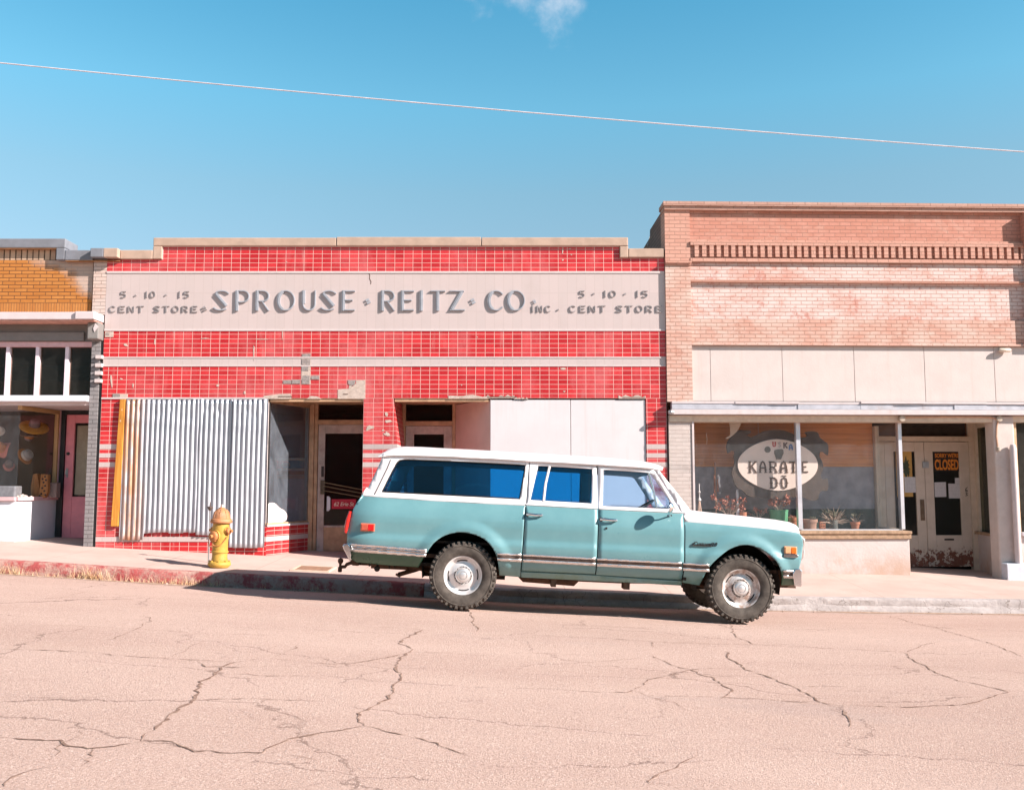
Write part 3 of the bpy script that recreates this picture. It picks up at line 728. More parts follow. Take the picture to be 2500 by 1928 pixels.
# white paint blot low on that pane
bm = NB(); pts = cr([(.0,.02),(.0,.30),(.06,.40),(.20,.40),(.33,.30),(.45,.24),(.52,.14),(.50,.04),(.40,.0),(.22,-.0)], 5, True)
d = Vector((bx_-ax, by_-ay)); n2 = Vector((-d.normalized().y, d.normalized().x))
vs0, vs1 = [], []
for s_, h_ in pts:
    p = Vector((ax, ay)) + d*(.03+s_*.9) + n2*.040
    vs0.append(bm.verts.new((p.x, p.y, Z(1281)+.03+h_*.82)))
bm.faces.new(vs0)
r_ = bmesh.ops.extrude_face_region(bm, geom=bm.faces[:])
for g_ in r_['geom']:
    if isinstance(g_, bmesh.types.BMVert): g_.co += Vector((n2.x, n2.y, 0))*.003
sub('paint_blot', bm, paint('splashed_white_paint', (.80, .66, .62), .6, .05, 9), win)
bx1('bay_post', (-3.69, -3.603, YD-.07, YD+.12, ZB, Z(972)-.002), tan_wood, shop, bevel=.006)
dr1 = shopdoor(-3.60, -2.50, YD, 977, 1036, 1287, dark_glass, .125, grey_wood, 1058, tan_wood, shop, walk_z(-3.1, YD))
# three brass push rails across that door, and its worn lock plate
bm = NB()
for (u0, v0, u1, v1) in ((790, 1177, 905, 1199), (790, 1186, 905, 1208), (790, 1197, 905, 1217)):
    a_, b_ = W(u0, v0, YD-.03), W(u1, v1, YD-.03)
    tube(bm, [(a_[0], YD-.03, a_[1]), (b_[0], YD-.03, b_[1])], .0075, 6)
sub('push_rail', bm, paint('dull_brass', (.36, .25, .15), .45, .1, 9, metal=.5), dr1)
bm = NB(); a_, b_ = W(783, 1172, YD-.01), W(793, 1206, YD-.01); box(bm, a_[0], b_[0], YD-.03, YD-.006, b_[1], a_[1])
sub('lock_plate', bm, paint('dark_worn_brass', (.12, .09, .06), .5, .3, 20, metal=.4), dr1)
bm = NB(); a_, b_ = W(784.5, 1138, YD-.01), W(790.5, 1164, YD-.01)
box(bm, a_[0], b_[0], YD-.012, YD-.006, b_[1], a_[1])
sub('number_strip', bm, paint('number_strip', (.05, .035, .03), .6, .3, 30), dr1)
bm = NB(); plate_pts = []
a_, b_ = W(798, 1211, YD), W(806, 1247, YD)
prism(bm, [(a_[0], b_[1]), (b_[0]-.03, b_[1]), (b_[0], b_[1]+.03), (b_[0], a_[1]-.03), (b_[0]-.03, a_[1]), (a_[0], a_[1])], YD+.002, YD+.012)
sub('sticker', bm, paint('white_sticker', (.72, .70, .74), .5, .03, 9), dr1)
dr2 = shopdoor(-2.005, -1.03, YD, 977, 1039, 1290, dark_glass, .15, grey_wood, 1060, tan_wood, shop, walk_z(-1.5, YD))
# plywood closing the second entrance and the boarded right window
bm = NB(); prismz(bm, [(-1.03, YD-.03), (-.37, D+.02), (-.352, D+.035), (-1.01, YD)], ZB, Z(974))
obj('plywood_panel', bm, pink_board, shop, label='pinkish angled plywood panel beside the second door')
x1393 = X(1393, 1030); xe = X(1578, 1050)
for a, b, lb, y in ((-.368, x1393-.004, 'wide white board left of the seam', .012), (x1393+.006, xe-.01, 'white board right of the seam', .018)):
    bm = NB(); box(bm, a, b, D+y, D+y+.03, ZB, Z(976)); obj('window_board', bm, white_board, shop, bevel=.004, label=lb)
bx1('backing_board', (-.36, xe-.001, D+.06, D+.12, ZB, Z(972)), black_room, shop)
bx1('board_batten', (x1393-.012, x1393+.012, D+.05, D+.058, ZB, Z(977)), grey_wood, shop)
# bare patches where tiles fell off
SC = .10989
def zp(a, b): return 680+a*SC, 840+b*SC
bm = NB(); r5 = random.Random(2)
for (a0, a1, b0, b1) in ((527,708,215,305), (517,713,332,460), (522,668,490,590), (530,700,700,788), (527,688,802,888), (725,905,702,785), (105,280,805,880), (303,490,800,885)):
    (u0, v0), (u1, v1) = zp(a0, b0), zp(a1, b1)
    j = lambda: r5.uniform(-.006, .006)
    prism(bm, [(X(u0, v1)+j(), Z(v1)+j()), (X(u1, v1)+j(), Z(v1)+j()), (X(u1, v0)+j(), Z(v0)+j()), (X(u0, v0)+j(), Z(v0)+j())], D-.006-r5.uniform(0, .004), D+.01)
pl = [zp(*q) for q in ((1545,800),(1715,800),(1700,880),(1660,925),(1600,910),(1550,880))]
prism(bm, [(X(a, b), Z(b)) for a, b in pl][::-1], D-.009, D+.01)
fb(bm, 276, 292, 961, 970, D-.012, D+.01); fb(bm, 259, 267, 813, 819, D-.012, D+.01)
obj('bare_block', bm, grey_block, shop)
bm = NB()
for pl in ([(1725,800),(1930,800),(1930,1215),(1320,1215),(1320,1010),(1560,990),(1575,890),(1650,940),(1725,870)], [(512,300),(712,300),(715,895),(512,895)], [(0,1110),(270,1105),(280,1215),(-330,1215),(-330,1150)], [(620,1215),(720,1150),(860,1160),(960,1215)]):
    pl = [zp(*q) for q in pl]
    prism(bm, [(X(a, b), Z(b)) for a, b in pl][::-1], D-.0045, D+.01)
fb(bm, 293, 312, 962, 971, D-.009, D+.01); fb(bm, 257, 277, 810, 823, D-.009, D+.01)
for (u0, u1, v0, v1) in ((1095, 1190, 962, 973), (1190, 1256, 963, 972), (1510, 1576, 963, 973), (1255, 1290, 969, 974)):
    pts = []
    n = 9
    for i in range(n): pts.append((X(u0+(u1-u0)*i/(n-1), v0), Z(v0 + r5.uniform(0, 7))))
    prism(bm, [(X(u0, v1), Z(v1)), (X(u1, v1), Z(v1))] + pts[::-1], D-.0065, D+.01)
rc_ = random.Random(31)
def chip(u, v, w, h, ang=0.0, n=9):
    pts = []
    for i in range(n):
        a = 2*pi*i/n; r = rc_.uniform(.45, 1.05); px_, pz_ = w*r*cos(a), h*r*sin(a)
        pts.append((X(u, v) + px_*cos(ang)-pz_*sin(ang), Z(v) + px_*sin(ang)+pz_*cos(ang)))
    prism(bm, pts, D-.0035-rc_.uniform(0, .002), D+.01)
for a_ in ((944, 1011, .055, .045), (903, 1044, .085, .06, .5), (948, 1028, .09, .03, .2), (946, 1060, .085, .035, -.4), (935, 1050, .03, .02), (306, 842, .05, .022, -.5), (378, 834, .014, .06), (325, 941, .016, .05), (532, 941, .03, .03), (598, 958, .02, .04), (500, 826, .14, .012, .06), (640, 828, .16, .008), (272, 930, .02, .14, .1), (296, 925, .03, .02), (870, 940, .02, .015), (1127, 940, .014, .014), (1378, 955, .03, .016), (1450, 873, .05, .012), (1374, 612, .012, .10), (1392, 608, .03, .012), (1395, 622, .02, .012), (1374, 635, .014, .03), (1230, 611, .014, .02), (1165, 823, .012, .012), (1335, 575+90, .02, .02), (1375, 900, .06, .02), (700, 640, .01, .012), (690, 815, .012, .12), (620, 860, .018, .16)): chip(*a_)
obj('bare_patch', bm, plaster, shop)
bm = NB()
for (u0, u1, vv) in ((680, 714, 968), (1190, 1262, 969), (1520, 1575, 970), (838, 850, 962)):
    fb(bm, u0, u1, vv-.9, vv+.9, D-.0095, D+.005)
ribbon(bm, [(X(u, v), Z(v)) for u, v in ((900,666),(903,672),(902,680),(906,688),(905,694))], .012, D-.003, D+.01)
obj('crack_line', bm, paint('dark_crack', (.13, .08, .06), .9), shop)
# raised lettering
letter_grey = paint('grey_metal_letters', (.315, .325, .355), .45, .12, 9, metal=.0, spec=.5)
letter_dark = paint('dark_weathered_letters', (.25, .225, .225), .55, .15, 12, metal=.0)
VT, VB = 709.5, 759.5
for ch, u0, u1 in (('S',521,560),('P',573,610),('R',622,660),('O',675,721),('U',735,774),('S',783,822),('E',832,868),('R',928,966),('E',976,1012),('I',1022,1036),('T',1051,1087),('Z',1097,1135),('C',1188,1232),('O',1236,1282)):
    bm = glyph(ch, X(u0, 734), X(u1, 734), Z(VB), Z(VT), .055, .025, D-.024, .026, True)
    obj('letter', bm, letter_grey, shop)
def word(txt, u0, u1, v0, v1, wh=.019, wt=.0115, sp={' ': .62, 'I': .5, '1': .38, '.': .5}):
    ws = [sp.get(c, 1.0) for c in txt]; tot = sum(ws) + .42*(len(txt)-1); s = (u1-u0)/tot; u = u0
    for c, w_ in zip(txt, ws):
        if c != ' ':
            if c == '.':
                uc = u+s*w_/2; vc = (v0+v1)/2+1
                a = X(uc, vc); z = Z(vc); bm = NB(); ribbon(bm, [(a-.018, z-.009), (a+.018, z+.009)], .026, D-.014, D+.002)
            else: bm = glyph(c, X(u, (v0+v1)/2), X(u+s*w_, (v0+v1)/2), Z(v1), Z(v0), wh, wt, D-.014, .016)
            obj('letter', bm, letter_dark, shop)
        u += s*(w_+.42)
word('CENT STORE', 267, 483, 747.5, 762.5); word('CENT STORE', 1389, 1617, 746.5, 762.5); word('INC', 1297, 1345, 746.5, 762.5)
for t, u0, u1, v0, v1 in (('5',294,309,711.5,727),('10',356,380,711.5,727),('15',436,463,711.5,727),('5',1413,1428,710,726),('10',1474,1504,710,726),('15',1553,1582,710,726)): word(t, u0, u1, v0, v1)
for uc, vc, s_, mt in ((899,736,.052,letter_grey),(1155,736,.052,letter_grey),(500,754,.045,letter_dark),(1305,737,.036,letter_grey),(331,722,.022,letter_dark),(405,721,.022,letter_dark),(1449,718,.022,letter_dark),(1526,718,.022,letter_dark),(1362,757,.022,letter_dark)):
    bm = NB(); a, z = X(uc, vc), Z(vc)
    ang = radians(28); ux, uz = cos(ang), sin(ang)
    if s_ > .03:
        for t in (-1, 1): ribbon(bm, [(a-ux*s_*.62-uz*s_*.48*t, z-uz*s_*.62+ux*s_*.48*t), (a+ux*s_*.62-uz*s_*.48*t, z+uz*s_*.62+ux*s_*.48*t)], s_*.72, D-.022, D+.002)
    else: ribbon(bm, [(a-ux*s_*.8, z-uz*s_*.8), (a+ux*s_*.8, z+uz*s_*.8)], s_*1.2, D-.014, D+.002)
    obj('dot', bm, mt, shop)
# body of the building behind the front
bx1('roof', (XL+.02, XRR-.02, D+.31, 33, Z(664)-.35, Z(664)-.2), roof_felt, shop)
bx1('rear_wall', [(XL+.02, XRR-.02, 33, 33.3, ZB, Z(640)), (XL+.005, XL+.2, D+.31, 33, ZB, Z(640)), (XRR-.2, XRR-.004, D+.31, 33, ZB, Z(640))], rough_brick, shop)
bx1('shop_floor', (XL+.2, XRR-.2, YD+.11, 24, .22, .30), dark_room, shop)
bx1('inner_wall', [(-6.7, -2.2, 20.2, 20.3, ZB, Z(960)), (-2.3, -2.2, YD+.11, 20.2, ZB, Z(960)), (-6.6, -6.5, D+.32, 20.2, ZB, Z(960)), (-6.6, -2.2, D+.35, 20.3, Z(972)+.06, Z(972)+.12)], dark_room, shop)
bx1('inner_wall', [(-2.19, -.2, 19.4, 19.5, ZB, Z(960)), (-.3, -.2, YD+.05, 19.4, ZB, Z(960))], dark_room, shop)
# ------------------------------------------------------------ orange brick hat shop on the left
hat = thing('brick_shop', 'orange brick shop with pink trim and a pink door at the left edge', 'shop', (-9.5, 16.2, .4))
grey_paint = paint('grey_coping_paint', (.185, .19, .215), .8, .1, 5, dirt=(.17, .165, .17), dirt_amt=.4, bump=.004)
dgrey = paint('dark_grey_brick_paint', (.115, .105, .108), .8, .14, 9, bump=.006)
fascia_grey = paint('grey_fascia_paint', (.20, .185, .175), .75, .08, 5)
pinkp = paint('pink_door_paint', (.78, .27, .31), .5, .08, 6, dirt=(.62, .25, .22), dirt_amt=.3)
pink_trim = paint('pale_pink_trim', (.66, .40, .41), .5, .08, 8)
lilac = paint('lilac_white_mullion', (.74, .62, .68), .5, .06, 8)
moulding_white = paint('pinkish_white_moulding', (.58, .50, .50), .55, .05, 5, dirt=(.6, .45, .4), dirt_amt=.3)
kick_white = paint('white_kick_wall', (.62, .62, .66), .6, .04, 3)
ochre = paint('ochre_soffit', (.50, .30, .14), .7, .08, 4)
XB = -14.0
m = MB('orange_brick_whitewashed', .85)
mb_ = brick_mat('orange_brick_patchy', (.45, .165, .038), (.51, .21, .056), (.12, .055, .03), .215, .0625, .0068, x0=-7.26, z0=Z(737))
# whitewash stain that spreads from the top right corner of the brickwork
nt = mb_.node_tree; pb = nt.nodes['Principled BSDF']; old = pb.inputs['Base Color'].links[0].from_socket
tco = nt.nodes.new('ShaderNodeTexCoord'); sp_ = nt.nodes.new('ShaderNodeSeparateXYZ'); nt.links.new(tco.outputs['Object'], sp_.inputs[0])
def nmath(op, a, b):
    n_ = nt.nodes.new('ShaderNodeMath'); n_.operation = op
    for i, v in ((0, a), (1, b)):
        if isinstance(v, bpy.types.NodeSocket): nt.links.new(v, n_.inputs[i])
        else: n_.inputs[i].default_value = v
    return n_.outputs[0]
dd = nmath('ADD', nmath('MULTIPLY', nmath('SUBTRACT', sp_.outputs[0], -7.30), .62), nmath('MULTIPLY', nmath('SUBTRACT', sp_.outputs[2], Z(650)), .9))
nn = nt.nodes.new('ShaderNodeTexNoise'); nn.inputs['Scale'].default_value = 2.2; nn.inputs['Detail'].default_value = 7; nt.links.new(tco.outputs['Object'], nn.inputs['Vector'])
ss = nmath('ADD', dd, nmath('MULTIPLY', nn.outputs['Fac'], .85))
mr_ = nt.nodes.new('ShaderNodeMapRange'); mr_.inputs['From Min'].default_value = -.10; mr_.inputs['From Max'].default_value = .16; mr_.inputs['To Max'].default_value = .85; nt.links.new(ss, mr_.inputs['Value'])
mm = nt.nodes.new('ShaderNodeMix'); mm.data_type = 'RGBA'; mm.inputs[7].default_value = (.48, .38, .33, 1)
nt.links.new(mr_.outputs[0], mm.inputs[0]); nt.links.new(old, mm.inputs[6]); nt.links.new(mm.outputs[2], pb.inputs['Base Color'])
m_sold = brick_mat('orange_soldier_brick', (.44, .165, .044), (.50, .21, .062), (.18, .085, .04), .215, .046, .004, x0=-7.26, z0=Z(768), off=0, soldier=True)
m_white = brick_mat('whitewashed_pier_brick', (.58, .40, .33), (.66, .50, .43), (.22, .15, .12), .215, .0625, .005, wash=(.55, .46, .42), wash_lo=.35, wash_hi=.6, x0=-7.3, z0=Z(737))
m_dsold = brick_mat('pale_top_course_brick', (.46, .30, .21), (.58, .40, .28), (.07, .045, .03), .31, .10, .012, x0=-7.26, z0=Z(634), off=0, soldier=True)
xp = -7.262
bx1('brick_wall', (XB, xp, D+.05, D+.35, Z(737), Z(634)), mb_, hat)
bx1('soldier_course', (XB, xp, D+.048, D+.35, Z(768), Z(737)), m_sold, hat)
bx1('top_course', (XB, X(141, 620)+.0, D+.055, D+.35, Z(634), Z(606)), m_dsold, hat)
bx1('brick_pier', (xp+.035, XL-.004, D+.0, D+.35, Z(768), Z(632)), m_white, hat)
bx1('brick_pier', (xp, xp+.035, D+.09, D+.35, Z(768), Z(632)), m_white, hat)
c1 = X(141, 610); c2 = X(163, 600)
bx1('coping', [(XB, c2, D-.06, D+.42, Z(607), Z(584.5)), (c1, c2-.002, D-.058, D+.41, Z(636), Z(607)-.002), (c2+.001, X(230,625), D-.06, D+.41, Z(637), Z(612.5)), (X(230,620)+.001, X(262,620), D-.16, D+.42, Z(633), Z(611))], grey_paint, hat, bevel=.012)
bx1('coping_block', (X(262,620)+.002, X(296,620), D-.158, D+.42, Z(633), Z(611)), coping_tan, hat, bevel=.01)
bx1('coping_soffit', [(XB, c1-.002, D-.05, D+.04, Z(607)-.012, Z(607)-.001), (X(163,637), X(296,637)-.01, D-.05, D+.04, Z(637.5)-.012, Z(637)-.002)], paint('rusty_drip_edge', (.30, .15, .07), .9, .2, 9), hat)
xm = X(250, 780)
bx1('moulding', [(XB, X(207, 780), D-.33, D+.04, Z(788), Z(770)), (X(207,780)+.001, xm+.02, D-.37, D+.04, Z(788), Z(769.5))], moulding_white, hat, bevel=.01)
bx1('moulding_soffit', (XB, xm, D-.30, D+.03, Z(789.5)-.012, Z(788)-.002), paint('peeling_pink_soffit', (.55, .30, .24), .8, .15, 9), hat)
xg = X(222, 880)
bx1('fascia', [(XB, xg, D+.03, D+.3, Z(833), Z(788)), (XB, X(206,822), D-.03, D+.031, Z(832), Z(812))], fascia_grey, hat)
bm = NB(); box(bm, X(225,810), XL-.015, D-.20, D+.3, Z(832), Z(791))
obj('corner_bracket', bm, fascia_grey, hat, bevel=.02)
bm = NB(); z0, z1 = Z(815), Z(792); xx0, xx1 = X(241, 800), X(253, 800)
prism(bm, [(xx0, z0+.06), (xx0+.02, z0), (xx1, z0+.09), (xx0+.03, z1-.02)], D-.212, D-.199); obj('bracket_ornament', bm, moulding_white, hat)
# transom lights
tz0, tz1 = Z(965), Z(846)
fr = obj('transom_window', (lambda b: (box(b, XB, xg, D+.02, D+.14, Z(846), Z(834)), b)[1])(NB()), pink_trim, hat)
bx1('transom_sill', [(XB, xg, D-.10, D+.2, Z(981), Z(966)), ], kick_white, hat, bevel=.008)
bm = NB()
for k_ in range(-11, 3):
    u = 87+72.5*k_; xc = X(u, 905); box(bm, xc-.030, xc+.030, D+.03, D+.13, tz0-.0, tz1+.0)
sub('mullion', bm, lilac, fr)
bx1('transom_pane', (XB, xg, D+.09, D+.096, tz0, tz1), dark_glass, hat)
# shop window, angled return and door
bm = NB(); box(bm, XB, -7.19, D+.20, YD+.3, Z(988), Z(984)); obj('recess_ceiling', bm, moulding_white, hat)
bx1('head_beam', (XB, xg, D+.02, D+.20, Z(989), Z(981)), moulding_white, hat)
cx_, cxy = X(38, 1150), D+.06; ex, ey = -8.27, YD
bx1('display_window', (XB, cx_, cxy-.05, cxy+.06, Z(1222), Z(1213)), pink_trim, hat, bevel=.006); dw = hat.children[-1]
sub('pane', (lambda b: (box(b, XB, cx_, cxy, cxy+.006, Z(1213), Z(989)), b)[1])(NB()), dusty_glass, dw)
def ang2(nm, z0, z1, t0, t1, mat, a=0., b=1., par=None):
    d = Vector((ex-cx_, ey-cxy)); n = Vector((-d.normalized().y, d.normalized().x)); p0 = Vector((cx_, cxy))+d*a; p1 = Vector((cx_, cxy))+d*b
    bm = NB(); prismz(bm, [tuple(p0+n*t0), tuple(p1+n*t0), tuple(p1+n*t1), tuple(p0+n*t1)], z0, z1)
    return sub(nm, bm, mat, par) if par else obj(nm, bm, mat, hat)
dw2 = ang2('display_window', Z(1222), Z(1213), -.04, .06, pink_trim)
ang2('pane', Z(1213), Z(989), .0, .006, clean_glass, 0, .95, dw2)
ang2('frame', Z(1213), Z(989), -.02, .05, ochre, .93, .965, dw2); ang2('frame', Z(1213), Z(989), -.03, .05, pink_trim, .966, 1.0, dw2)
ang2('frame', Z(999), Z(989)-.001, -.021, .051, ochre, 0, .93, dw2)
ang2('kick_wall', ZB, Z(1222), .0, .08, kick_white)
bx1('kick_wall', (XB, cx_, cxy, cxy+.08, ZB, Z(1222)), kick_white, hat)
zf = walk_z(-7.8, YD)
bx1('door_frame', [(-8.265, -8.165, YD-.01, YD+.15, ZB, Z(984, YD)), (-8.165, -7.0, YD+.0, YD+.15, Z(1011, YD), Z(984, YD))], black_paint, hat)
d_ = NB(); a, b = -8.16, -7.21; zt = Z(1011, YD)-.005; zg0, zg1 = Z(1212, YD), Z(1032, YD)
box(d_, a, a+.155, YD+.03, YD+.075, zf+.005, zt); box(d_, b-.15, b, YD+.03, YD+.075, zf+.005, zt)
box(d_, a+.155, b-.15, YD+.032, YD+.073, zg1, zt); box(d_, a+.155, b-.15, YD+.031, YD+.072, zf+.005, zg0)
hd = obj('door', d_, pinkp, hat, bevel=.006)
bm = NB(); box(bm, a+.158, b-.152, YD+.062, YD+.068, zg0, zg1); sub('pane', bm, clear_glass, hd)
bm = NB(); lathe(bm, [(0, -.01), (.028, -.01), (.03, 0), (.03, .02)], (a+.055, YD+.025, Z(1107, YD)), 'y', 16); sub('lock', bm, black_paint, hd)
bm = NB(); box(bm, a+.035, a+.07, YD+.015, YD+.029, Z(1165, YD), Z(1143, YD)); tube(bm, [(a+.05, YD+.02, Z(1163, YD)), (a+.05, YD-.03, Z(1158, YD)), (a+.05, YD-.03, Z(1148, YD)), (a+.05, YD+.02, Z(1144, YD))], .008); sub('handle', bm, steel, hd)
bx1('door_blind', (a+.17, b-.1, YD+.10, YD+.105, zg0+.03, Z(1038, YD)), paint('yellowed_paper_blind', (.50, .42, .30), .85, .1, 5, dirt=(.35, .3, .28), dirt_amt=.4), hat)
# grey painted pier between the two shops, near-black strip down its right edge
m_pier = brick_mat('grey_painted_pier', (.24, .22, .22), (.27, .25, .25), (.14, .125, .125), .21, .069, .006)
bx1('shop_pier', (-7.20, -7.055, D-.01, YD+.3, ZB, Z(831)), m_pier, hat)
bx1('shop_pier', (-7.0545, XL-.002, D+.012, YD+.3, ZB, Z(831)), black_paint, hat)
bx1('pier_block', [(X(237,870), X(253,870), D-.07, D+.02, Z(v1), Z(v0)) for v0, v1 in ((868,876.5),(888,897),(907,916),(926,934.5))], white_trim, hat, bevel=.004)
bx1('inner_wall', [(XB, -7.06, 19.0, 19.1, ZB, Z(984)), (XB, -8.0, 17.9, 17.95, ZB, Z(900)), (-8.27, -8.2, YD+.15, 19, ZB, Z(984)), (-7.06, -7.01, YD+.3, 33, ZB, Z(640)), (XB, XL-.01, D+.36, 19, Z(846)+.05, Z(846)+.1)], brown_room, hat)
_b = NB(); prismz(_b, [(XB, cxy+.09), (cx_-.10, cxy+.09), (ex-.12, ey), (ex-.12, 17.89), (XB, 17.89)], ZB, Z(1216)); obj('display_shelf', _b, paint('worn_display_shelf', (.24, .16, .12), .9, .2, 8), hat)
bx1('roof', (XB, XL-.02, D+.43, 33, Z(640)-.3, Z(640)-.15), roof_felt, hat)
bx1('rear_wall', [(XB, XL-.02, 33, 33.3, ZB, Z(640)), (XB-.3, XB, D+.05, 33.3, ZB, Z(600))], rough_brick, hat)

# ------------------------------------------------------------ pink brick building on the right, a little askew to its neighbour
RT = .028
def R(u, v, yl):
    x = 5.0
    for _ in range(8):
        Y = yl + (x-2.64)*RT; x, z = W(u, v, Y)
    return x, z
def ZR(v, yl=16.0, u=1690): return R(u, v, yl)[1]
def XR(u, v, yl=16.0): return R(u, v, yl)[0]
XE = 14.0
kar = thing('brick_building', 'pink brick building with a dentil course and a martial arts window', 'building', (2.64, 16.0, 0), (0, 0, math.atan(RT)))
PK1, PK2, PM = (.50, .215, .145), (.58, .29, .21), (.50, .37, .30)
b_top = brick_mat('pink_brick_top', (.485, .215, .155), (.53, .25, .19), (.35, .18, .135), .19, .066, .006, wash=(.60, .42, .35), wash_lo=.46, wash_hi=.76, wash_amt=.65)
b_mid = brick_mat('whitewashed_pink_brick', (.58, .285, .225), (.61, .36, .30), (.38, .20, .155), .19, .066, .0075, wash=(.62, .52, .485), wash_lo=.33, wash_hi=.56, wash_amt=.9, stain=(.42, .13, .09))
b_low = brick_mat('pale_pink_brick', (.54, .29, .225), (.58, .36, .29), (.36, .205, .155), .19, .066, .0075, wash=(.60, .49, .43), wash_lo=.36, wash_hi=.64, wash_amt=.7, stain=(.36, .15, .10))
b_cor = brick_mat('corbel_brick', (.52, .27, .205), (.57, .32, .25), (.36, .205, .155), .19, .066, .006)
b_pale = brick_mat('peeling_white_brick', (.51, .435, .40), (.55, .48, .445), (.49, .41, .37), .22, .066, .004, wash=(.50, .27, .20), wash_lo=.58, wash_hi=.68, wash_amt=.6)
stucco = paint('cream_stucco_panel', (.54, .465, .435), .8, .04, 2.5, dirt=(.44, .37, .335), dirt_amt=.35, bump=.002)
streaky(stucco, (.43, .33, .28), lo=.54, hi=.8, amt=.4)
fascia_w = paint('pale_awning_edge', (.55, .48, .475), .55, .06, 7, dirt=(.42, .31, .26), dirt_amt=.5)
gutter_m = paint('blue_grey_gutter_metal', (.42, .42, .46), .5, .12, 6, dirt=(.36, .24, .18), dirt_amt=.5, metal=.2)
frame_p = paint('cream_window_frame', (.62, .51, .40), .6, .08, 9, dirt=(.40, .27, .17), dirt_amt=.45)
alu = paint('aluminium_glazing_bar', (.68, .68, .72), .35, .05, 9, metal=.5)
sill_w = paint('brown_weathered_sill', (.36, .235, .15), .85, .25, 14, dirt=(.24, .13, .06), dirt_amt=.6)
m = MB('stained_white_base', .8)
q = m.sep()
low = m.ramp(q[2], .55, .05)
st = m.math('MULTIPLY', low, m.ramp(m.noise(1.6, 7, .7, m.scaled((1, 1, .8))), .36, .62))
k = m.mix(m.ramp(m.noise(3, 5), .3, .7), (.52, .445, .42), (.56, .49, .465))
k = m.mix(m.math('MULTIPLY', st, .8), k, (.44, .28, .20)); k = m.mix(m.ramp(m.noise(5, 9, .8), .66, .70, 0, .5), k, (.40, .26, .20))
m.col(k); m.bump(m.noise(20, 5), .004); base_m = m.m
xr0 = 2.64; xq = XR(1685, 700); 
zc = lambda v: ZR(v)
# corner pier, coping and courses
bx1('brick_pier', (xr0, xq, D-.06, D+.3, zc(640), zc(516)), b_cor, kar)
bx1('brick_pier', (xr0, xq, D-.05, D+.3, zc(981), zc(650)), b_low, kar)
bx1('pier_band', [(xr0-.002, xq+.012, D-.10, D+.3, zc(645), zc(640)), (xr0-.001, xq+.006, D-.075, D+.29, zc(650), zc(645)-.001)], b_cor, kar)
xe = XE
bx1('coping', [(xr0-.03, xe, D-.13, D+.30, zc(507), zc(497)), (xr0-.01, xe, D-.10, D+.30, zc(516), zc(507)-.001)], brick_mat('rowlock_coping', (.44, .25, .195), (.50, .31, .25), (.28, .16, .12), .22, .066, .006), kar)
bx1('upper_wall', (xq, xe, D-.02, D+.3, zc(586), zc(516)), b_top, kar)
bx1('corbel', [(xq, xe, D-.055, D+.3, zc(592), zc(586)), (xq, xe, D-.09, D+.3, zc(601), zc(592))], b_cor, kar)
bx1('dentil_wall', (xq, xe, D-.03, D+.3, zc(632), zc(601)), b_cor, kar)
bm = NB(); pitch = XR(1687+17.8, 616)-XR(1687, 616); r6 = random.Random(9)
i = 0
while xq+.075+i*pitch < xe-.1:
    x = xq+.072+i*pitch + r6.uniform(-.004, .004); box(bm, x, x+pitch*.58, D-.085+r6.uniform(0, .006), D-.029, zc(629)+r6.uniform(-.004, .004), zc(601)-.001); i += 1
obj('dentil_course', bm, b_cor, kar)
bx1('corbel', [(xq, xe, D-.07, D+.3, zc(641), zc(632)), ], b_cor, kar)
bx1('brick_wall', (xq, xe, D-.015, D+.3, zc(684), zc(641)), b_mid, kar)
bx1('corbel', (xq, xe, D-.05, D+.3, zc(689), zc(684)), b_cor, kar)
bx1('brick_wall', (xq, xe, D+.02, D+.3, zc(779), zc(689)), b_mid, kar)
bx1('brick_wall', (xq, xe, D-.01, D+.3, zc(838), zc(779)), b_low, kar)
bx1('sign_ledge', (xq, xe, D-.04, D+.3, zc(843), zc(838)), b_low, kar)
edges = [1690, 1735, 1911, 2087, 2259, 2430, 2610, 2790]
for a, b in zip(edges, edges[1:]):
    bm = NB(); box(bm, XR(a, 912)+.004, XR(b, 912)-.004, D+.020, D+.1, zc(979), zc(843)-.001); obj('stucco_panel', bm, stucco, kar, bevel=.004)
bx1('backing_wall', (xq, xe, D+.028, D+.3, zc(981), zc(843)), stucco, kar)
# next pier, only its shadow and edge reach the picture
xn = XR(2496, 640)
bx1('brick_pier', [(xn, xe, D-.10, D+.2, zc(840), zc(600)), ], b_mid, kar)
bx1('brick_pier', [(xn-.02, xe, D-.17, D+.2, zc(600), zc(520)), ], b_top, kar)
# awning edge
r7 = random.Random(4)
bx1('awning', (xr0+.04, xe, D-.16, D+.01, zc(1013), zc(1001)), fascia_w, kar, bevel=.006)
bm = NB(); segs = frange(xr0+.06, xe, .55)
for a, b in zip(segs, segs[1:]):
    dz = r7.uniform(-.012, .012); box(bm, a+.001, b+.02, D-.12+r7.uniform(-.01, .01), D+.0, zc(1000), zc(986)+dz*.4)
obj('gutter', bm, gutter_m, kar)
bm = NB()
for a, b in zip(segs[::2], segs[2::2]):
    y = D-.14+r7.uniform(-.012, .012); z = zc(981)+r7.uniform(-.01, .008)
    prismx(bm, [(y, z-.035), (D-.01, z-.028), (D-.01, z+.012), (y, z)], a+.002, b+.012)
obj('drip_flashing', bm, fascia_w, kar)
bm = NB(); lathe(bm, [(.0,-.05),(.03,-.05),(.04,0),(.03,.04),(0,.05)], (xr0+.04, D-.16, zc(1008)), 'x', 10); obj('awning_bracket', bm, steel, kar)
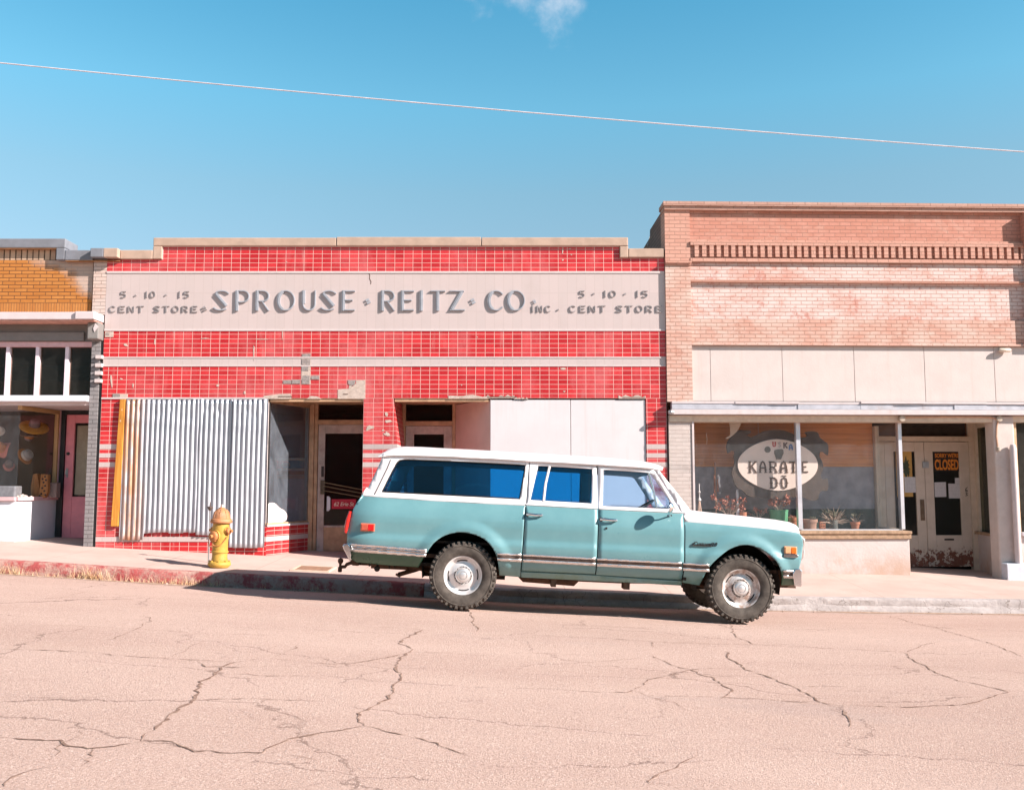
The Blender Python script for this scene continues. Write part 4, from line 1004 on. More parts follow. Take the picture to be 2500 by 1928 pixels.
# show window
xw0, xw1 = XR(1695, 1160), XR(2200, 1160, D+.18); yg = D+.20
bx1('head_beam', (xr0+.02, xe, D-.02, D+.30, zc(1029), zc(1014)), frame_p, kar)
bx1('brick_pier', (xr0+.02, XR(1690, 1150), D-.03, D+.3, ZB, zc(1014)-.001), b_pale, kar)
bx1('window_jamb', (XR(1690,1150)+.001, xw0, D-.045, D+.30, zc(1297), zc(1029)-.001), white_trim, kar)
sill = bx1('window_sill', [(xw0-.05, XR(2221, 1300), D-.10, D+.28, zc(1303), zc(1296)), (xw0-.04, XR(2220, 1300), D-.08, D+.28, zc(1315), zc(1303)-.001)], sill_w, kar, bevel=.006)
bm = NB(); box(bm, xw0-.03, xw1, yg-.03, yg+.04, zc(1297)+.002, zc(1293)); showwin = obj('show_window', bm, alu, kar)
xm1 = XR(1951, 1160, D+.18)
bm = NB(); box(bm, xw0, xm1-.02, yg, yg+.006, zc(1293), zc(1029)); sub('pane', bm, dusty_glass, showwin)
bm = NB(); box(bm, xm1+.02, xw1-.02, yg, yg+.006, zc(1293), zc(1029)); sub('pane', bm, dusty_glass, showwin)
bm = NB(); box(bm, xm1-.036, xm1+.036, yg-.05, yg+.05, zc(1293), zc(1029)); sub('mullion', bm, alu, showwin)
bm = NB(); box(bm, xw1-.03, xw1+.03, yg-.05, yg+.05, zc(1293), zc(1029)); sub('mullion', bm, alu, showwin)
bx1('base_wall', (xw0-.06, XR(2219, 1350), D-.045, D+.13, ZB, zc(1315)), base_m, kar, bevel=.01)
# display box behind the glass
yp = D+1.20
pl = NB(); pt, pm_, pb_ = R(1900, 1139, yp)[1], R(1900, 1242, yp)[1], zc(1296)
xpr = XR(2136, 1100, yp)
m = MB('orange_brown_plank', .6); g = m.noise(3, 8, .7, m.scaled((.5, 1, 14)))
lines = m.math('LESS_THAN', m.math('FRACT', m.math('MULTIPLY', m.sep()[2], 9.0)), .07)
k = m.mix(m.ramp(g, .3, .7), (.55, .20, .06), (.72, .32, .11)); k = m.mix(m.math('MULTIPLY', lines, .45), k, (.18, .07, .03)); m.col(k); plank = m.m
bx1('display_back', (xw0-.1, xpr, yp, yp+.03, pt, zc(1015)), plank, kar)
bx1('display_back', (xw0-.1, xpr-.004, yp-.003, yp+.03, pm_, pt-.001), paint('blue_grey_board', (.30, .30, .335), .8, .2, 5, dirt=(.18, .17, .18), dirt_amt=.5), kar)
bx1('display_back', (xw0-.1, xpr-.008, yp-.006, yp+.03, pb_-.1, pm_-.001), paint('dark_green_board', (.045, .075, .062), .8, .25, 6), kar)
bx1('display_floor', (xw0-.1, xw1-.02, D+.285, yp-.007, zc(1297)-.1, zc(1297)-.004), paint('dusty_display_floor', (.34, .28, .24), .9, .2, 9), kar)
bx1('display_side', (xw0-.16, xw0-.101, D+.31, yp+.03, zc(1296)-.1, zc(1015)), paint('grey_side_board', (.16, .145, .14), .85, .2, 4), kar)
bx1('display_ceiling', (xw0-.16, xw1, D+.301, yp+.03, zc(1020), zc(1016)), frame_p, kar)
# return window beside the entrance and the entrance itself
YB2 = D+1.30
bm = NB(); box(bm, xw1-.005, xw1+.001, D+.255, YB2-.2, zc(1293), zc(1029)); showret = obj('return_window', bm, clear_glass, kar)
bm = NB(); box(bm, xw1-.04, xw1+.03, YB2-.2, YB2-.05, zc(1296), zc(1029)); box(bm, xw1-.03, xw1+.02, D+.255, YB2-.2, zc(1297)-.04, zc(1293)); sub('frame', bm, frame_p, showret)
bx1('base_wall', (xw1-.06, xw1+.06, D+.131, YB2-.05, ZB, zc(1297)-.045), base_m, kar)
zdoor = walk_z(7.4, YB2) + .02
def RZ(v, yl=YB2, u=2300): return R(u, v, yl)[1]
xd0, xd1 = XR(2168, 1200, YB2), XR(2374, 1200, YB2); xdm = XR(2265, 1200, YB2)
bx1('transom_pane', (xd0-.3, XR(2371,1048,YB2), YB2+.04, YB2+.046, RZ(1065), RZ(1025)), glass('brown_transom_glass', (.55, .32, .16), .05), kar)
bx1('transom_bar', [(xd0-.35, xd1+.06, YB2-.03, YB2+.10, RZ(1077), RZ(1065)), (xd0-.35, xd1+.06, YB2-.02, YB2+.10, RZ(1029), RZ(1012))], frame_p, kar, bevel=.005)
def leaf(x0, x1, gx0, gx1, label):
    m = peel
    d_ = NB(); zt, g0, g1 = RZ(1078)-.004, RZ(1306), RZ(1102)
    box(d_, x0, gx0, YB2, YB2+.045, zdoor, zt); box(d_, gx1, x1, YB2, YB2+.045, zdoor, zt)
    box(d_, gx0, gx1, YB2+.002, YB2+.043, g1, zt); box(d_, gx0, gx1, YB2+.002, YB2+.043, zdoor+.26, g0); box(d_, gx0, gx1, YB2+.012, YB2+.043, zdoor, zdoor+.26)
    dd_ = obj('door', d_, m, kar, bevel=.005, label=label)
    bm = NB(); box(bm, gx0, gx1, YB2+.022, YB2+.028, g0, g1); sub('pane', bm, glass('door_glass_'+str(len(bpy.data.materials)), (.8, .78, .75), .02), dd_)
    return dd_
m = MB('peeling_cream_door_paint', .65); q = m.sep()
k = m.mix(m.ramp(m.noise(5, 6), .3, .7), (.56, .46, .37), (.64, .53, .44))
lowm = m.ramp(q[2], .52, .16)
pe = m.ramp(m.math('ADD', m.noise(11, 8, .75), m.math('MULTIPLY', lowm, .22)), .66, .69)
k = m.mix(m.math('MULTIPLY', pe, m.ramp(lowm, 0, .4, .3, 1.0)), k, (.20, .075, .045)); m.col(k); m.bump(m.math('MULTIPLY', pe, -1), .003); peel = m.m
dl = leaf(xd0, xdm-.004, XR(2190, 1200, YB2), XR(2242, 1200, YB2), 'left leaf half hidden behind the return window')
dr = leaf(xdm+.004, xd1, XR(2286, 1200, YB2), XR(2350, 1200, YB2), 'right leaf with a mail slot and heavy rust at its foot')
bm = NB(); box(bm, XR(2311,1316,YB2), XR(2334,1316,YB2), YB2-.008, YB2+.004, RZ(1318.5), RZ(1314.5)); sub('mail_slot', bm, black_paint, dr)
bm = NB(); box(bm, XR(2252.5,1260,YB2), XR(2262.5,1260,YB2), YB2-.012, YB2-.002, RZ(1270), RZ(1219)); sub('push_plate', bm, paint('bronze_push_plate', (.17, .115, .075), .5, .2, 9, metal=.4), dl)
bm = NB(); box(bm, XR(2256,1130,YB2), XR(2271,1130,YB2), YB2-.03, YB2-.002, RZ(1142), RZ(1127)); sub('hasp', bm, steel, dl)
bm = NB()
ug = lambda pts: [R(u, v, YB2) for u, v in pts]
for pts in ([(2367,1189),(2363,1192),(2362,1197),(2364,1200),(2367,1198),(2365,1195),(2363,1196)], [(2362,1203),(2367,1203),(2364,1206),(2367,1208.5),(2362,1210)]): ribbon(bm, ug(pts), .010, YB2-.006, YB2+.004)
sub('number', bm, black_paint, dr)
bx1('door_frame', [(xd0-.35, xd0-.004, YB2+.004, YB2+.1, ZB, RZ(1078)), (xd1+.004, XR(2386,1200,YB2), YB2-.02, YB2+.1, ZB, RZ(1025))], frame_p, kar)
# right return with its narrow side window
rx0, ry0 = XR(2386, 1200, YB2), YB2-.02; rx1, ry1 = XR(2440, 1200, D+.05), D+.05
def ang3(nm, z0, z1, t0, t1, mat, a=0., b=1., par=None, **k):
    d = Vector((rx1-rx0, ry1-ry0)); n = Vector((-d.normalized().y, d.normalized().x)); p0 = Vector((rx0, ry0))+d*a; p1 = Vector((rx0, ry0))+d*b
    bm = NB(); prismz(bm, [tuple(p0+n*t0), tuple(p1+n*t0), tuple(p1+n*t1), tuple(p0+n*t1)], z0, z1)
    return sub(nm, bm, mat, par) if par else obj(nm, bm, mat, kar, **k)
zs = R(2420, 1301, D+.5)[1]; zh = R(2420, 1040, D+.5)[1]
sw = ang3('side_window', zs-.05, zs, -.06, .10, sill_w)
ang3('pane', zs, zh, .03, .036, glass('side_window_glass', (.55, .55, .45), .05), .12, .90, sw)
ang3('frame', zs, zc(1014), 0, .08, frame_p, 0, .12, sw); ang3('frame', zs, zc(1014), 0, .08, frame_p, .90, 1.0, sw); ang3('frame', zh, zc(1014), .002, .078, frame_p, .12, .90, sw)
ang3('base_wall', ZB, zs-.05, 0, .12, base_m)
# column, step block and the neighbour's window
xc0, xc1 = XR(2436, 1250, D-.05), XR(2487, 1250, D-.05)
bx1('column', (xc0, xc1, D-.05, D+.25, ZB, zc(1014)-.002), paint('flaking_white_column', (.55, .47, .43), .75, .06, 6, dirt=(.5, .33, .25), dirt_amt=.5, bump=.004), kar, bevel=.03, seg=3)
bm = NB(); lathe(bm, [(.055, 0), (.055, 2.0), (.04, 2.06), (0, 2.075)], (XR(2478,1200,D-.12), D-.12, zc(1385)), 'z', 14)
obj('lit_strip_rod', bm, white_trim, kar, smooth=40)  # white rod shaped to stand for the sunlit strip on the column
m = paint('peeling_blue_step', (.60, .62, .68), .85, .1, 8, dirt=(.35, .42, .58), dirt_amt=.7, bump=.01)
bx1('step_block', (XR(2457, 1395, D-.2), xe, D-.22, D+.2, ZB, zc(1375)), m, kar, bevel=.012)
bx1('window_sill', (XR(2489, 1302), xe, D-.12, D+.1, zc(1308), zc(1300)), paint('pale_blue_sill', (.50, .50, .54), .7), kar, bevel=.005)
bx1('window_jamb', (xc1+.001, xc1+.06, D-.0, D+.12, zc(1300), zc(1029)-.001), paint('rusty_jamb', (.55, .36, .22), .8, .2, 8), kar)
bx1('base_wall', (xc1+.002, xe, D-.02, D+.1, ZB, zc(1308)-.001), base_m, kar)
bx1('window_pane', (xc1+.06, xe, D+.05, D+.056, zc(1300), zc(1029)), clear_glass, kar)
bx1('ledge', ((xr0+.03), XR(1690,1150)-.002, D-.06, D+.01, zc(1030), zc(1014)-.003), frame_p, kar)
# conduit and boxes above the entrance
bm = NB(); yq = D-.06
pts = [R(u, v, yq) for u, v in ((2205,1020),(2215,1018.5),(2280,1017.5),(2350,1017),(2400,1017.5),(2425,1020),(2434,1024))]
tube(bm, [(x, yq, z) for x, z in pts], .012, 6)
pts = [R(u, v, yq) for u, v in ((2437,1026),(2434,1040),(2433,1065),(2436,1090))]; tube(bm, [(x, yq, z) for x, z in pts], .016, 6)
obj('conduit', bm, paint('painted_conduit', (.50, .30, .2), .7, .2, 9), kar)
for u, v in ((2201, 1022), (2438, 1022), (2437, 1096)):
    bm = NB(); x, z = R(u, v, yq); lathe(bm, [(0,-.05),(.05,-.045),(.055,-.02),(.05,.06),(0,.06)] if v < 1050 else [(0,-.03),(.035,-.03),(.035,.03),(0,.03)], (x, yq, z), 'y' if v < 1050 else 'z', 10)
    obj('junction_box', bm, paint('junction_box_paint', (.42, .35, .28), .7, .2, 9), kar)
bm = NB(); x, z = R(2457, 853, D-.1)
tube(bm, [(x-.10, D-.045, z), (x-.08, D-.05, z-.005), (x+.08, D-.05, z-.005), (x+.10, D-.045, z)], [.025, .036, .036, .025], 10); box(bm, x-.06, x+.06, D-.04, D, z-.02, z+.03)
obj('wall_lamp', bm, paint('cream_lamp_casing', (.62, .52, .42), .5), kar, smooth=40)
# body of the building
top = zc(505)
bm = NB(); prismx(bm, [(D+.301, ZB), (D+.301, top-.02), (17.4, top-.03), (17.42, top-.17), (18.4, top-.2), (18.42, top-.34), (19.6, top-.36), (19.62, top-.52), (33, top-.7), (33, ZB)], xr0+.002, xr0+.30)
obj('side_wall', bm, brick_mat('side_wall_brick', (.20, .11, .085), (.26, .15, .12), (.12, .08, .07), .21, .07, .008), kar)
bx1('rear_wall', [(xr0+.31, xe, 33, 33.3, ZB, top-.8), (xe, xe+.3, D, 33.3, ZB, top-.3)], rough_brick, kar)
bx1('roof', (xr0+.31, xe, D+.31, 33, top-1.0, top-.85), roof_felt, kar)
bx1('inner_wall', [(xr0+.32, xe-.01, 20.5, 20.6, ZB, zc(1000)), (XR(2392,1200,YB2), XR(2392,1200,YB2)+.05, YB2+.11, 20.5, ZB, zc(1000)), (xc1+.30, xc1+.34, D+.12, YB2+.1, ZB, zc(1016))], paint('dim_green_room', (.060, .058, .042), .9, .2, 2), kar)  # last partition is added to keep direct sun off the doors
bx1('recess_ceiling', (xw1+.001, xe, D+.301, YB2+.1, zc(1016), zc(1012)), frame_p, kar)
bx1('inner_ceiling', (xr0+.32, xe-.01, YB2+.101, 20.6, zc(1012)+.01, zc(1012)+.05), black_room, kar)
# ------------------------------------------------------------ the two-tone wagon truck
YT = 11.17
_o = W(1126, 1487, YT+.10); _f = W(1806, 1519, YT+.10)
AL = atan2(_o[1]-_f[1], _f[0]-_o[0]); ROLL = radians(-1.3)
TO = Vector((_o[0], YT, _o[1]))
car = thing('wagon_truck', 'old turquoise and white long wagon truck with big knobbly tyres parked at the kerb', 'car', TO, (ROLL, AL, 0), world=False)
CW = 1.98; YC = CW/2                     # body width, centre line (y runs from the near side to the far side)
PROF = [(.36,.26),(.44,.175),(.52,.095),(.60,.042),(.66,.016),(.72,.004),(.77,.0),(.80,.006),(.84,.017),(.90,.016),(.98,.012),(1.05,.017),(1.10,.028),(1.15,.048),(1.20,.074),(1.24,.096),(1.29,.112),(1.50,.152),(1.75,.195),(1.95,.222)]
WXR, WXF = 0.0, sqrt((_f[0]-_o[0])**2+(_f[1]-_o[1])**2)     # wheel centres along x
WR = .398
def inset(x, z):
    y = lerp_table(PROF, z-.012)*.25 + lerp_table(PROF, z)*.5 + lerp_table(PROF, z+.012)*.25
    # rounded ends
    if x > 3.75: y += .075*((x-3.75)/.42)**2.2
    if x < -1.02: y += .10*((-1.02-x)/.40)**2.4
    # wheel-arch swell
    if z < 1.12:
        for wx in (WXR, WXF):
            d = sqrt((x-wx)**2 + (z-.43)**2)
            if d < .72:
                t = 1-abs(d-.50)/.13 if d > .50 else 1
                t = max(0, min(1, t)); y -= .030*t*t*(3-2*t) * (1 if z > .35 else .6)
    return y
def T(u, v, extra=0.0):
    d = .03
    for _ in range(4):
        px, pz = W(u, v, YT+d); dx, dz = px-TO.x, pz-TO.z
        x, z = cos(AL)*dx - sin(AL)*dz, sin(AL)*dx + cos(AL)*dz
        d = inset(x, z) + extra
    return (x, z)
def TT(pts, e=0.0): return [T(u, v, e) for u, v in pts]
teal = MB('turquoise_car_paint', .30, 0, .5)
k = teal.mix(teal.ramp(teal.noise(1.7, 6, .65), .3, .72), (.118, .262, .284), (.148, .305, .326))
q_ = teal.sep()
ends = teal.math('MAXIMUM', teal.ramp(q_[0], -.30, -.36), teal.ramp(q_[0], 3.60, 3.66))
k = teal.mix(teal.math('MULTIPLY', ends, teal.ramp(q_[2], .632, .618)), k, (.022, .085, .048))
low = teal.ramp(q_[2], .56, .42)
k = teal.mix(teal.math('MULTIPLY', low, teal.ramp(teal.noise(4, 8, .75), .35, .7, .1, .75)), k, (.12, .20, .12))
k = teal.mix(teal.ramp(teal.noise(16, 9, .8), .73, .75, 0, .7), k, (.33, .13, .06))
teal.col(k); teal.rough(teal.ramp(teal.noise(3, 6, .7), .3, .7, .26, .42)); teal.b.inputs['Coat Weight'].default_value = .35; teal.b.inputs['Coat Roughness'].default_value = .12
teal = teal.m
cwhite = MB('white_car_paint', .34, 0, .5)
k = cwhite.mix(cwhite.ramp(cwhite.noise(2.2, 6, .7), .35, .75), (.74, .72, .73), (.66, .63, .625)); cwhite.col(k); cwhite = cwhite.m
car_dark = paint('dark_underbody', (.022, .018, .015), .9, .3, 9)
rusty = paint('rusty_chassis_steel', (.085, .045, .028), .8, .35, 9, dirt=(.20, .10, .05), dirt_amt=.6)
inner_m = paint('blue_grey_vinyl_interior', (.10, .15, .17), .7, .1, 6)
hub_m = MB('dull_hub_metal', .36, .55).col((.66, .64, .63)).m
rubber = MB('dusty_tyre_rubber', .9, 0, .2)
k = rubber.mix(rubber.ramp(rubber.noise(9, 6, .7), .3, .7), (.060, .051, .044), (.125, .107, .092)); rubber.col(k); rubber = rubber.m
rim_m = MB('bright_painted_steel_wheel', .34, .25); rim_m.col(rim_m.mix(rim_m.ramp(rim_m.noise(14, 7, .75), .56, .70, 0, .6), (.70, .68, .67), (.36, .20, .12))); rim_m = rim_m.m
rim_rust = MB('rusty_steel_wheel', .4, .35); rim_rust.col(rim_rust.mix(rim_rust.ramp(rim_rust.noise(11, 7, .75), .42, .62, 0, .75), (.62, .59, .57), (.30, .16, .10))); rim_rust = rim_rust.m
blue_glass = glass('blue_tinted_glass', (.24, .66, .87), .004, (.3, .5, .6), .5)
pale_glass = glass('pale_car_glass', (.80, .90, .99), .006, gloss=.4)
woodtrim = paint('faded_woodgrain_insert', (.10, .072, .06), .55, .3, 24, dirt=(.25, .2, .17), dirt_amt=.4)
alu_trim = MB('aged_bright_trim', .27, .85); alu_trim.col(alu_trim.mix(alu_trim.ramp(alu_trim.noise(11, 6, .7), .45, .7, 0, .5), (.74, .72, .71), (.45, .38, .33))); alu_trim = alu_trim.m

def panel(name, outer, mat, parent, holes=(), t=.018, mirror=False, off=0.0, step=.055, smooth=32, label=None, fine=False):
    bm = flat_fill([outer] + list(holes))
    xs_ = [p[0] for p in outer]; zs_ = [p[1] for p in outer]
    cuts(bm, frange(min(xs_), max(xs_), step)[1:-1] if max(xs_)-min(xs_) > step*1.5 else (), [q for q in ([.37+.021*i_ for i_ in range(34)] + [1.10+.03*i_ for i_ in range(26)] if fine else (.40,.46,.52,.58,.64,.70,.735,.755,.775,.80,.83,.88,.94,1.0,1.06,1.11,1.16,1.20,1.23,1.26,1.285,1.35,1.43,1.50,1.57,1.64,1.71,1.77,1.83)) if min(zs_) < q < max(zs_)])
    bmesh.ops.remove_doubles(bm, verts=bm.verts[:], dist=.0008)
    bmesh.ops.triangulate(bm, faces=bm.faces[:])
    for v in bm.verts:
        y = inset(v.co.x, v.co.z) + off
        v.co.y = CW - y if mirror else y
    bmesh.ops.recalc_face_normals(bm, faces=bm.faces[:])
    s_ = sum(f.normal.y*f.calc_area() for f in bm.faces)
    if (s_ > 0) != mirror: bmesh.ops.reverse_faces(bm, faces=bm.faces[:])
    o = obj(name, bm, mat, parent, smooth=smooth, norm=False, label=label)
    m_ = o.modifiers.new('thickness', 'SOLIDIFY'); m_.thickness = t; m_.offset = -1
    return o
def strip(pts, w, n=.02):
    """closed band of height w (in z) below a line of (x,z) points"""
    return pts + [(x, z-w) for x, z in pts[::-1]]
def dense(pts, s=.05):
    out = []
    for (a, b), (c, d) in zip(pts, pts[1:]):
        n = max(1, int(sqrt((c-a)**2+(d-b)**2)/s)); out += [(a+(c-a)*i/n, b+(d-b)*i/n) for i in range(n)]
    return out + [pts[-1]]
archR = cr(TT([(1219,1403),(1213,1359),(1193,1325),(1162,1306),(1125,1299),(1091,1305),(1062,1322),(1037,1356),(1021,1384)]), 5)
archF = cr(TT([(1908,1428),(1909,1400),(1896,1369),(1861,1341),(1822,1330),(1783,1340),(1746,1369),(1725,1395),(1708,1428)]), 5)
SR, SM, SF = (1283, 1271), (1461.5, 1454), (1670, 1665.5)        # seams at the top and bottom
def seam(s, v, d): return s[0] + (s[1]-s[0])*(v-1240)/165 + d
quarter = cr(TT([(884,1208),(872,1226),(863,1240),(854,1265),(848.5,1295),(846.5,1322)]), 4)[::-1]
q_out = TT([(846.5,1322),(849,1345),(854,1362),(871,1372),(950,1379),(1020,1384)])[1:-1]
outer = quarter + TT([(1000,1216),(1140,1224.5),(seam(SR,1231,-1.2),1231),(seam(SR,1392,-1.2),1392),(1270,1407.5)]) + archR + q_out[::-1]
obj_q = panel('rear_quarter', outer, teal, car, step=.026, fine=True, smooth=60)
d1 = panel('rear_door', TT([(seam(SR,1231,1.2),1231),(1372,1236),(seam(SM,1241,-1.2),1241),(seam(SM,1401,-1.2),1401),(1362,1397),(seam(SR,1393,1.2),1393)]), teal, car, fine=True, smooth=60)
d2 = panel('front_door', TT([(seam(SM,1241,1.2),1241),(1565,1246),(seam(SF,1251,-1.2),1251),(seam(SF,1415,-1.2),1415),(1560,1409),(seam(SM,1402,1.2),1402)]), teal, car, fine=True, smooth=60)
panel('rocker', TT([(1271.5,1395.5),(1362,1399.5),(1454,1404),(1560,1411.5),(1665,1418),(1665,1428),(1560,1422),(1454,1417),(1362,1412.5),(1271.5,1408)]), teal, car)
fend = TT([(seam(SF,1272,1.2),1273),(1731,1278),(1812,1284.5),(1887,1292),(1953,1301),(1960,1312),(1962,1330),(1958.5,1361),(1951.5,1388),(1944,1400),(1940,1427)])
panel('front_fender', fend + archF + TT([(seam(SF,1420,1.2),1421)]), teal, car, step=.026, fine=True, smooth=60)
# white upper side with its windows
UP_R = TT([(884.5,1207.5),(890,1199),(897,1191),(934,1117),(944,1112),(960,1111.5),(991,1112),(1100,1115),(1200,1120),(1291.5,1126),(1284,1230.5),(1140,1224),(1000,1215.5)])
H_R = cr(TT([(932,1199.5),(950,1163),(966,1132)]), 3) + cr(TT([(966,1132),(974,1123.5),(988,1121),(1010,1121)]), 4)[1:] + TT([(1100,1124.5),(1200,1129.5),(1283.5,1134),(1269,1216.5),(1140,1210),(1030,1204.5)])
H_D1 = TT([(1295,1219.5),(1314.5,1135),(1380,1139),(1446.5,1143),(1444.5,1228)])
H_D2 = TT([(1472,1234.5),(1474,1145),(1530,1148.5),(1583.5,1152.5),(1592,1157),(1651,1242)])
ub = panel('upper_side', UP_R, cwhite, car, [H_R])
f1 = panel('window_frame', TT([(1286,1230.5),(1293.5,1126.5),(1380,1130.5),(1457,1134.5),(1459.5,1239.5)]), cwhite, d1, [H_D1])
f2 = panel('window_frame', TT([(1463,1240),(1460,1134.6),(1530,1138.5),(1594,1143),(1600,1149),(1664,1249.5)]), cwhite, d2, [H_D2])
panel('windscreen_pillar', TT([(1598,1144),(1605,1138),(1613,1150),(1650,1197),(1684,1241),(1690,1256),(1676,1270),(1671,1262),(1667,1250),(1634,1196)]), cwhite, car)
def pane(name, loop, mat, parent, off=.012, mirror=False): return panel(name, loop, mat, parent, t=.004, off=off, mirror=mirror, smooth=60)
pane('window_pane', [(x*1.0, z) for x, z in H_R], blue_glass, ub); pane('window_pane', H_D1, blue_glass, d1); pane('window_pane', H_D2, pale_glass, d2)
# dark rubber round the rear side glass, vent bars
bm = NB(); hp = [(x, inset(x, z)+.003, z) for x, z in dense(H_R + [H_R[0]], .06)]; tube(bm, hp, .0075, 5, False); obj('window_seal', bm, car_dark, ub, smooth=60)
bm = NB(); p = [T(1342,1137), T(1332,1180), T(1327.5,1221.5)]; tube(bm, [(x, inset(x, z)+.004, z) for x, z in p], .016, 6); obj('vent_bar', bm, cwhite, d1, smooth=60)
bm = NB(); p = [T(1585,1153), T(1596,1195), T(1605,1238)]; tube(bm, [(x, inset(x, z)+.004, z) for x, z in p], .015, 6); obj('vent_bar', bm, alu_trim, d2, smooth=60)
# beltline moulding and drip rail
def rail(name, pts, r, mat, parent, off=-.004, label=None, flat=1.0):
    bm = NB(); P = dense(TT(pts), .12); tube(bm, [(x, inset(x, z)+off, z) for x, z in P], r, 6); return obj(name, bm, mat, parent, smooth=60)
rail('belt_moulding', [(886,1207.5),(1000,1216),(1140,1224.5),(1281.5,1231)], .0155, cwhite, car, .004); rail('belt_moulding', [(1285,1231),(1460,1240.5)], .0155, cwhite, d1, .004); rail('belt_moulding', [(1463,1241),(1565,1246),(1668,1251)], .0155, cwhite, d2, .004)
rail('drip_rail', [(936,1113),(945,1110.5),(960,1109.5),(991,1110),(1100,1113),(1200,1118),(1292,1124),(1380,1128.3),(1458,1132.5),(1530,1137),(1597,1141.5)], .0125, cwhite, car, -.022)
rail('tail_moulding', [(913,1207.5),(925,1183),(945,1141),(953,1121)], .0055, woodtrim, car, -.001)
# bright side trim with dark insert, per panel
def trim(parent, uv0, uv1, h_top, thin=False, dark=True):
    (u0, v0), (u1, v1) = uv0, uv1
    L = lambda dv: dense(TT([(u0, v0+dv), ((u0+u1)/2, (v0+v1)/2+dv), (u1, v1+dv)]), .1)
    def band(a, b, mat, off, nm):
        lo, hi = L(b), L(a)
        panel(nm, hi + lo[::-1], mat, parent, t=.012, off=off, smooth=50)
    band(0, 5, alu_trim, -.013, 'bright_trim'); band(5.2, 12.5, woodtrim if dark else alu_trim, -.008, 'trim_insert'); band(12.7, 19.5, alu_trim, -.013, 'bright_trim')
    if not dark:
        bm = NB(); P = L(9); tube(bm, [(x, inset(x, z)-.012, z) for x, z in P], .004, 5); obj('trim_groove', bm, woodtrim, parent)
trim(car, (848.5,1325), (1040,1340.5), 0, dark=False)
trim(car, (1214,1349), (seam(SR,1353,-1.6),1352), 0); trim(d1, (seam(SR,1353,1.6),1352), (seam(SM,1362,-1.6),1361.5), 0); trim(d2, (seam(SM,1362,1.6),1362), (seam(SF,1373,-1.6),1372.5), 0); trim(car, (seam(SF,1373,1.6),1373), (1732,1377), 0)
trim(car, (1913,1391), (1945,1393), 0)
# door handles, lock, marker lights, badge
def handle(u0, u1, v0, v1, par):
    a, b = T(u0, v0), T(u1, v1); y = inset(a[0], a[1])
    bm = NB(); L_ = b[0]-a[0]
    lathe(bm, [(0,-.012),(.024,-.012),(.026,0),(.018,.01),(0,.012)], (a[0]+.02, y-.004, a[1]), 'y', 12)
    tube(bm, [(a[0]+.015, y-.02, a[1]), (a[0]+.05, y-.046, a[1]+.004), (a[0]+L_*.6, y-.05, a[1]-.002), (b[0]-.01, y-.042, b[1]+.003), (b[0], y-.006, b[1]+.002)], [.014,.017,.016,.015,.010], 8)
    obj('door_handle', bm, chrome, par, smooth=50)
handle(1283.5, 1325, 1255, 1257.5, d1); handle(1464, 1507, 1267, 1270, d2)
bm = NB(); p = T(1481, 1289); lathe(bm, [(0,-.012),(.012,-.012),(.015,0),(.015,.01)], (p[0], inset(*p), p[1]), 'y', 12); obj('door_lock', bm, chrome, d2)
def marker(u0, u1, v0, v1, cols, base):
    a, b = T(u0, v1), T(u1, v0); y = min(inset(*a), inset(*b))
    bm = NB(); box(bm, a[0], b[0], y-.012, y+.03, a[1], b[1]); m0 = obj('side_marker', bm, base, car, bevel=.005)
    w = b[0]-a[0]; xm = a[0]+w*.52
    for x0, x1, c in ((a[0]+.012, xm-.003, cols[0]), (xm+.003, b[0]-.012, cols[1])):
        bm = NB(); box(bm, x0, x1, y-.020, y+.01, a[1]+.012, b[1]-.012); obj('marker_lens', bm, c, m0, bevel=.004)
def lens(n, c, r=.2): return paint(n, c, r, .08, 20, spec=.6)
marker(880, 915, 1278, 1295.5, (lens('faded_red_lens', (.50, .10, .06)), lens('red_lens', (.60, .012, .015))), lens('red_bezel', (.62, .17, .10)))
marker(1915, 1946, 1334, 1352.5, (lens('pale_amber_lens', (.72, .38, .20)), lens('amber_lens', (.75, .16, .02))), lens('amber_bezel', (.72, .36, .20)))
a, b = T(1914, 1359), T(1947, 1353.5); bm = NB(); y = inset(*a); box(bm, a[0], b[0], y-.016, y+.02, a[1], b[1]); obj('marker_bezel', bm, chrome, car, bevel=.003)
def text_mesh(txt, size, mat, parent, M, ext=.004, shear=0, name='lettering', bold=0, align='LEFT', sp=1.0):
    cu = bpy.data.curves.new('lettering', 'FONT'); cu.body = txt; cu.size = size; cu.extrude = ext; cu.shear = shear; cu.offset = bold; cu.align_x = align; cu.space_character = sp
    t = bpy.data.objects.new('lettering_curve', cu); COL.objects.link(t)
    dg = bpy.context.evaluated_depsgraph_get(); me = bpy.data.meshes.new_from_object(t.evaluated_get(dg))
    bpy.data.objects.remove(t); bpy.data.curves.remove(cu)
    bm = NB(); bm.from_mesh(me); bpy.data.meshes.remove(me)
    bmesh.ops.transform(bm, matrix=M, verts=bm.verts[:])
    return obj(name, bm, mat, parent, norm=False)
p0 = T(1691, 1330.5); y0 = inset(*p0)
text_mesh('Custom/10', .062, paint('badge_dark_metal', (.05, .045, .045), .35, .1, 9, metal=.5), car, Matrix.Translation((p0[0], y0-.016, p0[1])) @ Matrix.Rotation(pi/2, 4, 'X'), .006, .35, 'badge', .0015)
bm = NB(); box(bm, p0[0]-.008, p0[0]+.25, y0-.016, y0+.01, p0[1]-.004, p0[1]+.002); obj('badge_bar', bm, chrome, car)
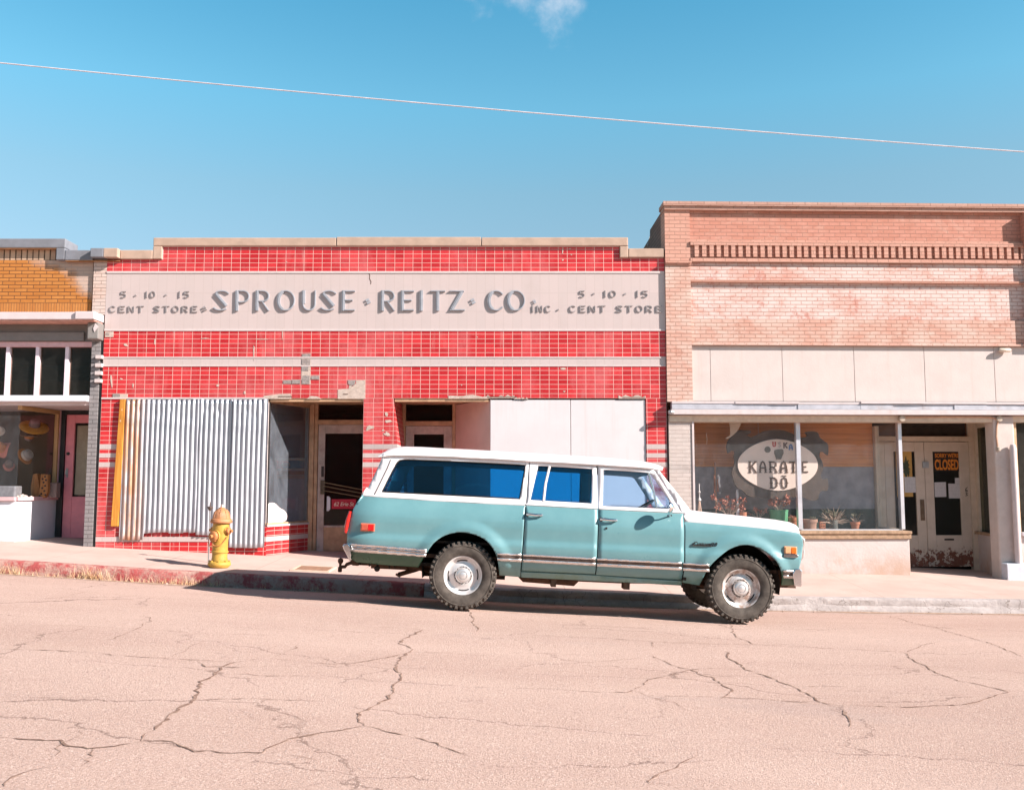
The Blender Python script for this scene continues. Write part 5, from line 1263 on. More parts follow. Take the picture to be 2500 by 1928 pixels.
# door mirror
pm = T(1636, 1256); ym = inset(*pm)
bm = NB(); mc = Vector((pm[0]-.03, ym-.17, pm[1]+.085))
tube(bm, [(pm[0], ym, pm[1]-.02), (pm[0]-.01, ym-.09, pm[1]+.02), tuple(mc)], [.012,.009,.010], 8)
lathe(bm, [(0,.055),(.025,.052),(.055,.03),(.074,.0),(.077,-.012),(.070,-.016),(0,-.016)], mc, 'x', 20)
lathe(bm, [(.03,-.008),(.03,.0),(.012,.006)], (pm[0], ym, pm[1]-.02), 'y', 12)
obj('side_mirror', bm, chrome, car, smooth=40)
# roof, lofted across from drip rail to drip rail
rail_l = TT([(944,1113),(960,1111),(991,1111.5),(1100,1114),(1200,1119),(1292,1125),(1380,1129.5),(1458,1133.5),(1530,1138),(1588,1142),(1602,1144)])
top_l = TT([(936,1113),(944,1103),(957,1094),(972,1089),(991,1086.5),(1035,1087.5),(1077,1090),(1160,1094),(1240,1099),(1320,1103.5),(1383,1107),(1460,1112),(1525,1118),(1560,1122),(1580,1127),(1594,1132),(1603,1138)], .5)
def table_z(tab, x): return lerp_table(tab, x)
bm = NB(); xs_ = [top_l[0][0] + (top_l[-1][0]-top_l[0][0])*(.5-.5*cos(pi*i/44)) for i in range(45)]; NT = 26; rows = []
for x in xs_:
    zr, zt = table_z(rail_l, x), max(table_z(top_l, x), table_z(rail_l, x)-.03)
    ye = inset(x, zr)-.012; row = []
    for j in range(NT+1):
        t = -1+2*j/NT; t = math.copysign(abs(t)**.75, t); s_ = (1-abs(t)**3.2)**(1/2.2)
        endr = .0
        zz = zr + (zt-zr)*s_ if zt > zr else zt + 0*s_
        row.append(bm.verts.new((x + .05*(1-t*t)*(1 if x > 1.5 else -1)*(abs(x-.45)/1.6)**4, YC + t*(YC-ye), zz)))
    rows.append(row)
for a, b in zip(rows, rows[1:]):
    for j in range(NT): bm.faces.new((a[j], b[j], b[j+1], a[j+1]))
o = obj('roof', bm, cwhite, car, smooth=60); m_ = o.modifiers.new('thickness', 'SOLIDIFY'); m_.thickness = .02; m_.offset = -1
# bonnet
edge_h = TT([(1672,1272.5),(1731,1277.5),(1812,1284),(1887,1291.5),(1953,1300.5)])
top_h = TT([(1676,1243),(1690,1245.5),(1731,1250.5),(1800,1258),(1882,1267.5),(1945,1279.5),(1955,1290)], .45)
x0h, x1h = edge_h[0][0], edge_h[-1][0]
bm = NB(); rows = []
for i in range(29):
    x = x0h + (x1h-x0h)*i/28; ze = table_z(edge_h, x); zt = table_z(top_h, x); row = []; ye = inset(x, ze) - .001
    for j in range(25):
        t = -1+2*j/24; t = math.copysign(abs(t)**.7, t); s_ = (1-abs(t)**4.5)**(1/2.4)
        rid = .018*math.exp(-((abs(t)-.62)/.12)**2) - .014*math.exp(-(t/.30)**2)
        row.append(bm.verts.new((x + .06*(1-t*t)*(i/28)**3, YC+t*(YC-ye), ze + (zt-ze)*s_ + rid*(1 if i < 28 else .3)*min(1, i/3))))
    rows.append(row)
for a, b in zip(rows, rows[1:]):
    for j in range(24): bm.faces.new((a[j], b[j], b[j+1], a[j+1]))
fr_ = rows[-1]; lowr = [bm.verts.new((v.co.x+.012, v.co.y, table_z(edge_h, x1h)-.03)) for v in fr_]
for j in range(24): bm.faces.new((fr_[j], lowr[j], lowr[j+1], fr_[j+1]))
o = obj('bonnet', bm, cwhite, car, smooth=45); m_ = o.modifiers.new('thickness', 'SOLIDIFY'); m_.thickness = .015; m_.offset = -1
# cowl between bonnet and windscreen
bm = NB(); cw0 = T(1684, 1241, .1); prism(bm, [(x0h-.10, cw0[1]-.10), (x0h+.02, cw0[1]-.10), (x0h+.02, cw0[1]-.012), (x0h-.10, cw0[1]+.02)], .16, CW-.16); obj('cowl', bm, cwhite, car, bevel=.01)
# grille and nose
nose = TT([(1952,1301.5),(1960,1306),(1969.5,1316),(1969,1327),(1961,1361),(1953,1388),(1944,1392)])
bm = NB(); prism(bm, [(nose[0][0]-.06, nose[0][1])] + nose + [(nose[-1][0]-.06, nose[-1][1])], .055, CW-.055); grille = obj('grille', bm, alu_trim, car, bevel=.02, seg=3)
for yy in (.24, CW-.24):
    bm = NB(); hc = (nose[3][0]-.015, yy, nose[3][1]-.10); lathe(bm, [(.112,-.03),(.112,.012),(.100,.022),(0,.034)], hc, 'x', 24); hl = obj('headlight', bm, chrome, car, smooth=40)
    bm = NB(); lathe(bm, [(.094,.024),(.06,.042),(0,.048)], hc, 'x', 24); obj('headlight_lens', bm, paint('headlight_glass', (.6, .62, .64), .1), hl, smooth=60)
bm = NB()
for i in range(5): box(bm, nose[3][0]-.03, nose[3][0]+.006, .40, CW-.40, nose[-1][1]+.05+i*.055, nose[-1][1]+.075+i*.055)
obj('grille_bar', bm, chrome, car)
# bumpers
def bumper(name, prof, ext):
    bm = NB(); N_ = 14; rows = []
    for i in range(N_+1):
        t = -1+2*i/N_; y = YC + t*(YC+ext); back = (abs(t)**5)*.05*(1 if prof[0][0] > 1 else -1)
        rows.append([bm.verts.new((x-back, y, z)) for x, z in prof])
    n = len(prof)
    for a, b in zip(rows, rows[1:]):
        for j in range(n): bm.faces.new((a[j], b[j], b[(j+1) % n], a[(j+1) % n]))
    bm.faces.new(rows[0][::-1]); bm.faces.new(rows[-1])
    return obj(name, bm, chrome, car, bevel=.008)
bumper('bumper', TT([(1941,1427),(1944,1400),(1951,1389),(1963,1388),(1967,1393),(1963.5,1408),(1959,1425),(1955,1429)]), -.01)
bumper('bumper', TT([(848,1366),(840,1352),(831.5,1336),(830,1330),(834,1325),(842,1325.5),(846,1331),(850,1350),(851,1365)])[::-1], -.03)
# tailgate, tail lamps
tl = TT([(885,1208),(872,1226),(863,1240),(854,1265),(848.5,1295),(847,1322),(850,1350),(856,1362)], .05)
def sheet(name, line, mat, y0, y1, t=.02, bow=.03, par=car):
    bm = NB(); rows = []
    for i in range(13):
        s_ = -1+2*i/12; rows.append([bm.verts.new((x + .012 - bow*(1-s_*s_), y0+(y1-y0)*i/12, z)) for x, z in line])
    for a, b in zip(rows, rows[1:]):
        for j in range(len(line)-1): bm.faces.new((a[j], b[j], b[j+1], a[j+1]))
    o = obj(name, bm, mat, par, smooth=50); m_ = o.modifiers.new('thickness', 'SOLIDIFY'); m_.thickness = t; m_.offset = 0
    return o
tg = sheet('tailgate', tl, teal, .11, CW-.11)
ul = TT([(940,1106),(934,1117),(928,1129)], .10); gl_ = TT([(928,1129),(912,1161),(897,1191)], .12); ll = TT([(898,1190),(890,1200),(885,1208)], .12)
sheet('tailgate_frame', ul, cwhite, .19, CW-.19, par=tg); sheet('tailgate_frame', ll, cwhite, .12, CW-.12, par=tg); sheet('tailgate_pane', gl_, blue_glass, .2, CW-.2, .004, par=tg)
for yy in (.075, CW-.075):
    bm = NB(); P = TT([(857.5,1247),(851.5,1268),(847.5,1290),(846.5,1300)]); tube(bm, [(x-.012, yy, z) for x, z in P], [.016,.024,.024,.014], 8); obj('tail_lamp', bm, lens('red_tail_lens', (.55, .02, .015)), car, smooth=50)
# windscreen, far side, inside
ws_t, ws_b = T(1601, 1143, .1), T(1683, 1243, .1)
bm = NB(); rows = []
for i in range(17):
    s_ = -1+2*i/16; rows.append([bm.verts.new((x + .10*(1-s_*s_)*(1 if k_ else .6), YC+s_*(YC-yy), z)) for k_, (x, z, yy) in enumerate(((ws_t[0]-.01, ws_t[1], .235), (ws_b[0]-.04, ws_b[1], .14)))])
for a, b in zip(rows, rows[1:]): bm.faces.new((a[0], b[0], b[1], a[1]))
o = obj('windscreen', bm, pale_glass, car, smooth=60); m_ = o.modifiers.new('thickness', 'SOLIDIFY'); m_.thickness = .005
far_low = quarter + TT([(1000,1216),(1281,1231),(1460,1240),(1668,1250),(1673,1273)]) + fend[1:] + archF + TT([(1665,1428),(1454,1417),(1270,1408)]) + archR + q_out[::-1]
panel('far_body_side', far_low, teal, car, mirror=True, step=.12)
far_up = UP_R[:9] + TT([(1292,1126),(1457,1134.5),(1594,1143),(1605,1138),(1613,1150),(1684,1241),(1690,1256),(1672,1268),(1667,1251),(1461,1240),(1284,1230.5),(1140,1224),(1000,1215.5)])
panel('far_upper_side', far_up, cwhite, car, [H_R, TT([(1302,1220.5),(1316,1134.5),(1440,1141),(1440,1228)]), H_D2], mirror=True, step=.12)
fu = car.children[-1]
pane('window_pane', H_R, blue_glass, fu, mirror=True); pane('window_pane', TT([(1302,1220.5),(1316,1134.5),(1440,1141),(1440,1228)]), blue_glass, fu, mirror=True); pane('window_pane', H_D2, pale_glass, fu, mirror=True)
zfl = T(1454, 1405)[1]
bm = NB(); box(bm, -.98, 2.62, .23, CW-.23, zfl+.02, zfl+.06); box(bm, -.98, .55, .16, CW-.16, zfl+.30, zfl+.33); box(bm, 2.60, 2.64, .12, CW-.12, zfl, zfl+.62); obj('floor_pan', bm, car_dark, car)
bm = NB(); prism(bm, [(x-.0, z-.025) for x, z in rail_l] + [(x, z-.05) for x, z in rail_l[::-1]], .22, CW-.22); obj('headliner', bm, inner_m, car)
def bench(x, w0, w1, zb=.16, h=.50):
    bm = NB(); z = zfl+zb
    box(bm, x, x+.50, w0, w1, z, z+.20); o = obj('seat', bm, inner_m, car, bevel=.05, seg=3)
    bm = NB(); prism(bm, [(x-.10, z+.12), (x+.06, z+.16), (x-.08, z+.20+h), (x-.20, z+.18+h)], w0, w1); obj('seat_back', bm, inner_m, o, bevel=.04, seg=3)
bench(1.62, .14, CW-.14, h=.40); bench(.72, .14, CW-.14, h=.36)
dash = T(1668, 1246, .2); bm = NB(); prism(bm, [(dash[0]-.28, dash[1]-.28), (dash[0]+.04, dash[1]-.28), (dash[0]+.04, dash[1]-.03), (dash[0]-.10, dash[1]-.02), (dash[0]-.24, dash[1]-.10)], .14, CW-.14); obj('dashboard', bm, inner_m, car, bevel=.02)
bm = NB(); c_ = Vector((dash[0]-.36, CW-.55, dash[1]+.02)); ax_ = Vector((-.55, 0, .83)).normalized(); u_ = ax_.cross(Vector((0,1,0))).normalized()
tube(bm, [c_ + (Vector((0,1,0))*cos(2*pi*i/28)+u_*sin(2*pi*i/28))*.20 for i in range(29)], .013, 6, False)
for a_ in (0, pi): tube(bm, [c_, c_ + Vector((0,1,0))*cos(a_)*.2], .010, 6)
tube(bm, [c_ - ax_*.35, c_], .02, 8); obj('steering_wheel', bm, car_dark, car, smooth=60)
# wheel wells
for wx in (WXR, WXF):
    for yy0, yy1, ycap in ((.21, .56, .56), (CW-.56, CW-.21, CW-.56)):
        bm = NB(); A_ = [(wx+.50*cos(radians(a_)), .42+.50*sin(radians(a_))) for a_ in range(-10, 191, 10)]
        ra = [bm.verts.new((x, yy0, z)) for x, z in A_]; rb = [bm.verts.new((x, yy1, z)) for x, z in A_]
        for i in range(len(A_)-1): bm.faces.new((ra[i], ra[i+1], rb[i+1], rb[i]))
        bm.faces.new(rb if ycap == yy1 else ra)
        obj('wheel_well', bm, car_dark, car, norm=False)
# chassis
zc_ = .46; bm = NB()
for yy in (.50, CW-.58): box(bm, -1.15, 4.05, yy, yy+.08, zc_-.06, zc_+.10)
for xx in (-1.1, -.55, .75, 1.55, 2.3, 3.6): box(bm, xx, xx+.09, .52, CW-.52, zc_-.05, zc_+.06)
box(bm, -1.15, 4.0, .24, CW-.24, zc_+.12, zc_+.16)
obj('chassis', bm, rusty, car)
bm = NB(); tube(bm, [(0,.2,WR), (0,CW-.2,WR)], .05, 10); lathe(bm, [(0,-.17),(.10,-.14),(.15,-.02),(.15,.06),(.08,.15),(0,.17)], (0, YC, WR), 'x', 14); tube(bm, [(WXF,.2,WR), (WXF,CW-.2,WR)], .045, 10); lathe(bm, [(0,-.16),(.10,-.12),(.13,0),(.08,.14),(0,.16)], (WXF, YC+.3, WR), 'x', 14)
obj('axle', bm, rusty, car, smooth=50)
for wx in (WXR, WXF):
    for yy in (.50, CW-.50): bm = NB(); tube(bm, [(wx-.72, yy, .47), (wx-.35, yy, .375), (wx, yy, .345), (wx+.35, yy, .375), (wx+.72, yy, .47)], .028, 6); tube(bm, [(wx-.74, yy, .48), (wx-.70, yy, .40)], .025, 6); obj('leaf_spring', bm, rusty, car)
bm = NB(); tube(bm, [(2.5, .62, .40), (1.9, .60, .38), (1.4, .58, .38)], .028, 8); tube(bm, [(1.4,.58,.38),(1.35,.58,.38),(.72,.58,.40),(.66,.58,.40)], [.03,.085,.085,.03], 12); tube(bm, [(.66,.58,.40),(.3,.60,.52),(-.3,.60,.52),(-.62,.56,.40),(-.80,.45,.345)], .028, 8)
tube(bm, [(-.80,.45,.345),(-.81,.45,.325)], [.034,.034], 10)
obj('exhaust', bm, rusty, car, smooth=50)
bm = NB(); tube(bm, [(.15, YC, WR), (1.75, YC, .45)], .035, 8); tube(bm, [(1.95, YC, .45), (WXF-.12, YC+.3, WR)], .03, 8); box(bm, 1.7, 2.05, YC-.16, YC+.28, .36, .56); obj('drive_shaft', bm, rusty, car)
bm = NB(); box(bm, 1.05, 1.11, .24, .5, .30, .47); box(bm, 1.92, 1.99, .24, .5, .31, .47); prism(bm, [(1.0,.47),(1.16,.47),(1.10,.33),(1.07,.33)], .25, .28); prism(bm, [(1.88,.47),(2.03,.47),(1.97,.32),(1.94,.32)], .25, .28)
tube(bm, [(.5,.3,.44),(.95,.30,.42),(1.5,.28,.425),(2.55,.26,.42)], .022, 6); obj('running_board_bracket', bm, rusty, car)
# tow hitch
h0 = T(842, 1377); bm = NB(); box(bm, h0[0]-.02, h0[0]+.55, YC-.22, YC-.15, h0[1]-.03, h0[1]+.03)
box(bm, h0[0]+.05, h0[0]+.12, .5, CW-.5, h0[1]-.02, h0[1]+.05)
tube(bm, [(h0[0], YC-.18, h0[1]-.0), (h0[0]-.07, YC-.18, h0[1]-.03), (h0[0]-.09, YC-.18, h0[1]-.06), (h0[0]-.15, YC-.18, h0[1]-.065)], .022, 8)
lathe(bm, [(.018,-.10),(.026,-.09),(.026,-.04),(.016,-.03),(.016,0),(.030,.018),(.036,.042),(.030,.066),(0,.078)], (h0[0]-.15, YC-.18, h0[1]-.03), 'z', 14)
obj('tow_hitch', bm, rusty, car, smooth=40)
bm = NB(); e0 = T(918, 1388); 
for dx, L_ in ((0, .06), (-.10, .035), (.14, .05), (.2, .03)): tube(bm, [(e0[0]+dx, .28, e0[1]+.09), (e0[0]+dx+.01, .28, e0[1]+.09-L_-.03)], .012, 6)
lathe(bm, [(0,-.035),(.03,-.025),(.036,0),(.03,.025),(0,.035)], (e0[0], .28, e0[1]), 'y', 12); box(bm, e0[0]-.26, e0[0]+.35, .2, .26, e0[1]+.07, e0[1]+.12)
obj('spare_wheel_hanger', bm, car_dark, car)
# wheels
def make_wheel(x, y, side, rim, rot):
    w = bpy.data.objects.new('wheel', None); COL.objects.link(w); w.parent = car; w.location = (x, y, WR); w.rotation_euler = (0, rot, 0)
    if side < 0: w.rotation_euler = (0, rot, pi)
    return w
def wheel_parts(w, rim):
    # outer face towards -y
    bm = NB(); tw = .135
    pr = [(.222,-.088),(.232,-.112),(.255,-.126),(.29,-.134),(.325,-.136),(.352,-.130),(.372,-.120),(.381,-.10),(.384,-.05),(.384,.05),(.381,.10),(.372,.12),(.352,.13),(.325,.136),(.29,.134),(.255,.126),(.232,.112),(.222,.088)]
    lathe(bm, pr, (0,0,0), 'y', 72, cap=False)
    # raised ring and letters on the sidewall
    lathe(bm, [(.338,-.1335),(.342,-.139),(.347,-.139),(.350,-.132)], (0,0,0), 'y', 72, cap=False)
    r = random.Random(5); NL = 38
    for k_ in range(NL):
        a0 = 2*pi*k_/NL
        for sgn in (-1, 1):
            a1 = a0 + (0 if sgn < 0 else pi/NL); long_ = (k_ % 2 == 0)
            def P(rr, yy, aa): return Vector((rr*cos(aa), yy, rr*sin(aa)))
            hw = .047 if long_ else .040
            # shoulder block wrapping over the edge
            y_in, y_out = sgn*.058, sgn*(.139 if long_ else .131); rin = .345 if long_ else .356
            v_ = [P(.378, y_in, a1-hw), P(.378, y_in, a1+hw), P(.378, sgn*.108, a1+hw), P(.378, sgn*.108, a1-hw), P(.3985, y_in, a1-hw*.9), P(.3985, y_in, a1+hw*.9), P(.397, sgn*.112, a1+hw*.9), P(.397, sgn*.112, a1-hw*.9)]
            vv = [bm.verts.new(q) for q in v_]
            for f in ((4,5,6,7),(0,1,5,4),(1,2,6,5),(3,0,4,7)): bm.faces.new([vv[i] for i in f])
            o0, o1 = bm.verts.new(P(.385, y_out, a1+hw*.8)), bm.verts.new(P(.385, y_out, a1-hw*.8)); i0, i1 = bm.verts.new(P(rin, y_out-sgn*.004, a1+hw*.62)), bm.verts.new(P(rin, y_out-sgn*.004, a1-hw*.62))
            bm.faces.new((vv[7], vv[6], o0, o1)); bm.faces.new((o1, o0, i0, i1)); bm.faces.new((vv[6], vv[2], o0)); bm.faces.new((vv[3], vv[7], o1)); bm.faces.new((vv[2], i0, o0)); bm.faces.new((vv[3], o1, i1))
        for yy, da in ((-.032, .3), (.0, .75), (.032, .1)):
            aa = a0 + da*2*pi/NL; hw = .052
            def P2(rr, y, q): return Vector((rr*cos(q), y, rr*sin(q)))
            v_ = [P2(.380, yy-.013, aa-hw), P2(.380, yy-.013, aa+hw*.7), P2(.380, yy+.013, aa+hw), P2(.380, yy+.013, aa-hw*.7), P2(.3985, yy-.012, aa-hw*.9), P2(.3985, yy-.012, aa+hw*.6), P2(.3985, yy+.012, aa+hw*.9), P2(.3985, yy+.012, aa-hw*.6)]
            vv = [bm.verts.new(q) for q in v_]
            for f in ((4,5,6,7),(0,1,5,4),(1,2,6,5),(2,3,7,6),(3,0,4,7)): bm.faces.new([vv[i] for i in f])
    obj('tyre', bm, rubber, w, smooth=28)
    bm = NB()
    lathe(bm, [(.226,.09),(.226,-.085),(.232,-.100),(.224,-.106),(.214,-.100),(.206,-.082),(.196,-.060),(.180,-.052),(.160,-.050),(.128,-.066),(.108,-.072),(.096,-.060),(.090,-.058),(.085,-.09),(0,-.092)], (0,0,0), 'y', 56)
    rm = obj('rim', bm, rim, w, smooth=35)
    bm = NB()
    for k_ in range(4):
        a_ = 2*pi*k_/4 + .5
        pts = [Vector((.183*cos(a_+t), -.0535, .183*sin(a_+t))) for t in (-.36,-.18,0,.18,.36)] + [Vector((.170*cos(a_+t), -.0530, .170*sin(a_+t))) for t in (.34,.17,0,-.17,-.34)]
        bm.faces.new([bm.verts.new(p_ + Vector((0,-.0035,0))) for p_ in pts])
    obj('rim_slot', bm, car_dark, rm, norm=False)
    bm = NB()
    lathe(bm, [(.086,-.088),(.088,-.096),(.080,-.112),(.066,-.122),(.050,-.124),(.046,-.118),(.040,-.126),(.020,-.132),(0,-.133)], (0,0,0), 'y', 36)
    obj('hub_cap', bm, hub_m, w, smooth=35)
    bm = NB()
    for k_ in range(16):
        a_ = 2*pi*k_/16; c0 = Vector((.098*cos(a_), -.060, .098*sin(a_))); lathe(bm, [(.006,-.014),(.005,-.018),(0,-.019)], c0, 'y', 6)
    obj('wheel_stud', bm, car_dark, w, norm=True)
for x, y, sd, rim, rot in ((WXR, .165, 1, rim_m, .4), (WXF, .165, 1, rim_rust, 1.2), (WXR, CW-.165, -1, rim_m, .1), (WXF, CW-.165, -1, rim_m, .7)):
    wheel_parts(make_wheel(x, y, sd, rim, rot), rim)
# ------------------------------------------------------------ unseen terrace added behind the camera to darken reflections and fill light
opp = thing('added_terrace', 'plain brick terrace added behind the camera to darken reflections and fill light', 'building', (0, -10, 0))
ob = brick_mat('terrace_brick', (.16, .085, .06), (.22, .12, .09), (.14, .10, .08))
bm = NB(); xs0 = [-26, -15.5, -6, 3.5, 12, 26]; hs0 = [5.4, 6.4, 5.0, 6.0, 5.2]
for a, b, h in zip(xs0, xs0[1:], hs0):
    box(bm, a, b, -10.4, -10, 3.1, h); box(bm, a-.02, b+.02, -10.45, -9.93, h, h+.18); box(bm, a, a+.7, -10.4, -10.001, -1, 3.1); box(bm, b-.7, b, -10.4, -10.001, -1, 3.1); box(bm, a+.7, b-.7, -10.38, -10.01, -1, .7)
    box(bm, a, b, -20, -10.46, h-.6, h-.4)
obj('wall', bm, ob, opp)
for a, b, h in zip(xs0, xs0[1:], hs0):
    bx1('window', (a+.7, b-.7, -10.3, -10.2, .7, 3.1), black_room, opp)
bx1('awning', [(-15.0, -6.5, -10, -8.4, 3.0, 3.12), (4, 11.5, -10, -8.6, 2.9, 3.02)], paint('terrace_awning', (.25, .22, .2), .7), opp)
# ------------------------------------------------------------ things on the pavement
def on_walk(u, v):
    lo, hi = KY1, 16.0
    for _ in range(50):
        y = (lo+hi)/2; x, z = W(u, v, y)
        if z > walk_z(x, y): lo = y
        else: hi = y
    return Vector((x, y, walk_z(x, y)))
hp_ = on_walk(535, 1385)
hyd = thing('fire_hydrant', 'worn yellow fire hydrant with an orange cap at the edge of the pavement', 'hydrant', hp_, (0, radians(1.0), radians(0)), world=False)
yel = paint('weathered_yellow_paint', (.50, .30, .055), .5, .14, 12, dirt=(.36, .17, .045), dirt_amt=.55, bump=.004)
ora = paint('faded_orange_cap_paint', (.48, .20, .085), .55, .12, 14, dirt=(.55, .36, .27), dirt_amt=.55, bump=.004)
hb = lambda prof, c=(0,0,0), ax='z', n=28, rot=0: (lambda b: (lathe(b, prof, c, ax, n, rot), b)[1])(NB())
obj('base_flange', hb([(.0,.0),(.13,.0),(.165,.035),(.168,.06),(.155,.085),(.125,.095),(.0,.098)]), yel, hyd, smooth=45)
bm = hb([(.115,.09),(.118,.12),(.112,.14),(.110,.215),(.124,.222),(.124,.242),(.112,.25),(.112,.40),(.120,.44),(.122,.60),(.118,.64),(.118,.665),(0,.665)])
for k_ in range(8):
    a_ = 2*pi*k_/8+.2; lathe(bm, [(0,.0),(.016,0),(.016,.024),(0,.026)], (.142*cos(a_), .142*sin(a_), .085), 'z', 6)
obj('barrel', bm, yel, hyd, smooth=45)
bm = hb([(.0,.655),(.150,.655),(.160,.667),(.160,.69),(.152,.70),(.150,.715),(.128,.725),(.124,.75),(.114,.795),(.093,.835),(.060,.862),(.045,.868),(.045,.885),(.030,.888),(0,.888)])
for k_ in range(8):
    a_ = 2*pi*k_/8+.1; tube(bm, [(.126*cos(a_), .126*sin(a_), .728), (.108*cos(a_), .108*sin(a_), .815), (.070*cos(a_), .070*sin(a_), .857)], .007, 5)
obj('bonnet', bm, ora, hyd, smooth=45)
obj('operating_nut', hb([(.026,.885),(.022,.93),(0,.932)], n=5), paint('bare_worn_nut', (.55, .42, .36), .5, .2, 20), hyd)
def nozzle(dirx, diry, z, r, ln, mat):
    d = Vector((dirx, diry, 0)).normalized(); q = d.to_track_quat('Z', 'Y').to_matrix().to_4x4()
    bm = NB(); lathe(bm, [(r*.9,.06),(r*.92,ln*.5),(r*1.18,ln*.52),(r*1.22,ln*.62),(r*1.2,ln*.68),(0,ln*.68)], (0,0,0), 'z', 20)
    b2 = NB(); lathe(b2, [(r*.98,ln*.66),(r*1.0,ln*.86),(r*.84,ln*.93),(r*.36,ln*.95),(r*.34,ln*1.16),(0,ln*1.17)], (0,0,0), 'z', 14)
    for k_ in range(6):
        a_ = 2*pi*k_/6; box(b2, r*.92*cos(a_)-.008, r*.92*cos(a_)+.008, r*.92*sin(a_)-.008, r*.92*sin(a_)+.008, ln*.68, ln*.86)
    for b in (bm, b2): bmesh.ops.transform(b, matrix=Matrix.Translation((0,0,z)) @ q, verts=b.verts[:])
    nz_ = obj('nozzle', bm, yel, hyd, smooth=45); obj('nozzle_cap', b2, mat, nz_, smooth=45)
rustcap = paint('rusty_orange_nozzle_cap', (.50, .20, .07), .6, .25, 16, dirt=(.25, .09, .04), dirt_amt=.6)
nozzle(-.45, -.9, .465, .078, .19, rustcap); nozzle(.92, -.40, .545, .052, .185, rustcap); nozzle(-.92, .40, .545, .052, .185, rustcap)
bm = NB(); tube(bm, cr([(-.10,-.15,.42),(-.07,-.13,.345),(-.03,-.12,.325),(.03,-.115,.335),(.08,-.10,.39),(.13,-.08,.47)], 5), .0065, 5); tube(bm, cr([(-.14,-.12,.42),(-.13,-.10,.33),(-.10,-.10,.29),(-.09,-.09,.36)], 4), .006, 5)
obj('chain', bm, rustcap, hyd)
x_, z_ = W(513, 1240, 14.75); bp = Vector((x_, 14.75, walk_z(x_, 14.75)))
post = thing('marker_post', 'thin grey post with a dark spiked cap just behind the hydrant', 'post', bp, world=False)
hgt = z_ - bp.z
obj('pole', hb([(.013,-.05),(.013,hgt-.02),(0,hgt-.02)], n=10), steel, post, smooth=40)
obj('cap', hb([(.0,hgt-.05),(.016,hgt-.04),(.045,hgt+.005),(.048,hgt+.02),(.012,hgt+.03),(.006,hgt+.09),(0,hgt+.095)], n=10), paint('dark_post_cap', (.10,.07,.06), .6, .3, 20), post)
# meter cover let into the pavement
bm = NB()
def walk_quad(bm, x0, x1, y0, y1, up, th):
    lo = [bm.verts.new((x, y, walk_z(x, y)-.02)) for x, y in ((x0,y0),(x1,y0),(x1,y1),(x0,y1))]; hi = [bm.verts.new((x, y, walk_z(x, y)+up)) for x, y in ((x0,y0),(x1,y0),(x1,y1),(x0,y1))]
    bm.faces.new(hi); bm.faces.new(lo[::-1])
    for i in range(4): bm.faces.new((lo[i], lo[(i+1)%4], hi[(i+1)%4], hi[i]))
mcv = on_walk(766, 1389)
mroot = thing('meter_cover', 'small brown metal meter cover let into the pavement behind the truck', 'cover', mcv)
walk_quad(bm, mcv.x-.25, mcv.x+.25, mcv.y-.26, mcv.y+.26, .012, 0); obj('lid', bm, paint('brown_iron_lid', (.30, .17, .11), .7, .2, 12), mroot, bevel=.004)
bm = NB()
for a in ((-.29,.29,-.30,-.262),(-.29,.29,.262,.30),(-.29,-.252,-.26,.26),(.252,.29,-.26,.26)): walk_quad(bm, mcv.x+a[0], mcv.x+a[1], mcv.y+a[2], mcv.y+a[3], .018, 0)
obj('rim', bm, paint('pale_cover_rim', (.60, .46, .36), .8, .1, 9), mroot)
# overhead cable
bm = NB(); yc_ = 13.0; pts = []
for i in range(41):
    u = -2600 + 7700*i/40; v = 158 + (375-158)*u/2500 + 9*((u-1250)/1250)**2*-1 + 5
    x, z = W(max(-4000, u), v, yc_); pts.append((x, yc_, z))
tube(bm, pts, .0085, 6)
cable = tag(obj('overhead_cable', bm, paint('pale_cable_sheath', (.62, .56, .58), .6), smooth=60), 'single pale cable slanting down across the blue sky', 'cable')

# ------------------------------------------------------------ things in and on the red shop
cool = thing('soda_cooler', 'drinks cooler with a red and blue header behind the dusty angled pane', 'cooler', (-4.2, 18.2, .30))
yk = 17.9; kx = lambda u: W(u, 1200, yk)[0]; kz = lambda v: W(1250, v, yk)[1]
bx1('cabinet', (kx(668), kx(751), yk, yk+.7, .30, kz(1117)), paint('greyish_cooler_paint', (.55, .48, .52), .5, .06, 5), cool, bevel=.01)
bx1('header_frame', (kx(669), kx(750), yk-.02, yk-.001, kz(1147), kz(1118)), paint('cream_header_frame', (.70, .60, .50), .5), cool, bevel=.004)
bx1('header_panel', (kx(674), kx(697), yk-.026, yk-.021, kz(1143), kz(1124)), paint('red_header', (.60, .05, .06), .4), cool)
bx1('header_panel', (kx(697)+.001, kx(742), yk-.026, yk-.021, kz(1143), kz(1124)), paint('blue_header', (.05, .20, .32), .4), cool)
cc = (kx(697), yk-.027, kz(1133.5)); rc = .078
bm = NB(); lathe(bm, [(rc,.0),(rc,-.004),(0,-.004)], cc, 'y', 28); emb = obj('emblem', bm, paint('emblem_white', (.75,.70,.66), .4), cool)
def segm(a0, a1, col, nm):
    pts = arc(cc[0], cc[2], rc*.9, rc*.9, a0, a1, 14); bm = NB(); prism(bm, [(x, z) for x, z in pts], cc[1]-.0065, cc[1]-.0045); obj('emblem_band', bm, paint(nm, col, .4), emb).matrix_parent_inverse = Matrix.Identity(4)
segm(22, 158, (.60,.04,.05), 'emblem_red'); segm(202, 338, (.05,.09,.26), 'emblem_blue')
text_mesh('PEPSI', .052, paint('emblem_text', (.04,.05,.14), .5), emb, Matrix.Translation((cc[0], cc[1]-.006, cc[2]-.018)) @ Matrix.Rotation(pi/2, 4, 'X'), .001, 0, 'emblem_text', .001, 'CENTER')
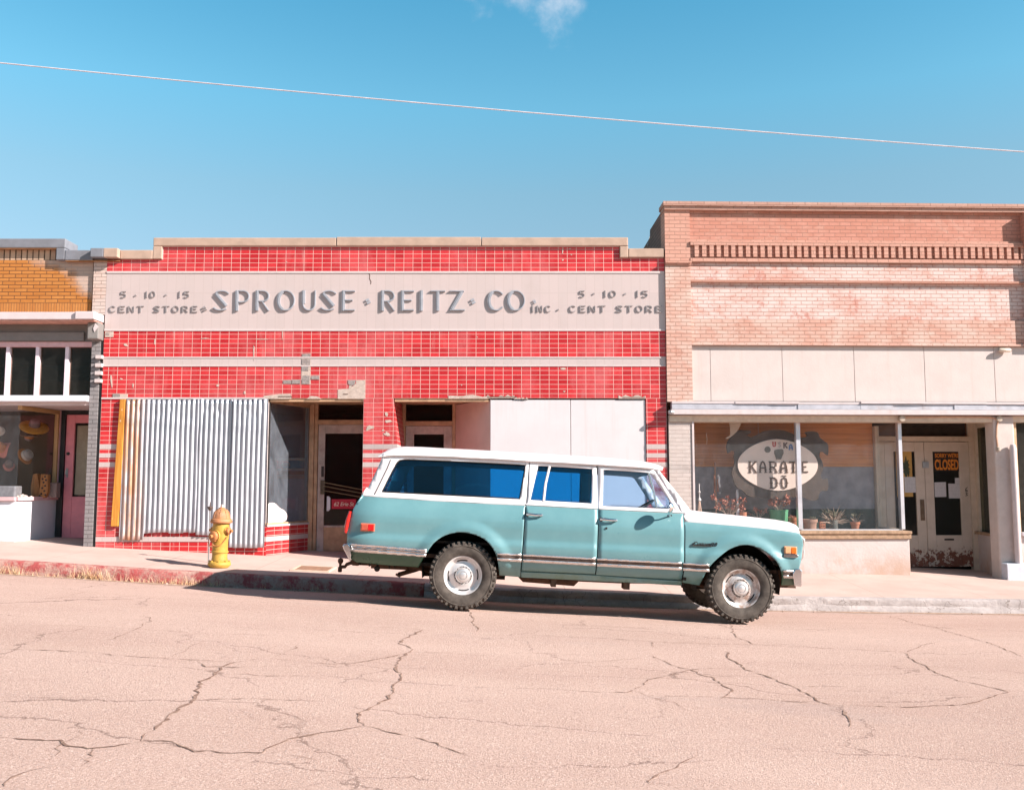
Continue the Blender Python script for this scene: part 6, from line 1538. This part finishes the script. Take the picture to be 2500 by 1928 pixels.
bx1('front_strip', (kx(676), kx(746), yk-.010, yk-.001, kz(1158), kz(1149)), paint('orange_brown_strip', (.45, .16, .05), .5), cool)
bx1('front_strip', (kx(676), kx(746), yk-.012, yk-.001, kz(1168), kz(1159)), paint('peach_strip', (.62, .38, .28), .5), cool)
bx1('side_rail', (kx(746), kx(750), yk-.02, yk-.001, .32, kz(1149)), paint('cream_rail', (.62, .50, .42), .5), cool)
adr = thing('address_sign', 'red address sign with white script hanging in the left door', 'sign', (W(840, 1242, YD)[0], YD+.0, W(840, 1242, YD)[1]))
a_, b_ = W(810, 1218, YD+.005), W(869, 1242, YD+.005)
bx1('board', (a_[0], b_[0], YD+.0, YD+.010, b_[1], a_[1]), paint('crimson_sign_board', (.50, .012, .04), .45, .06, 9), adr)
text_mesh('62 Erie St', .098, paint('cream_script', (.80, .66, .55), .6), adr, Matrix.Translation((a_[0]+.035, YD-.002, b_[1]+.055)) @ Matrix.Rotation(pi/2, 4, 'X'), .0015, .22, 'script', .0008, sp=.95)

# ------------------------------------------------------------ hats and oddments in the left shop window
def on_axis(bm, c, axis):
    q = Vector(axis).normalized().to_track_quat('Z', 'Y').to_matrix().to_4x4()
    bmesh.ops.transform(bm, matrix=Matrix.Translation(c) @ q, verts=bm.verts[:])
def make_hat(label, u, v, y, rb, rcw, hc, axis, brim_m, crown_m, wav=.0, band=None, name='hat', brim_dip=.03):
    x, z = W(u, v, y); t = thing(name, label, 'hat', (x, y, z), world=False)
    bm = NB(); lathe(bm, [(rcw*.98,.0),(rb*.6,-.004),(rb*.85,-.4*brim_dip),(rb,-brim_dip),(rb*1.0,-brim_dip-.008),(rb*.84,-.5*brim_dip-.008),(rcw*.98,-.010)], (0,0,0), 'z', 32)
    for q in bm.verts:
        r_ = sqrt(q.co.x**2+q.co.y**2); q.co.z += wav*(r_/rb)**2*cos(2*atan2(q.co.y, q.co.x))
    on_axis(bm, (0,0,0), axis); obj('brim', bm, brim_m, t, smooth=50)
    bm = NB(); lathe(bm, [(rcw,-.008),(rcw*.98,hc*.5),(rcw*.86,hc*.86),(rcw*.55,hc),(0,hc*.97)], (0,0,0), 'z', 24); on_axis(bm, (0,0,0), axis); obj('crown', bm, crown_m, t, smooth=60)
    if band:
        bm = NB(); lathe(bm, [(rcw*1.01,.0),(rcw*1.03,.012),(rcw*1.01,.045)], (0,0,0), 'z', 24); on_axis(bm, (0,0,0), axis); obj('hat_band', bm, band, t, smooth=60)
    return t
straw = paint('golden_straw_felt', (.62, .28, .035), .8, .1, 20); mauve = paint('dusty_mauve_felt', (.27, .19, .20), .85, .1, 20); brownf = paint('grey_brown_felt', (.26, .17, .13), .85, .15, 20)
orangef = paint('orange_felt', (.55, .20, .05), .8, .12, 20); greyf = paint('pale_grey_felt', (.36, .33, .31), .85, .1, 20); pinkf = paint('coral_felt', (.60, .20, .14), .85, .12, 20); ivory = paint('ivory_felt', (.66, .58, .50), .85, .08, 20)
make_hat('wide golden yellow hat with a mauve crown hanging highest in the window', 84, 1039, 17.05, .25, .095, .12, (.34,-.42,.85), straw, mauve)
make_hat('grey brown patterned hat tucked below the golden yellow hat', 72, 1062, 17.15, .165, .08, .10, (-.30,.30,-.80), brownf, mauve, .03, orangef)
make_hat('tipped hat with an orange brim edge and a grey crown, above the carved wood', 62, 1113, 17.0, .155, .10, .12, (.86,-.20,.42), orangef, greyf, 0, ivory, brim_dip=.01)
make_hat('coral pink pointed hat at the left edge of the window', 6, 1094, 16.9, .15, .09, .15, (-.2,-.75,.3), pinkf, orangef, .06)
make_hat('small red brown hat low behind the dusty pane', 22, 1135, 17.2, .10, .07, .10, (.3,-.6,.5), pinkf, brownf, .02)
make_hat('pale ivory hat cut off by the left picture edge', -2, 1051, 16.9, .09, .07, .09, (.2,-.8,.3), ivory, ivory)
x, z = W(96, 1211, 16.75)
carv = thing('carved_wood', 'carved orange wood block with dark holes on the display shelf', 'carving', (x, 16.75, Z(1216)), world=False)
woodm = MB('carved_orange_wood', .6); g = woodm.noise(8, 6, .6, woodm.scaled((5,5,.8))); woodm.col(woodm.mix(woodm.ramp(g, .3, .7), (.30, .11, .03), (.48, .20, .06))); woodm = woodm.m
hh = .44
for nm, pl, y0 in (('slab', [(-.15,.0),(-.03,.0),(.0,.14),(-.055,.43),(-.13,.42),(-.165,.20)], 0), ('slab', [(-.03,.0),(.11,.0),(.155,.10),(.150,.41),(.02,.42),(.005,.14)], -.03)):
    bm = NB(); prism(bm, pl, y0, y0+.10); sl = obj(nm, bm, woodm, carv, bevel=.012)
bm = NB()
for px_, pz_ in ((.10,.37),(.12,.31),(.08,.27),(.11,.21),(.06,.17),(.10,.12),(.05,.07),(.02,.035),(.12,.05),(.06,.33)): lathe(bm, [(.018,.0),(.018,-.004),(0,-.004)], (px_, -.031, pz_), 'y', 8)
obj('hole', bm, black_paint, sl)
for i, (u, s_, lb) in enumerate(((42, .035, 'leftmost white shell on the hat shop shelf'), (52, .05, 'largest white shell on the hat shop shelf'), (62, .04, 'white shell beside the carved wood block'), (73, .026, 'smallest white shell, touching the carved wood block'))):
    x = W(u, 1207, 16.45)[0]; bm = NB(); lathe(bm, [(0,0),(s_*.9,s_*.1),(s_*1.1,s_*.5),(s_*.7,s_*1.0),(s_*.2,s_*1.3),(0,s_*1.35)], (0,0,0), 'z', 9)
    rr = random.Random(i)
    for q in bm.verts: q.co += Vector((rr.uniform(-1,1), rr.uniform(-1,1), rr.uniform(-1,1)))*s_*.18
    o = tag(obj('shell', bm, paint('chalky_shell', (.66, .54, .48), .8), smooth=60), lb, 'shell', 'shells in the hat shop window'); o.location = (x, 16.45+.04*(i % 2), Z(1216))
x0, x1 = W(-6, 1180, 16.35)[0], W(37, 1180, 16.35)[0]
bm = NB(); box(bm, x0, x1, 16.35, 16.6, Z(1216)+.002, Z(1186, 16.35)); tag(obj('cloth_box', bm, paint('pale_grey_cloth', (.24, .235, .25), .9, .15, 14, bump=.01), bevel=.02), 'pale grey box low in the left corner of the hat shop window', 'box')
x0, x1 = W(119, 1190, 16.9)[0], W(138, 1190, 16.9)[0]
bm = NB(); box(bm, x0, x1, 16.9, 17.05, Z(1216)+.002, Z(1178, 16.9)); tag(obj('speckled_box', bm, paint('speckled_box', (.30, .22, .20), .9, .4, 60), bevel=.01), 'small speckled box right of the carved wood block', 'box')

# ------------------------------------------------------------ things in the martial arts window (built square to that facade)
RA = math.atan(RT); PIV = Vector((2.64, 16.0, 0)); MR = Matrix.Translation(PIV) @ Matrix.Rotation(RA, 4, 'Z') @ Matrix.Translation(-PIV)
def rthing(name, label, cat, p, group=None):
    o = thing(name, label, cat, MR @ Vector(p), (0, 0, RA), group, world=False); WORLD_ROOTS[o] = Matrix.Translation(-Vector(p)); return o
ys = D+.46
sx = lambda a, b: R(1720+a*.19002, 1000+b*.19002, ys)
ks = rthing('karate_sign', 'white pointed oval sign on a dark scrolled board in the right window', 'sign', (R(1900,1225,ys)[0], ys, R(1900,1225,ys)[1]))
bo = cr([sx(*q) for q in ((300,425),(345,360),(430,268),(520,262),(598,268),(600,300),(560,325),(600,350),(660,335),(760,282),(860,262),(950,258),(1050,272),(1150,310),(1230,350),(1300,355),(1330,330),(1305,300),(1320,282),(1400,275),(1465,292),(1490,350),(1545,400),(1598,445),(1600,575),(1570,570),(1540,545),(1500,545),(1490,600),(1530,680),(1535,760),(1505,840),(1530,890),(1592,885),(1597,1028),(1520,1045),(1480,1085),(1465,1150),(1380,1165),(1250,1120),(1100,1135),(950,1150),(800,1135),(650,1125),(560,1100),(500,1040),(420,990),(380,900),(360,800),(395,690),(385,600),(395,540),(350,530),(310,560),(296,500))], 3, True)
bm = NB(); prism(bm, bo, ys, ys+.03); obj('backing_board', bm, paint('dark_brown_scrolled_board', (.085, .060, .046), .7, .15, 6), ks, bevel=.003)
lens_ = arc(*sx(947, 712), 1, 1, 0, 0, 1)
c0, c1_, ct, cb = sx(432, 700), sx(1462, 700), sx(947, 378), sx(947, 1040)
xm_, zm_ = (c0[0]+c1_[0])/2, (ct[1]+cb[1])/2; hw_, hh_ = (c1_[0]-c0[0])/2, (ct[1]-cb[1])/2
lp = []
for i in range(48):
    a_ = 2*pi*i/48; ca, sa = cos(a_), sin(a_)
    lp.append((xm_ + hw_*ca, zm_ + hh_*math.copysign(abs(sa)**1.0, sa)*(1-.20*abs(ca)**2.0*abs(sa))))
bm = NB(); prism(bm, lp, ys-.02, ys-.001); obj('oval_panel', bm, paint('cream_sign_panel', (.84, .68, .58), .6, .03, 4), ks, bevel=.003)
GK = {'K': [[(.12,0),(.12,1)], [(.9,.98),(.16,.45)], [(.34,.58),(.92,.02)]], 'A': [[(.08,0),(.12,.55),(.30,.90),(.5,1),(.70,.90),(.88,.55),(.92,0)], [(.12,.42),(.88,.42)]], 'R': [[(.12,0),(.12,1)], [(.12,.97),(.6,.97),(.86,.84),(.86,.62),(.6,.48),(.14,.48)], [(.5,.48),(.78,.30),(.9,.02)]], 'T': [[(.5,0),(.5,1)], [(.02,.96),(.98,.96)]], 'E': [[(.14,0),(.14,1)], [(.14,.96),(.92,.96)], [(.14,.52),(.7,.52)], [(.14,.04),(.95,.04)]], 'D': [[(.14,0),(.14,1)], [(.1,.97),(.6,.97),(.88,.80),(.92,.5),(.88,.2),(.6,.03),(.1,.03)]], 'O': [[(.5,1),(.2,.88),(.1,.5),(.2,.12),(.5,0),(.8,.12),(.9,.5),(.8,.88),(.5,1)]], 'U': [[(.12,1),(.12,.2),(.35,.02),(.65,.02),(.88,.2),(.88,1)]], 'S': [[(.88,.82),(.6,.98),(.25,.92),(.15,.7),(.8,.35),(.78,.1),(.4,.0),(.1,.14)]]}
serif = {'K': [(.12,0),(.12,1),(.92,.0),(.9,1)], 'A': [(.08,0),(.92,0)], 'R': [(.12,0),(.12,1),(.9,0)], 'T': [(.5,0)], 'D': [(.14,0),(.14,1)]}
def kglyph(ch, x0, x1, z0, z1, w, yf, mat, serifs=True, par=ks, dep=.012, nub=True):
    bm = NB(); S2 = lambda p: (x0+p[0]*(x1-x0), z0+p[1]*(z1-z0)); n = 0
    for st in GK[ch]: ribbon(bm, [S2(p) for p in st], w, yf-.0008*n, yf+dep); n += 1
    if serifs:
        for p in serif.get(ch, []): q = S2(p); ribbon(bm, [(q[0]-w*1.1, q[1]), (q[0]+w*1.1, q[1])], w*.55, yf-.0008*n, yf+dep); n += 1
        if nub:
            for p in {'K':[(.12,.5)],'R':[(.12,.3)],'A':[(.1,.25),(.9,.25)],'T':[(.5,.45)],'E':[(.14,.28)],'D':[(.92,.5),(.14,.5)],'O':[(.1,.5),(.9,.5)]}.get(ch, []):
                q = S2(p); ribbon(bm, [(q[0]-w*.95, q[1]), (q[0]+w*.95, q[1])], w*.6, yf-.0008*n, yf+dep); n += 1
    return obj('letter', bm, mat, par)
ink = paint('dark_brown_sign_letters', (.085, .045, .028), .6, .1, 9)
for ch, a0, a1 in (('K',580,670),('A',712,795),('R',838,935),('A',980,1065),('T',1090,1205),('E',1255,1335)):
    p0, p1 = sx(a0, 805), sx(a1, 667); kglyph(ch, p0[0], p1[0], p0[1], p1[1], .024, ys-.031, ink)
for ch, a0, a1 in (('D',848,940),('O',985,1070)):
    p0, p1 = sx(a0, 1008), sx(a1, 873); kglyph(ch, p0[0], p1[0], p0[1], p1[1], .025, ys-.031, ink)
bm = NB(); ribbon(bm, [sx(997,850), sx(1055,850)], .016, ys-.031, ys-.019); obj('macron', bm, ink, ks)
for ch, a0, a1, b0, b1, c in (('U',880,918,412,472,(.45,.03,.02)),('S',950,988,420,478,(.50,.40,.36)),('K',1020,1070,422,496,(.10,.06,.05)),('A',1090,1136,448,518,(.13,.24,.46))):
    p0, p1 = sx(a0, b1), sx(a1, b0); kglyph(ch, p0[0], p1[0], p0[1], p1[1], .020, ys-.030, paint('small_letter_'+ch, c, .6), False)
sage = paint('grey_green_emblem', (.14, .125, .10), .7, .2, 20)
bm = NB(); q = sx(815, 512); lathe(bm, [(.054,.0),(.054,-.010),(0,-.010)], (q[0], ys-.020, q[1]), 'y', 22); obj('round_emblem', bm, sage, ks)
bm = NB(); prism(bm, [sx(*p) for p in ((925,638),(915,600),(900,560),(903,520),(940,508),(1000,505),(1015,520),(1020,560),(1000,600),(985,638))], ys-.031, ys-.020); obj('fist_emblem', bm, sage, ks)
bm = NB()
for dx in (-.32, .32): tube(bm, [(xm_+dx, ys+.015, zm_+.4), (xm_+dx, ys+.015, zc(1021))], .003, 4)
obj('hanging_wire', bm, steel, ks)
zfl_ = zc(1297) - .004
terra = paint('terracotta', (.52, .20, .11), .8, .12, 10, dirt=(.62, .42, .33), dirt_amt=.5)
terra2 = paint('dusty_terracotta', (.44, .25, .18), .85, .12, 10, dirt=(.50, .40, .34), dirt_amt=.5)
greenp = paint('green_plastic', (.10, .34, .17), .5, .08, 8)
dryleaf = paint('dry_reddish_leaves', (.50, .19, .13), .85, .3, 30); strawm = paint('bleached_dry_stems', (.52, .39, .30), .9, .2, 20); brownstem = paint('brown_dry_stems', (.24, .15, .10), .9, .2, 20); sageleaf = paint('grey_green_leaves', (.20, .19, .12), .85, .3, 30)
def pot(label, u, vt, hwt, hwb, yl, mat, plant=None, name='plant_pot', cat='pot', rim=True, seed=1, group='plant pots in the right window', vb=None):
    yl += .20; x, zt = R(u, vt, yl); px = 2300/yl; r1, r0 = hwt/px, hwb/px; h = zt - zfl_
    t = rthing(name, label, cat, (x, yl, zfl_), group)
    bm = NB()
    pr = [(0,.0),(r0,.0),(r0+(r1-r0)*.7,h*.72),(r1*1.06,h*.73),(r1*1.08,h),(r1*.92,h),(r1*.9,h*.85),(0,h*.85)] if rim else [(0,0),(r0,0),(r1,h*.93),(r1*1.04,h*.94),(r1*1.04,h),(r1*.95,h),(r1*.93,h*.88),(0,h*.88)]
    lathe(bm, pr, (x, yl, zfl_), 'z', 24); obj('pot', bm, mat, t, smooth=40)
    if plant:
        bms = {}
        plant(bms, Vector((x, yl, zfl_+h*.86)), random.Random(seed))
        for m_, b_ in bms.items(): obj('foliage' if 'lea' in m_ else 'stems', b_, bpy.data.materials[m_], t, smooth=50)
    return t
def leaf_blob(bm, p, r, rr, n=12):
    for i in range(n):
        d = Vector((rr.uniform(-1,1), rr.uniform(-1,1), rr.uniform(-.6,1))).normalized(); c = p + d*r*rr.uniform(.2, 1); s = r*rr.uniform(.40, .75)
        a = Vector((rr.uniform(-1,1), rr.uniform(-1,1), rr.uniform(-1,1))).normalized()*s; b = a.cross(d).normalized()*s*.6
        v = [bm.verts.new(q) for q in (c-a, c+b+d*s*.25, c+a, c-b+d*s*.25)]; bm.faces.new(v)
def bushy(n, hgt, spread, leafm, stemm, lr=.035):
    def f(bms, p, rr):
        st, lf = bms.setdefault(stemm, NB()), bms.setdefault(leafm, NB())
        for i in range(n):
            d = Vector((rr.uniform(-1,1)*spread, rr.uniform(-.5,.5)*spread, hgt*rr.uniform(.5,1.1)))
            mid = p + d*.5 + Vector((rr.uniform(-.02,.02), 0, .01)); tip = p + d
            tube(st, [p + Vector((rr.uniform(-.02,.02), 0, -.02)), mid, tip], [.005,.004,.003], 5)
            leaf_blob(lf, tip, lr, rr); 
            if rr.random() < .8: leaf_blob(lf, mid.lerp(tip, .5), lr*.8, rr, 5)
    return f
def spiky(n, ln, w, stemm):
    def f(bms, p, rr):
        st = bms.setdefault(stemm, NB())
        for i in range(n):
            a = rr.uniform(.05, .95)*pi; d = Vector((cos(a), rr.uniform(-.5,.4), max(-.1, sin(a))*rr.uniform(.5,1))).normalized(); L = ln*rr.uniform(.45, 1.1)
            dr = Vector((0,0,-.25*L*rr.random()))
            tube(st, [p, p+d*L*.5+Vector((rr.uniform(-.01,.01),0,.012)), p+d*L+dr*.6], [w, w*.9, w*.25], 5)
    return f
pot('green plastic bucket holding a reddish dry plant, largest pot in the window', 1903, 1244, 22, 19.5, D+.30, greenp, bushy(17, .24, .19, dryleaf.name, strawm.name, .046), 'plant_bucket', 'bucket', False, 3)
pot('low terracotta pot half hidden behind the window mullion', 1938, 1262, 13, 10, D+.32, terra, bushy(4, .05, .05, dryleaf.name, strawm.name, .02), seed=4)
pot('wide dusty terracotta pot right of the window mullion', 1979, 1267, 17, 14, D+.30, terra2, bushy(5, .06, .08, sageleaf.name, strawm.name, .02), seed=5)
jar = glass('dusty_jar_glass', (.72, .76, .74), .25, (.5, .5, .46))
pot('glass jar with a big spray of bleached dry stems', 2037, 1269, 10, 10, D+.34, jar, (lambda bms, p, rr: (spiky(46, .34, .0075, strawm.name)(bms, p - Vector((0,0,.05)), rr), spiky(22, .26, .006, brownstem.name)(bms, p - Vector((0,0,.03)), rr), bushy(10, .16, .16, sageleaf.name, strawm.name, .04)(bms, p, rr))), 'plant_jar', 'jar', False, 6)
pot('small terracotta pot with a thick-stemmed plant at the right end of the shelf', 2090, 1273.5, 11.5, 8.5, D+.30, terra, (lambda bms, p, rr: (spiky(7, .17, .012, strawm.name)(bms, p, rr), bushy(6, .18, .10, sageleaf.name, strawm.name, .03)(bms, p, rr))), seed=7)
pot('small red pot of reddish flowers above the truck bonnet', 1816, 1249.5, 8, 7, D+.32, terra, bushy(7, .11, .10, dryleaf.name, brownstem.name, .032), seed=8)
pot('leftmost flower pot with tall reddish flowers on thin stems', 1782, 1256, 12, 10, D+.36, terra, bushy(24, .32, .30, dryleaf.name, strawm.name, .040), seed=9)
pot('small flower pot with two brown sprigs left of the green bucket', 1853, 1262, 7, 6, D+.32, terra2, bushy(9, .18, .16, dryleaf.name, strawm.name, .032), seed=12)
x, z = R(2010, 1273, D+0.4800); hwk = 6.2/141
t = rthing('pierced_brick', 'small pierced terracotta block between the wide pot and the jar', 'brick', (x, D+0.4800, zfl_))
bx1('block', (x-hwk, x+hwk, D+0.4600, D+0.5400, zfl_, z), terra, t, bevel=.004)
bm = NB()
for i in range(3):
    for s_ in (-1, 1): lathe(bm, [(.011,0),(.011,-.003),(0,-.003)], (x+s_*.02, D+0.4595, zfl_+.03+i*.045), 'y', 8)
obj('holes', bm, paint('dark_holes', (.12,.05,.03), .9), t)
x, z = R(2085, 1292, D+0.5000); bm = NB(); box(bm, x-.16, x-.04, D+0.4400, D+0.5600, zfl_, zfl_+.012); o = tag(obj('plant_saucer', bm, paint('pale_wood_slip', (.55,.45,.36), .8)), 'flat pale slip of wood beside the right end pot', 'saucer'); o.matrix_world = MR
# slim ornaments at the left end
x, z = R(1709, 1181, D+0.5000)
t = rthing('stick_teepee', 'pale tripod of bundled sticks with a white tip at the left end of the window', 'ornament', (x, D+0.5000, zfl_))
zc0 = R(1709, 1220, D+0.5000)[1]
bm = NB()
for k_ in range(5):
    a_ = 2*pi*k_/5+.3; tube(bm, [(x+.075*cos(a_), D+0.5000+.075*sin(a_), zfl_), (x+.004*cos(a_), D+0.5000, zc0)], [.011,.007], 6)
obj('legs', bm, paint('pale_peeled_sticks', (.66,.46,.36), .8), t)
bm = NB(); lathe(bm, [(0,zc0-.03),(.03,zc0-.01),(.026,zc0+.02),(.009,zc0+.04),(.009,zc0+.12),(.02,zc0+.13),(.02,zc0+.145),(.008,zc0+.16),(.007,z),(0,z+.01)], (x, D+0.5000, 0), 'z', 10); obj('tip', bm, paint('white_tip', (.72,.68,.66), .6), t, smooth=50)
x, z = R(1748, 1128, D+0.6200)
t = rthing('wooden_pole', 'tall brown wooden pole with a white ribbon standing in the right window', 'pole', (x, D+0.6200, zfl_))
bm = NB(); tube(bm, [(x+.006, D+0.6200, zfl_), (x, D+0.6200, z)], .014, 8); obj('shaft', bm, paint('brown_pole_wood', (.36,.19,.12), .8, .15, 9), t, smooth=50)
z1, z0 = R(1748, 1158, D+0.6200)[1], R(1748, 1203, D+0.6200)[1]
bx1('slat', [(x-.026, x-.014, D+0.6000, D+0.6400, z0, z1), (x+.024, x+.055, D+0.6000, D+0.6300, z0+.02, z1-.08)], paint('red_brown_slat', (.26,.10,.06), .8, .2, 9), t)
bm = NB(); ribbon(bm, [(x+.04, z1-.01), (x+.065, z1-.05), (x+.06, z1-.14), (x+.075, z1-.22)], .03, D+0.5950, D+0.6000); lathe(bm, [(0,-.012),(.018,0),(0,.012)], (x+.07, D+0.6000, z0+.0), 'y', 10); obj('ribbon', bm, paint('white_ribbon', (.66,.64,.64), .7), t)
x, z = R(1802, 1194, D+0.5600)
t = rthing('silver_figurine', 'slim silver and white figurine with a red band among the flowers', 'ornament', (x, D+0.5600, zfl_))
h_ = z-zfl_; bm = NB(); lathe(bm, [(0,0),(.05,.0),(.052,.05),(.03,.10),(.045,.16),(.05,.22),(.028,.27),(.038,.33),(.036,.38),(.016,.42),(.018,.47),(.028,h_-.07),(.02,h_-.01),(0,h_)], (x, D+0.5600, zfl_), 'z', 14); obj('body', bm, paint('silvery_white_glaze', (.68,.67,.68), .3, .06, 9), t, smooth=60)
bm = NB(); lathe(bm, [(.047,.165),(.053,.18),(.054,.215),(.048,.23)], (x, D+0.5600, zfl_), 'z', 14); obj('band', bm, paint('red_band', (.45,.05,.04), .5), t, smooth=60)
# torn cloth hanging at the top
bm = NB(); prism(bm, cr([R(1720+a*.19, 1000+b*.19, D+0.4200) for a, b in ((320,135),(400,135),(490,135),(470,200),(435,265),(385,320),(320,365),(280,372),(300,350),(335,330),(340,260),(330,190))], 3, True), D+0.4200, D+0.4250)
o = tag(obj('hanging_cloth', bm, paint('beige_torn_cloth', (.60,.48,.38), .9, .06, 9)), 'torn beige cloth hanging from the top left of the window', 'cloth'); o.matrix_world = MR
bm = NB(); p_ = [R(u, v, D+0.4000) for u, v in ((1727,1057),(1726,1062),(1728,1070),(1727,1084))]; tube(bm, [(a, D+0.4000, b) for a, b in p_], .004, 5); p2 = [R(u, v, D+0.8200) for u, v in ((1712,1134),(1740,1185),(1775,1225),(1800,1240))]
o = tag(obj('string', bm, paint('pale_string', (.7,.55,.42), .8)), 'short loose string dangling near the left edge of the right window', 'string'); o.matrix_world = MR
# notices on the doors
def rplate(name, label, cat, u0, u1, v0, v1, yl, mat, group=None, skew=0.0):
    a, b = R(u0, v1, yl), R(u1, v0, yl); bm = NB(); prism(bm, [(a[0], a[1]), (b[0], a[1]+skew), (b[0]+skew*.5, b[1]+skew), (a[0]+skew*.5, b[1])], yl, yl+.003)
    o = tag(obj(name, bm, mat), label, cat, group); o.matrix_world = MR; return o
def paper_mat(n):
    m = MB(n, .85); q = m.sep()
    ln_ = m.math('LESS_THAN', m.math('FRACT', m.math('MULTIPLY', q[2], 38.0)), .35); br = m.ramp(m.noise(60, 2, .5, m.scaled((1,1,.2))), .42, .5)
    m.col(m.mix(m.math('MULTIPLY', m.math('MULTIPLY', ln_, br), .35), (.60, .575, .58), (.22, .21, .22))); return m.m
yn = YB2+.016
G_ = 'paper notices on the entrance doors'
rplate('paper_notice', 'white paper notice on the left door leaf', 'notice', 2214, 2242, 1164, 1202, YB2+.012, paper_mat('paper_a'), G_)
rplate('paper_notice', 'left of the two white papers below the closed sign', 'notice', 2287.5, 2314, 1177, 1213, yn, paper_mat('paper_b'), G_, .004)
rplate('paper_notice', 'right of the two white papers below the closed sign', 'notice', 2322, 2350, 1180, 1216, yn-.001, paper_mat('paper_c'), G_, -.003)
rplate('paper_notice', 'small square paper above the right-hand white paper', 'notice', 2337, 2350, 1166, 1180, yn, paper_mat('paper_d'), G_)
a, b = R(2206, 1212, YB2+.018), R(2230, 1101, YB2+.018)
t = rthing('yellow_poster', 'tall yellow poster with a dark green tree shape on the left door leaf', 'poster', (a[0], YB2+.017, a[1]))
bx1('sheet', (a[0]-.08, b[0], YB2+.017, YB2+.020, a[1], b[1]), paint('yellow_poster_paper', (.52,.30,.09), .8, .1, 9), t)
rr = random.Random(3); bm = NB(); cxp, czp = b[0]-.11, b[1]-.30
prism(bm, [(cxp + .085*rr.uniform(.35, 1.1)*cos(2*pi*i/34), czp + .21*rr.uniform(.45, 1.1)*sin(2*pi*i/34)) for i in range(34)], YB2+.0150, YB2+.0165)
obj('print', bm, paint('dark_green_print', (.06,.075,.045), .8, .3, 14), t)
cs = rthing('closed_sign', 'black and orange sorry we are closed sign in the right door leaf', 'sign', (R(2316,1150,yn)[0], yn, R(2316,1150,yn)[1]))
a, b = R(2286, 1150, yn), R(2347, 1103, yn); Lx, Lz = b[0]-a[0], b[1]-a[1]
bx1('board', (a[0], b[0], yn, yn+.003, a[1], b[1]), paint('black_sign_board', (.018,.013,.011), .6, .1, 9), cs)
orl = paint('orange_sign_letters', (.72, .23, .03), .6, .06, 9)
def fit(txt, x0, x1, z0, z1, bold):
    o = text_mesh(txt, 1.0, orl, cs, Matrix.Identity(4), .0, 0, 'lettering', bold)
    co = [v.co for v in o.data.vertices]; mnx, mxx = min(c.x for c in co), max(c.x for c in co); mny, mxy = min(c.y for c in co), max(c.y for c in co)
    for v in o.data.vertices: v.co = Vector((x0+(v.co.x-mnx)/(mxx-mnx)*(x1-x0), yn-.0015, z0+(v.co.y-mny)/(mxy-mny)*(z1-z0)))
fit("SORRY WE'RE", a[0]+Lx*.05, a[0]+Lx*.96, a[1]+Lz*.70, a[1]+Lz*.93, .03); fit('CLOSED', a[0]+Lx*.03, a[0]+Lx*.95, a[1]+Lz*.06, a[1]+Lz*.62, .035)
bx1('edge_strip', (b[0]-.012, b[0]-.004, yn-.001, yn, a[1]+.02, a[1]+Lz*.62), white_trim, cs)
# twig of wire on the neighbour's parapet
bm = NB(); p_ = [W(u, v, 17.6) for u, v in ((1581,600),(1585,582),(1590,566),(1597,556))]; tube(bm, [(a, 17.6, b) for a, b in p_], .006, 5)
obj('loose_wire', bm, steel, shop)

# ------------------------------------------------------------ split repeated pieces into parts of their own
def split(o):
    me = o.data; bm = NB(); bm.from_mesh(me); bm.verts.ensure_lookup_table(); seen = set(); isl = []
    for v in bm.verts:
        if v.index in seen: continue
        st, comp = [v], set()
        while st:
            a = st.pop()
            if a.index in comp: continue
            comp.add(a.index); st += [e.other_vert(a) for e in a.link_edges]
        seen |= comp; isl.append(comp)
    if len(isl) < 2: bm.free(); return
    for k_, comp in enumerate(isl):
        b2 = bm.copy(); b2.verts.ensure_lookup_table(); bmesh.ops.delete(b2, geom=[v for v in b2.verts if v.index not in comp], context='VERTS')
        if k_ == 0: m2 = bpy.data.meshes.new(me.name)
        m2 = bpy.data.meshes.new(me.name); b2.to_mesh(m2); b2.free()
        for mt in me.materials: m2.materials.append(mt)
        if k_ == 0: o.data = m2
        else: c = o.copy(); c.data = m2; COL.objects.link(c)
    bm.free()
for o in list(bpy.data.objects):
    if o.type == 'MESH' and o.name.split('.')[0] in ('mullion','bare_patch','bare_block','crack_line','pier_block','coping','grille_bar','trim_strip','corbel','inner_wall','rear_wall','kick_wall','head_trim','wheel_stud'): split(o)
    elif o.type == 'MESH' and o.name.split('.')[0] == 'leaf_spring': pass
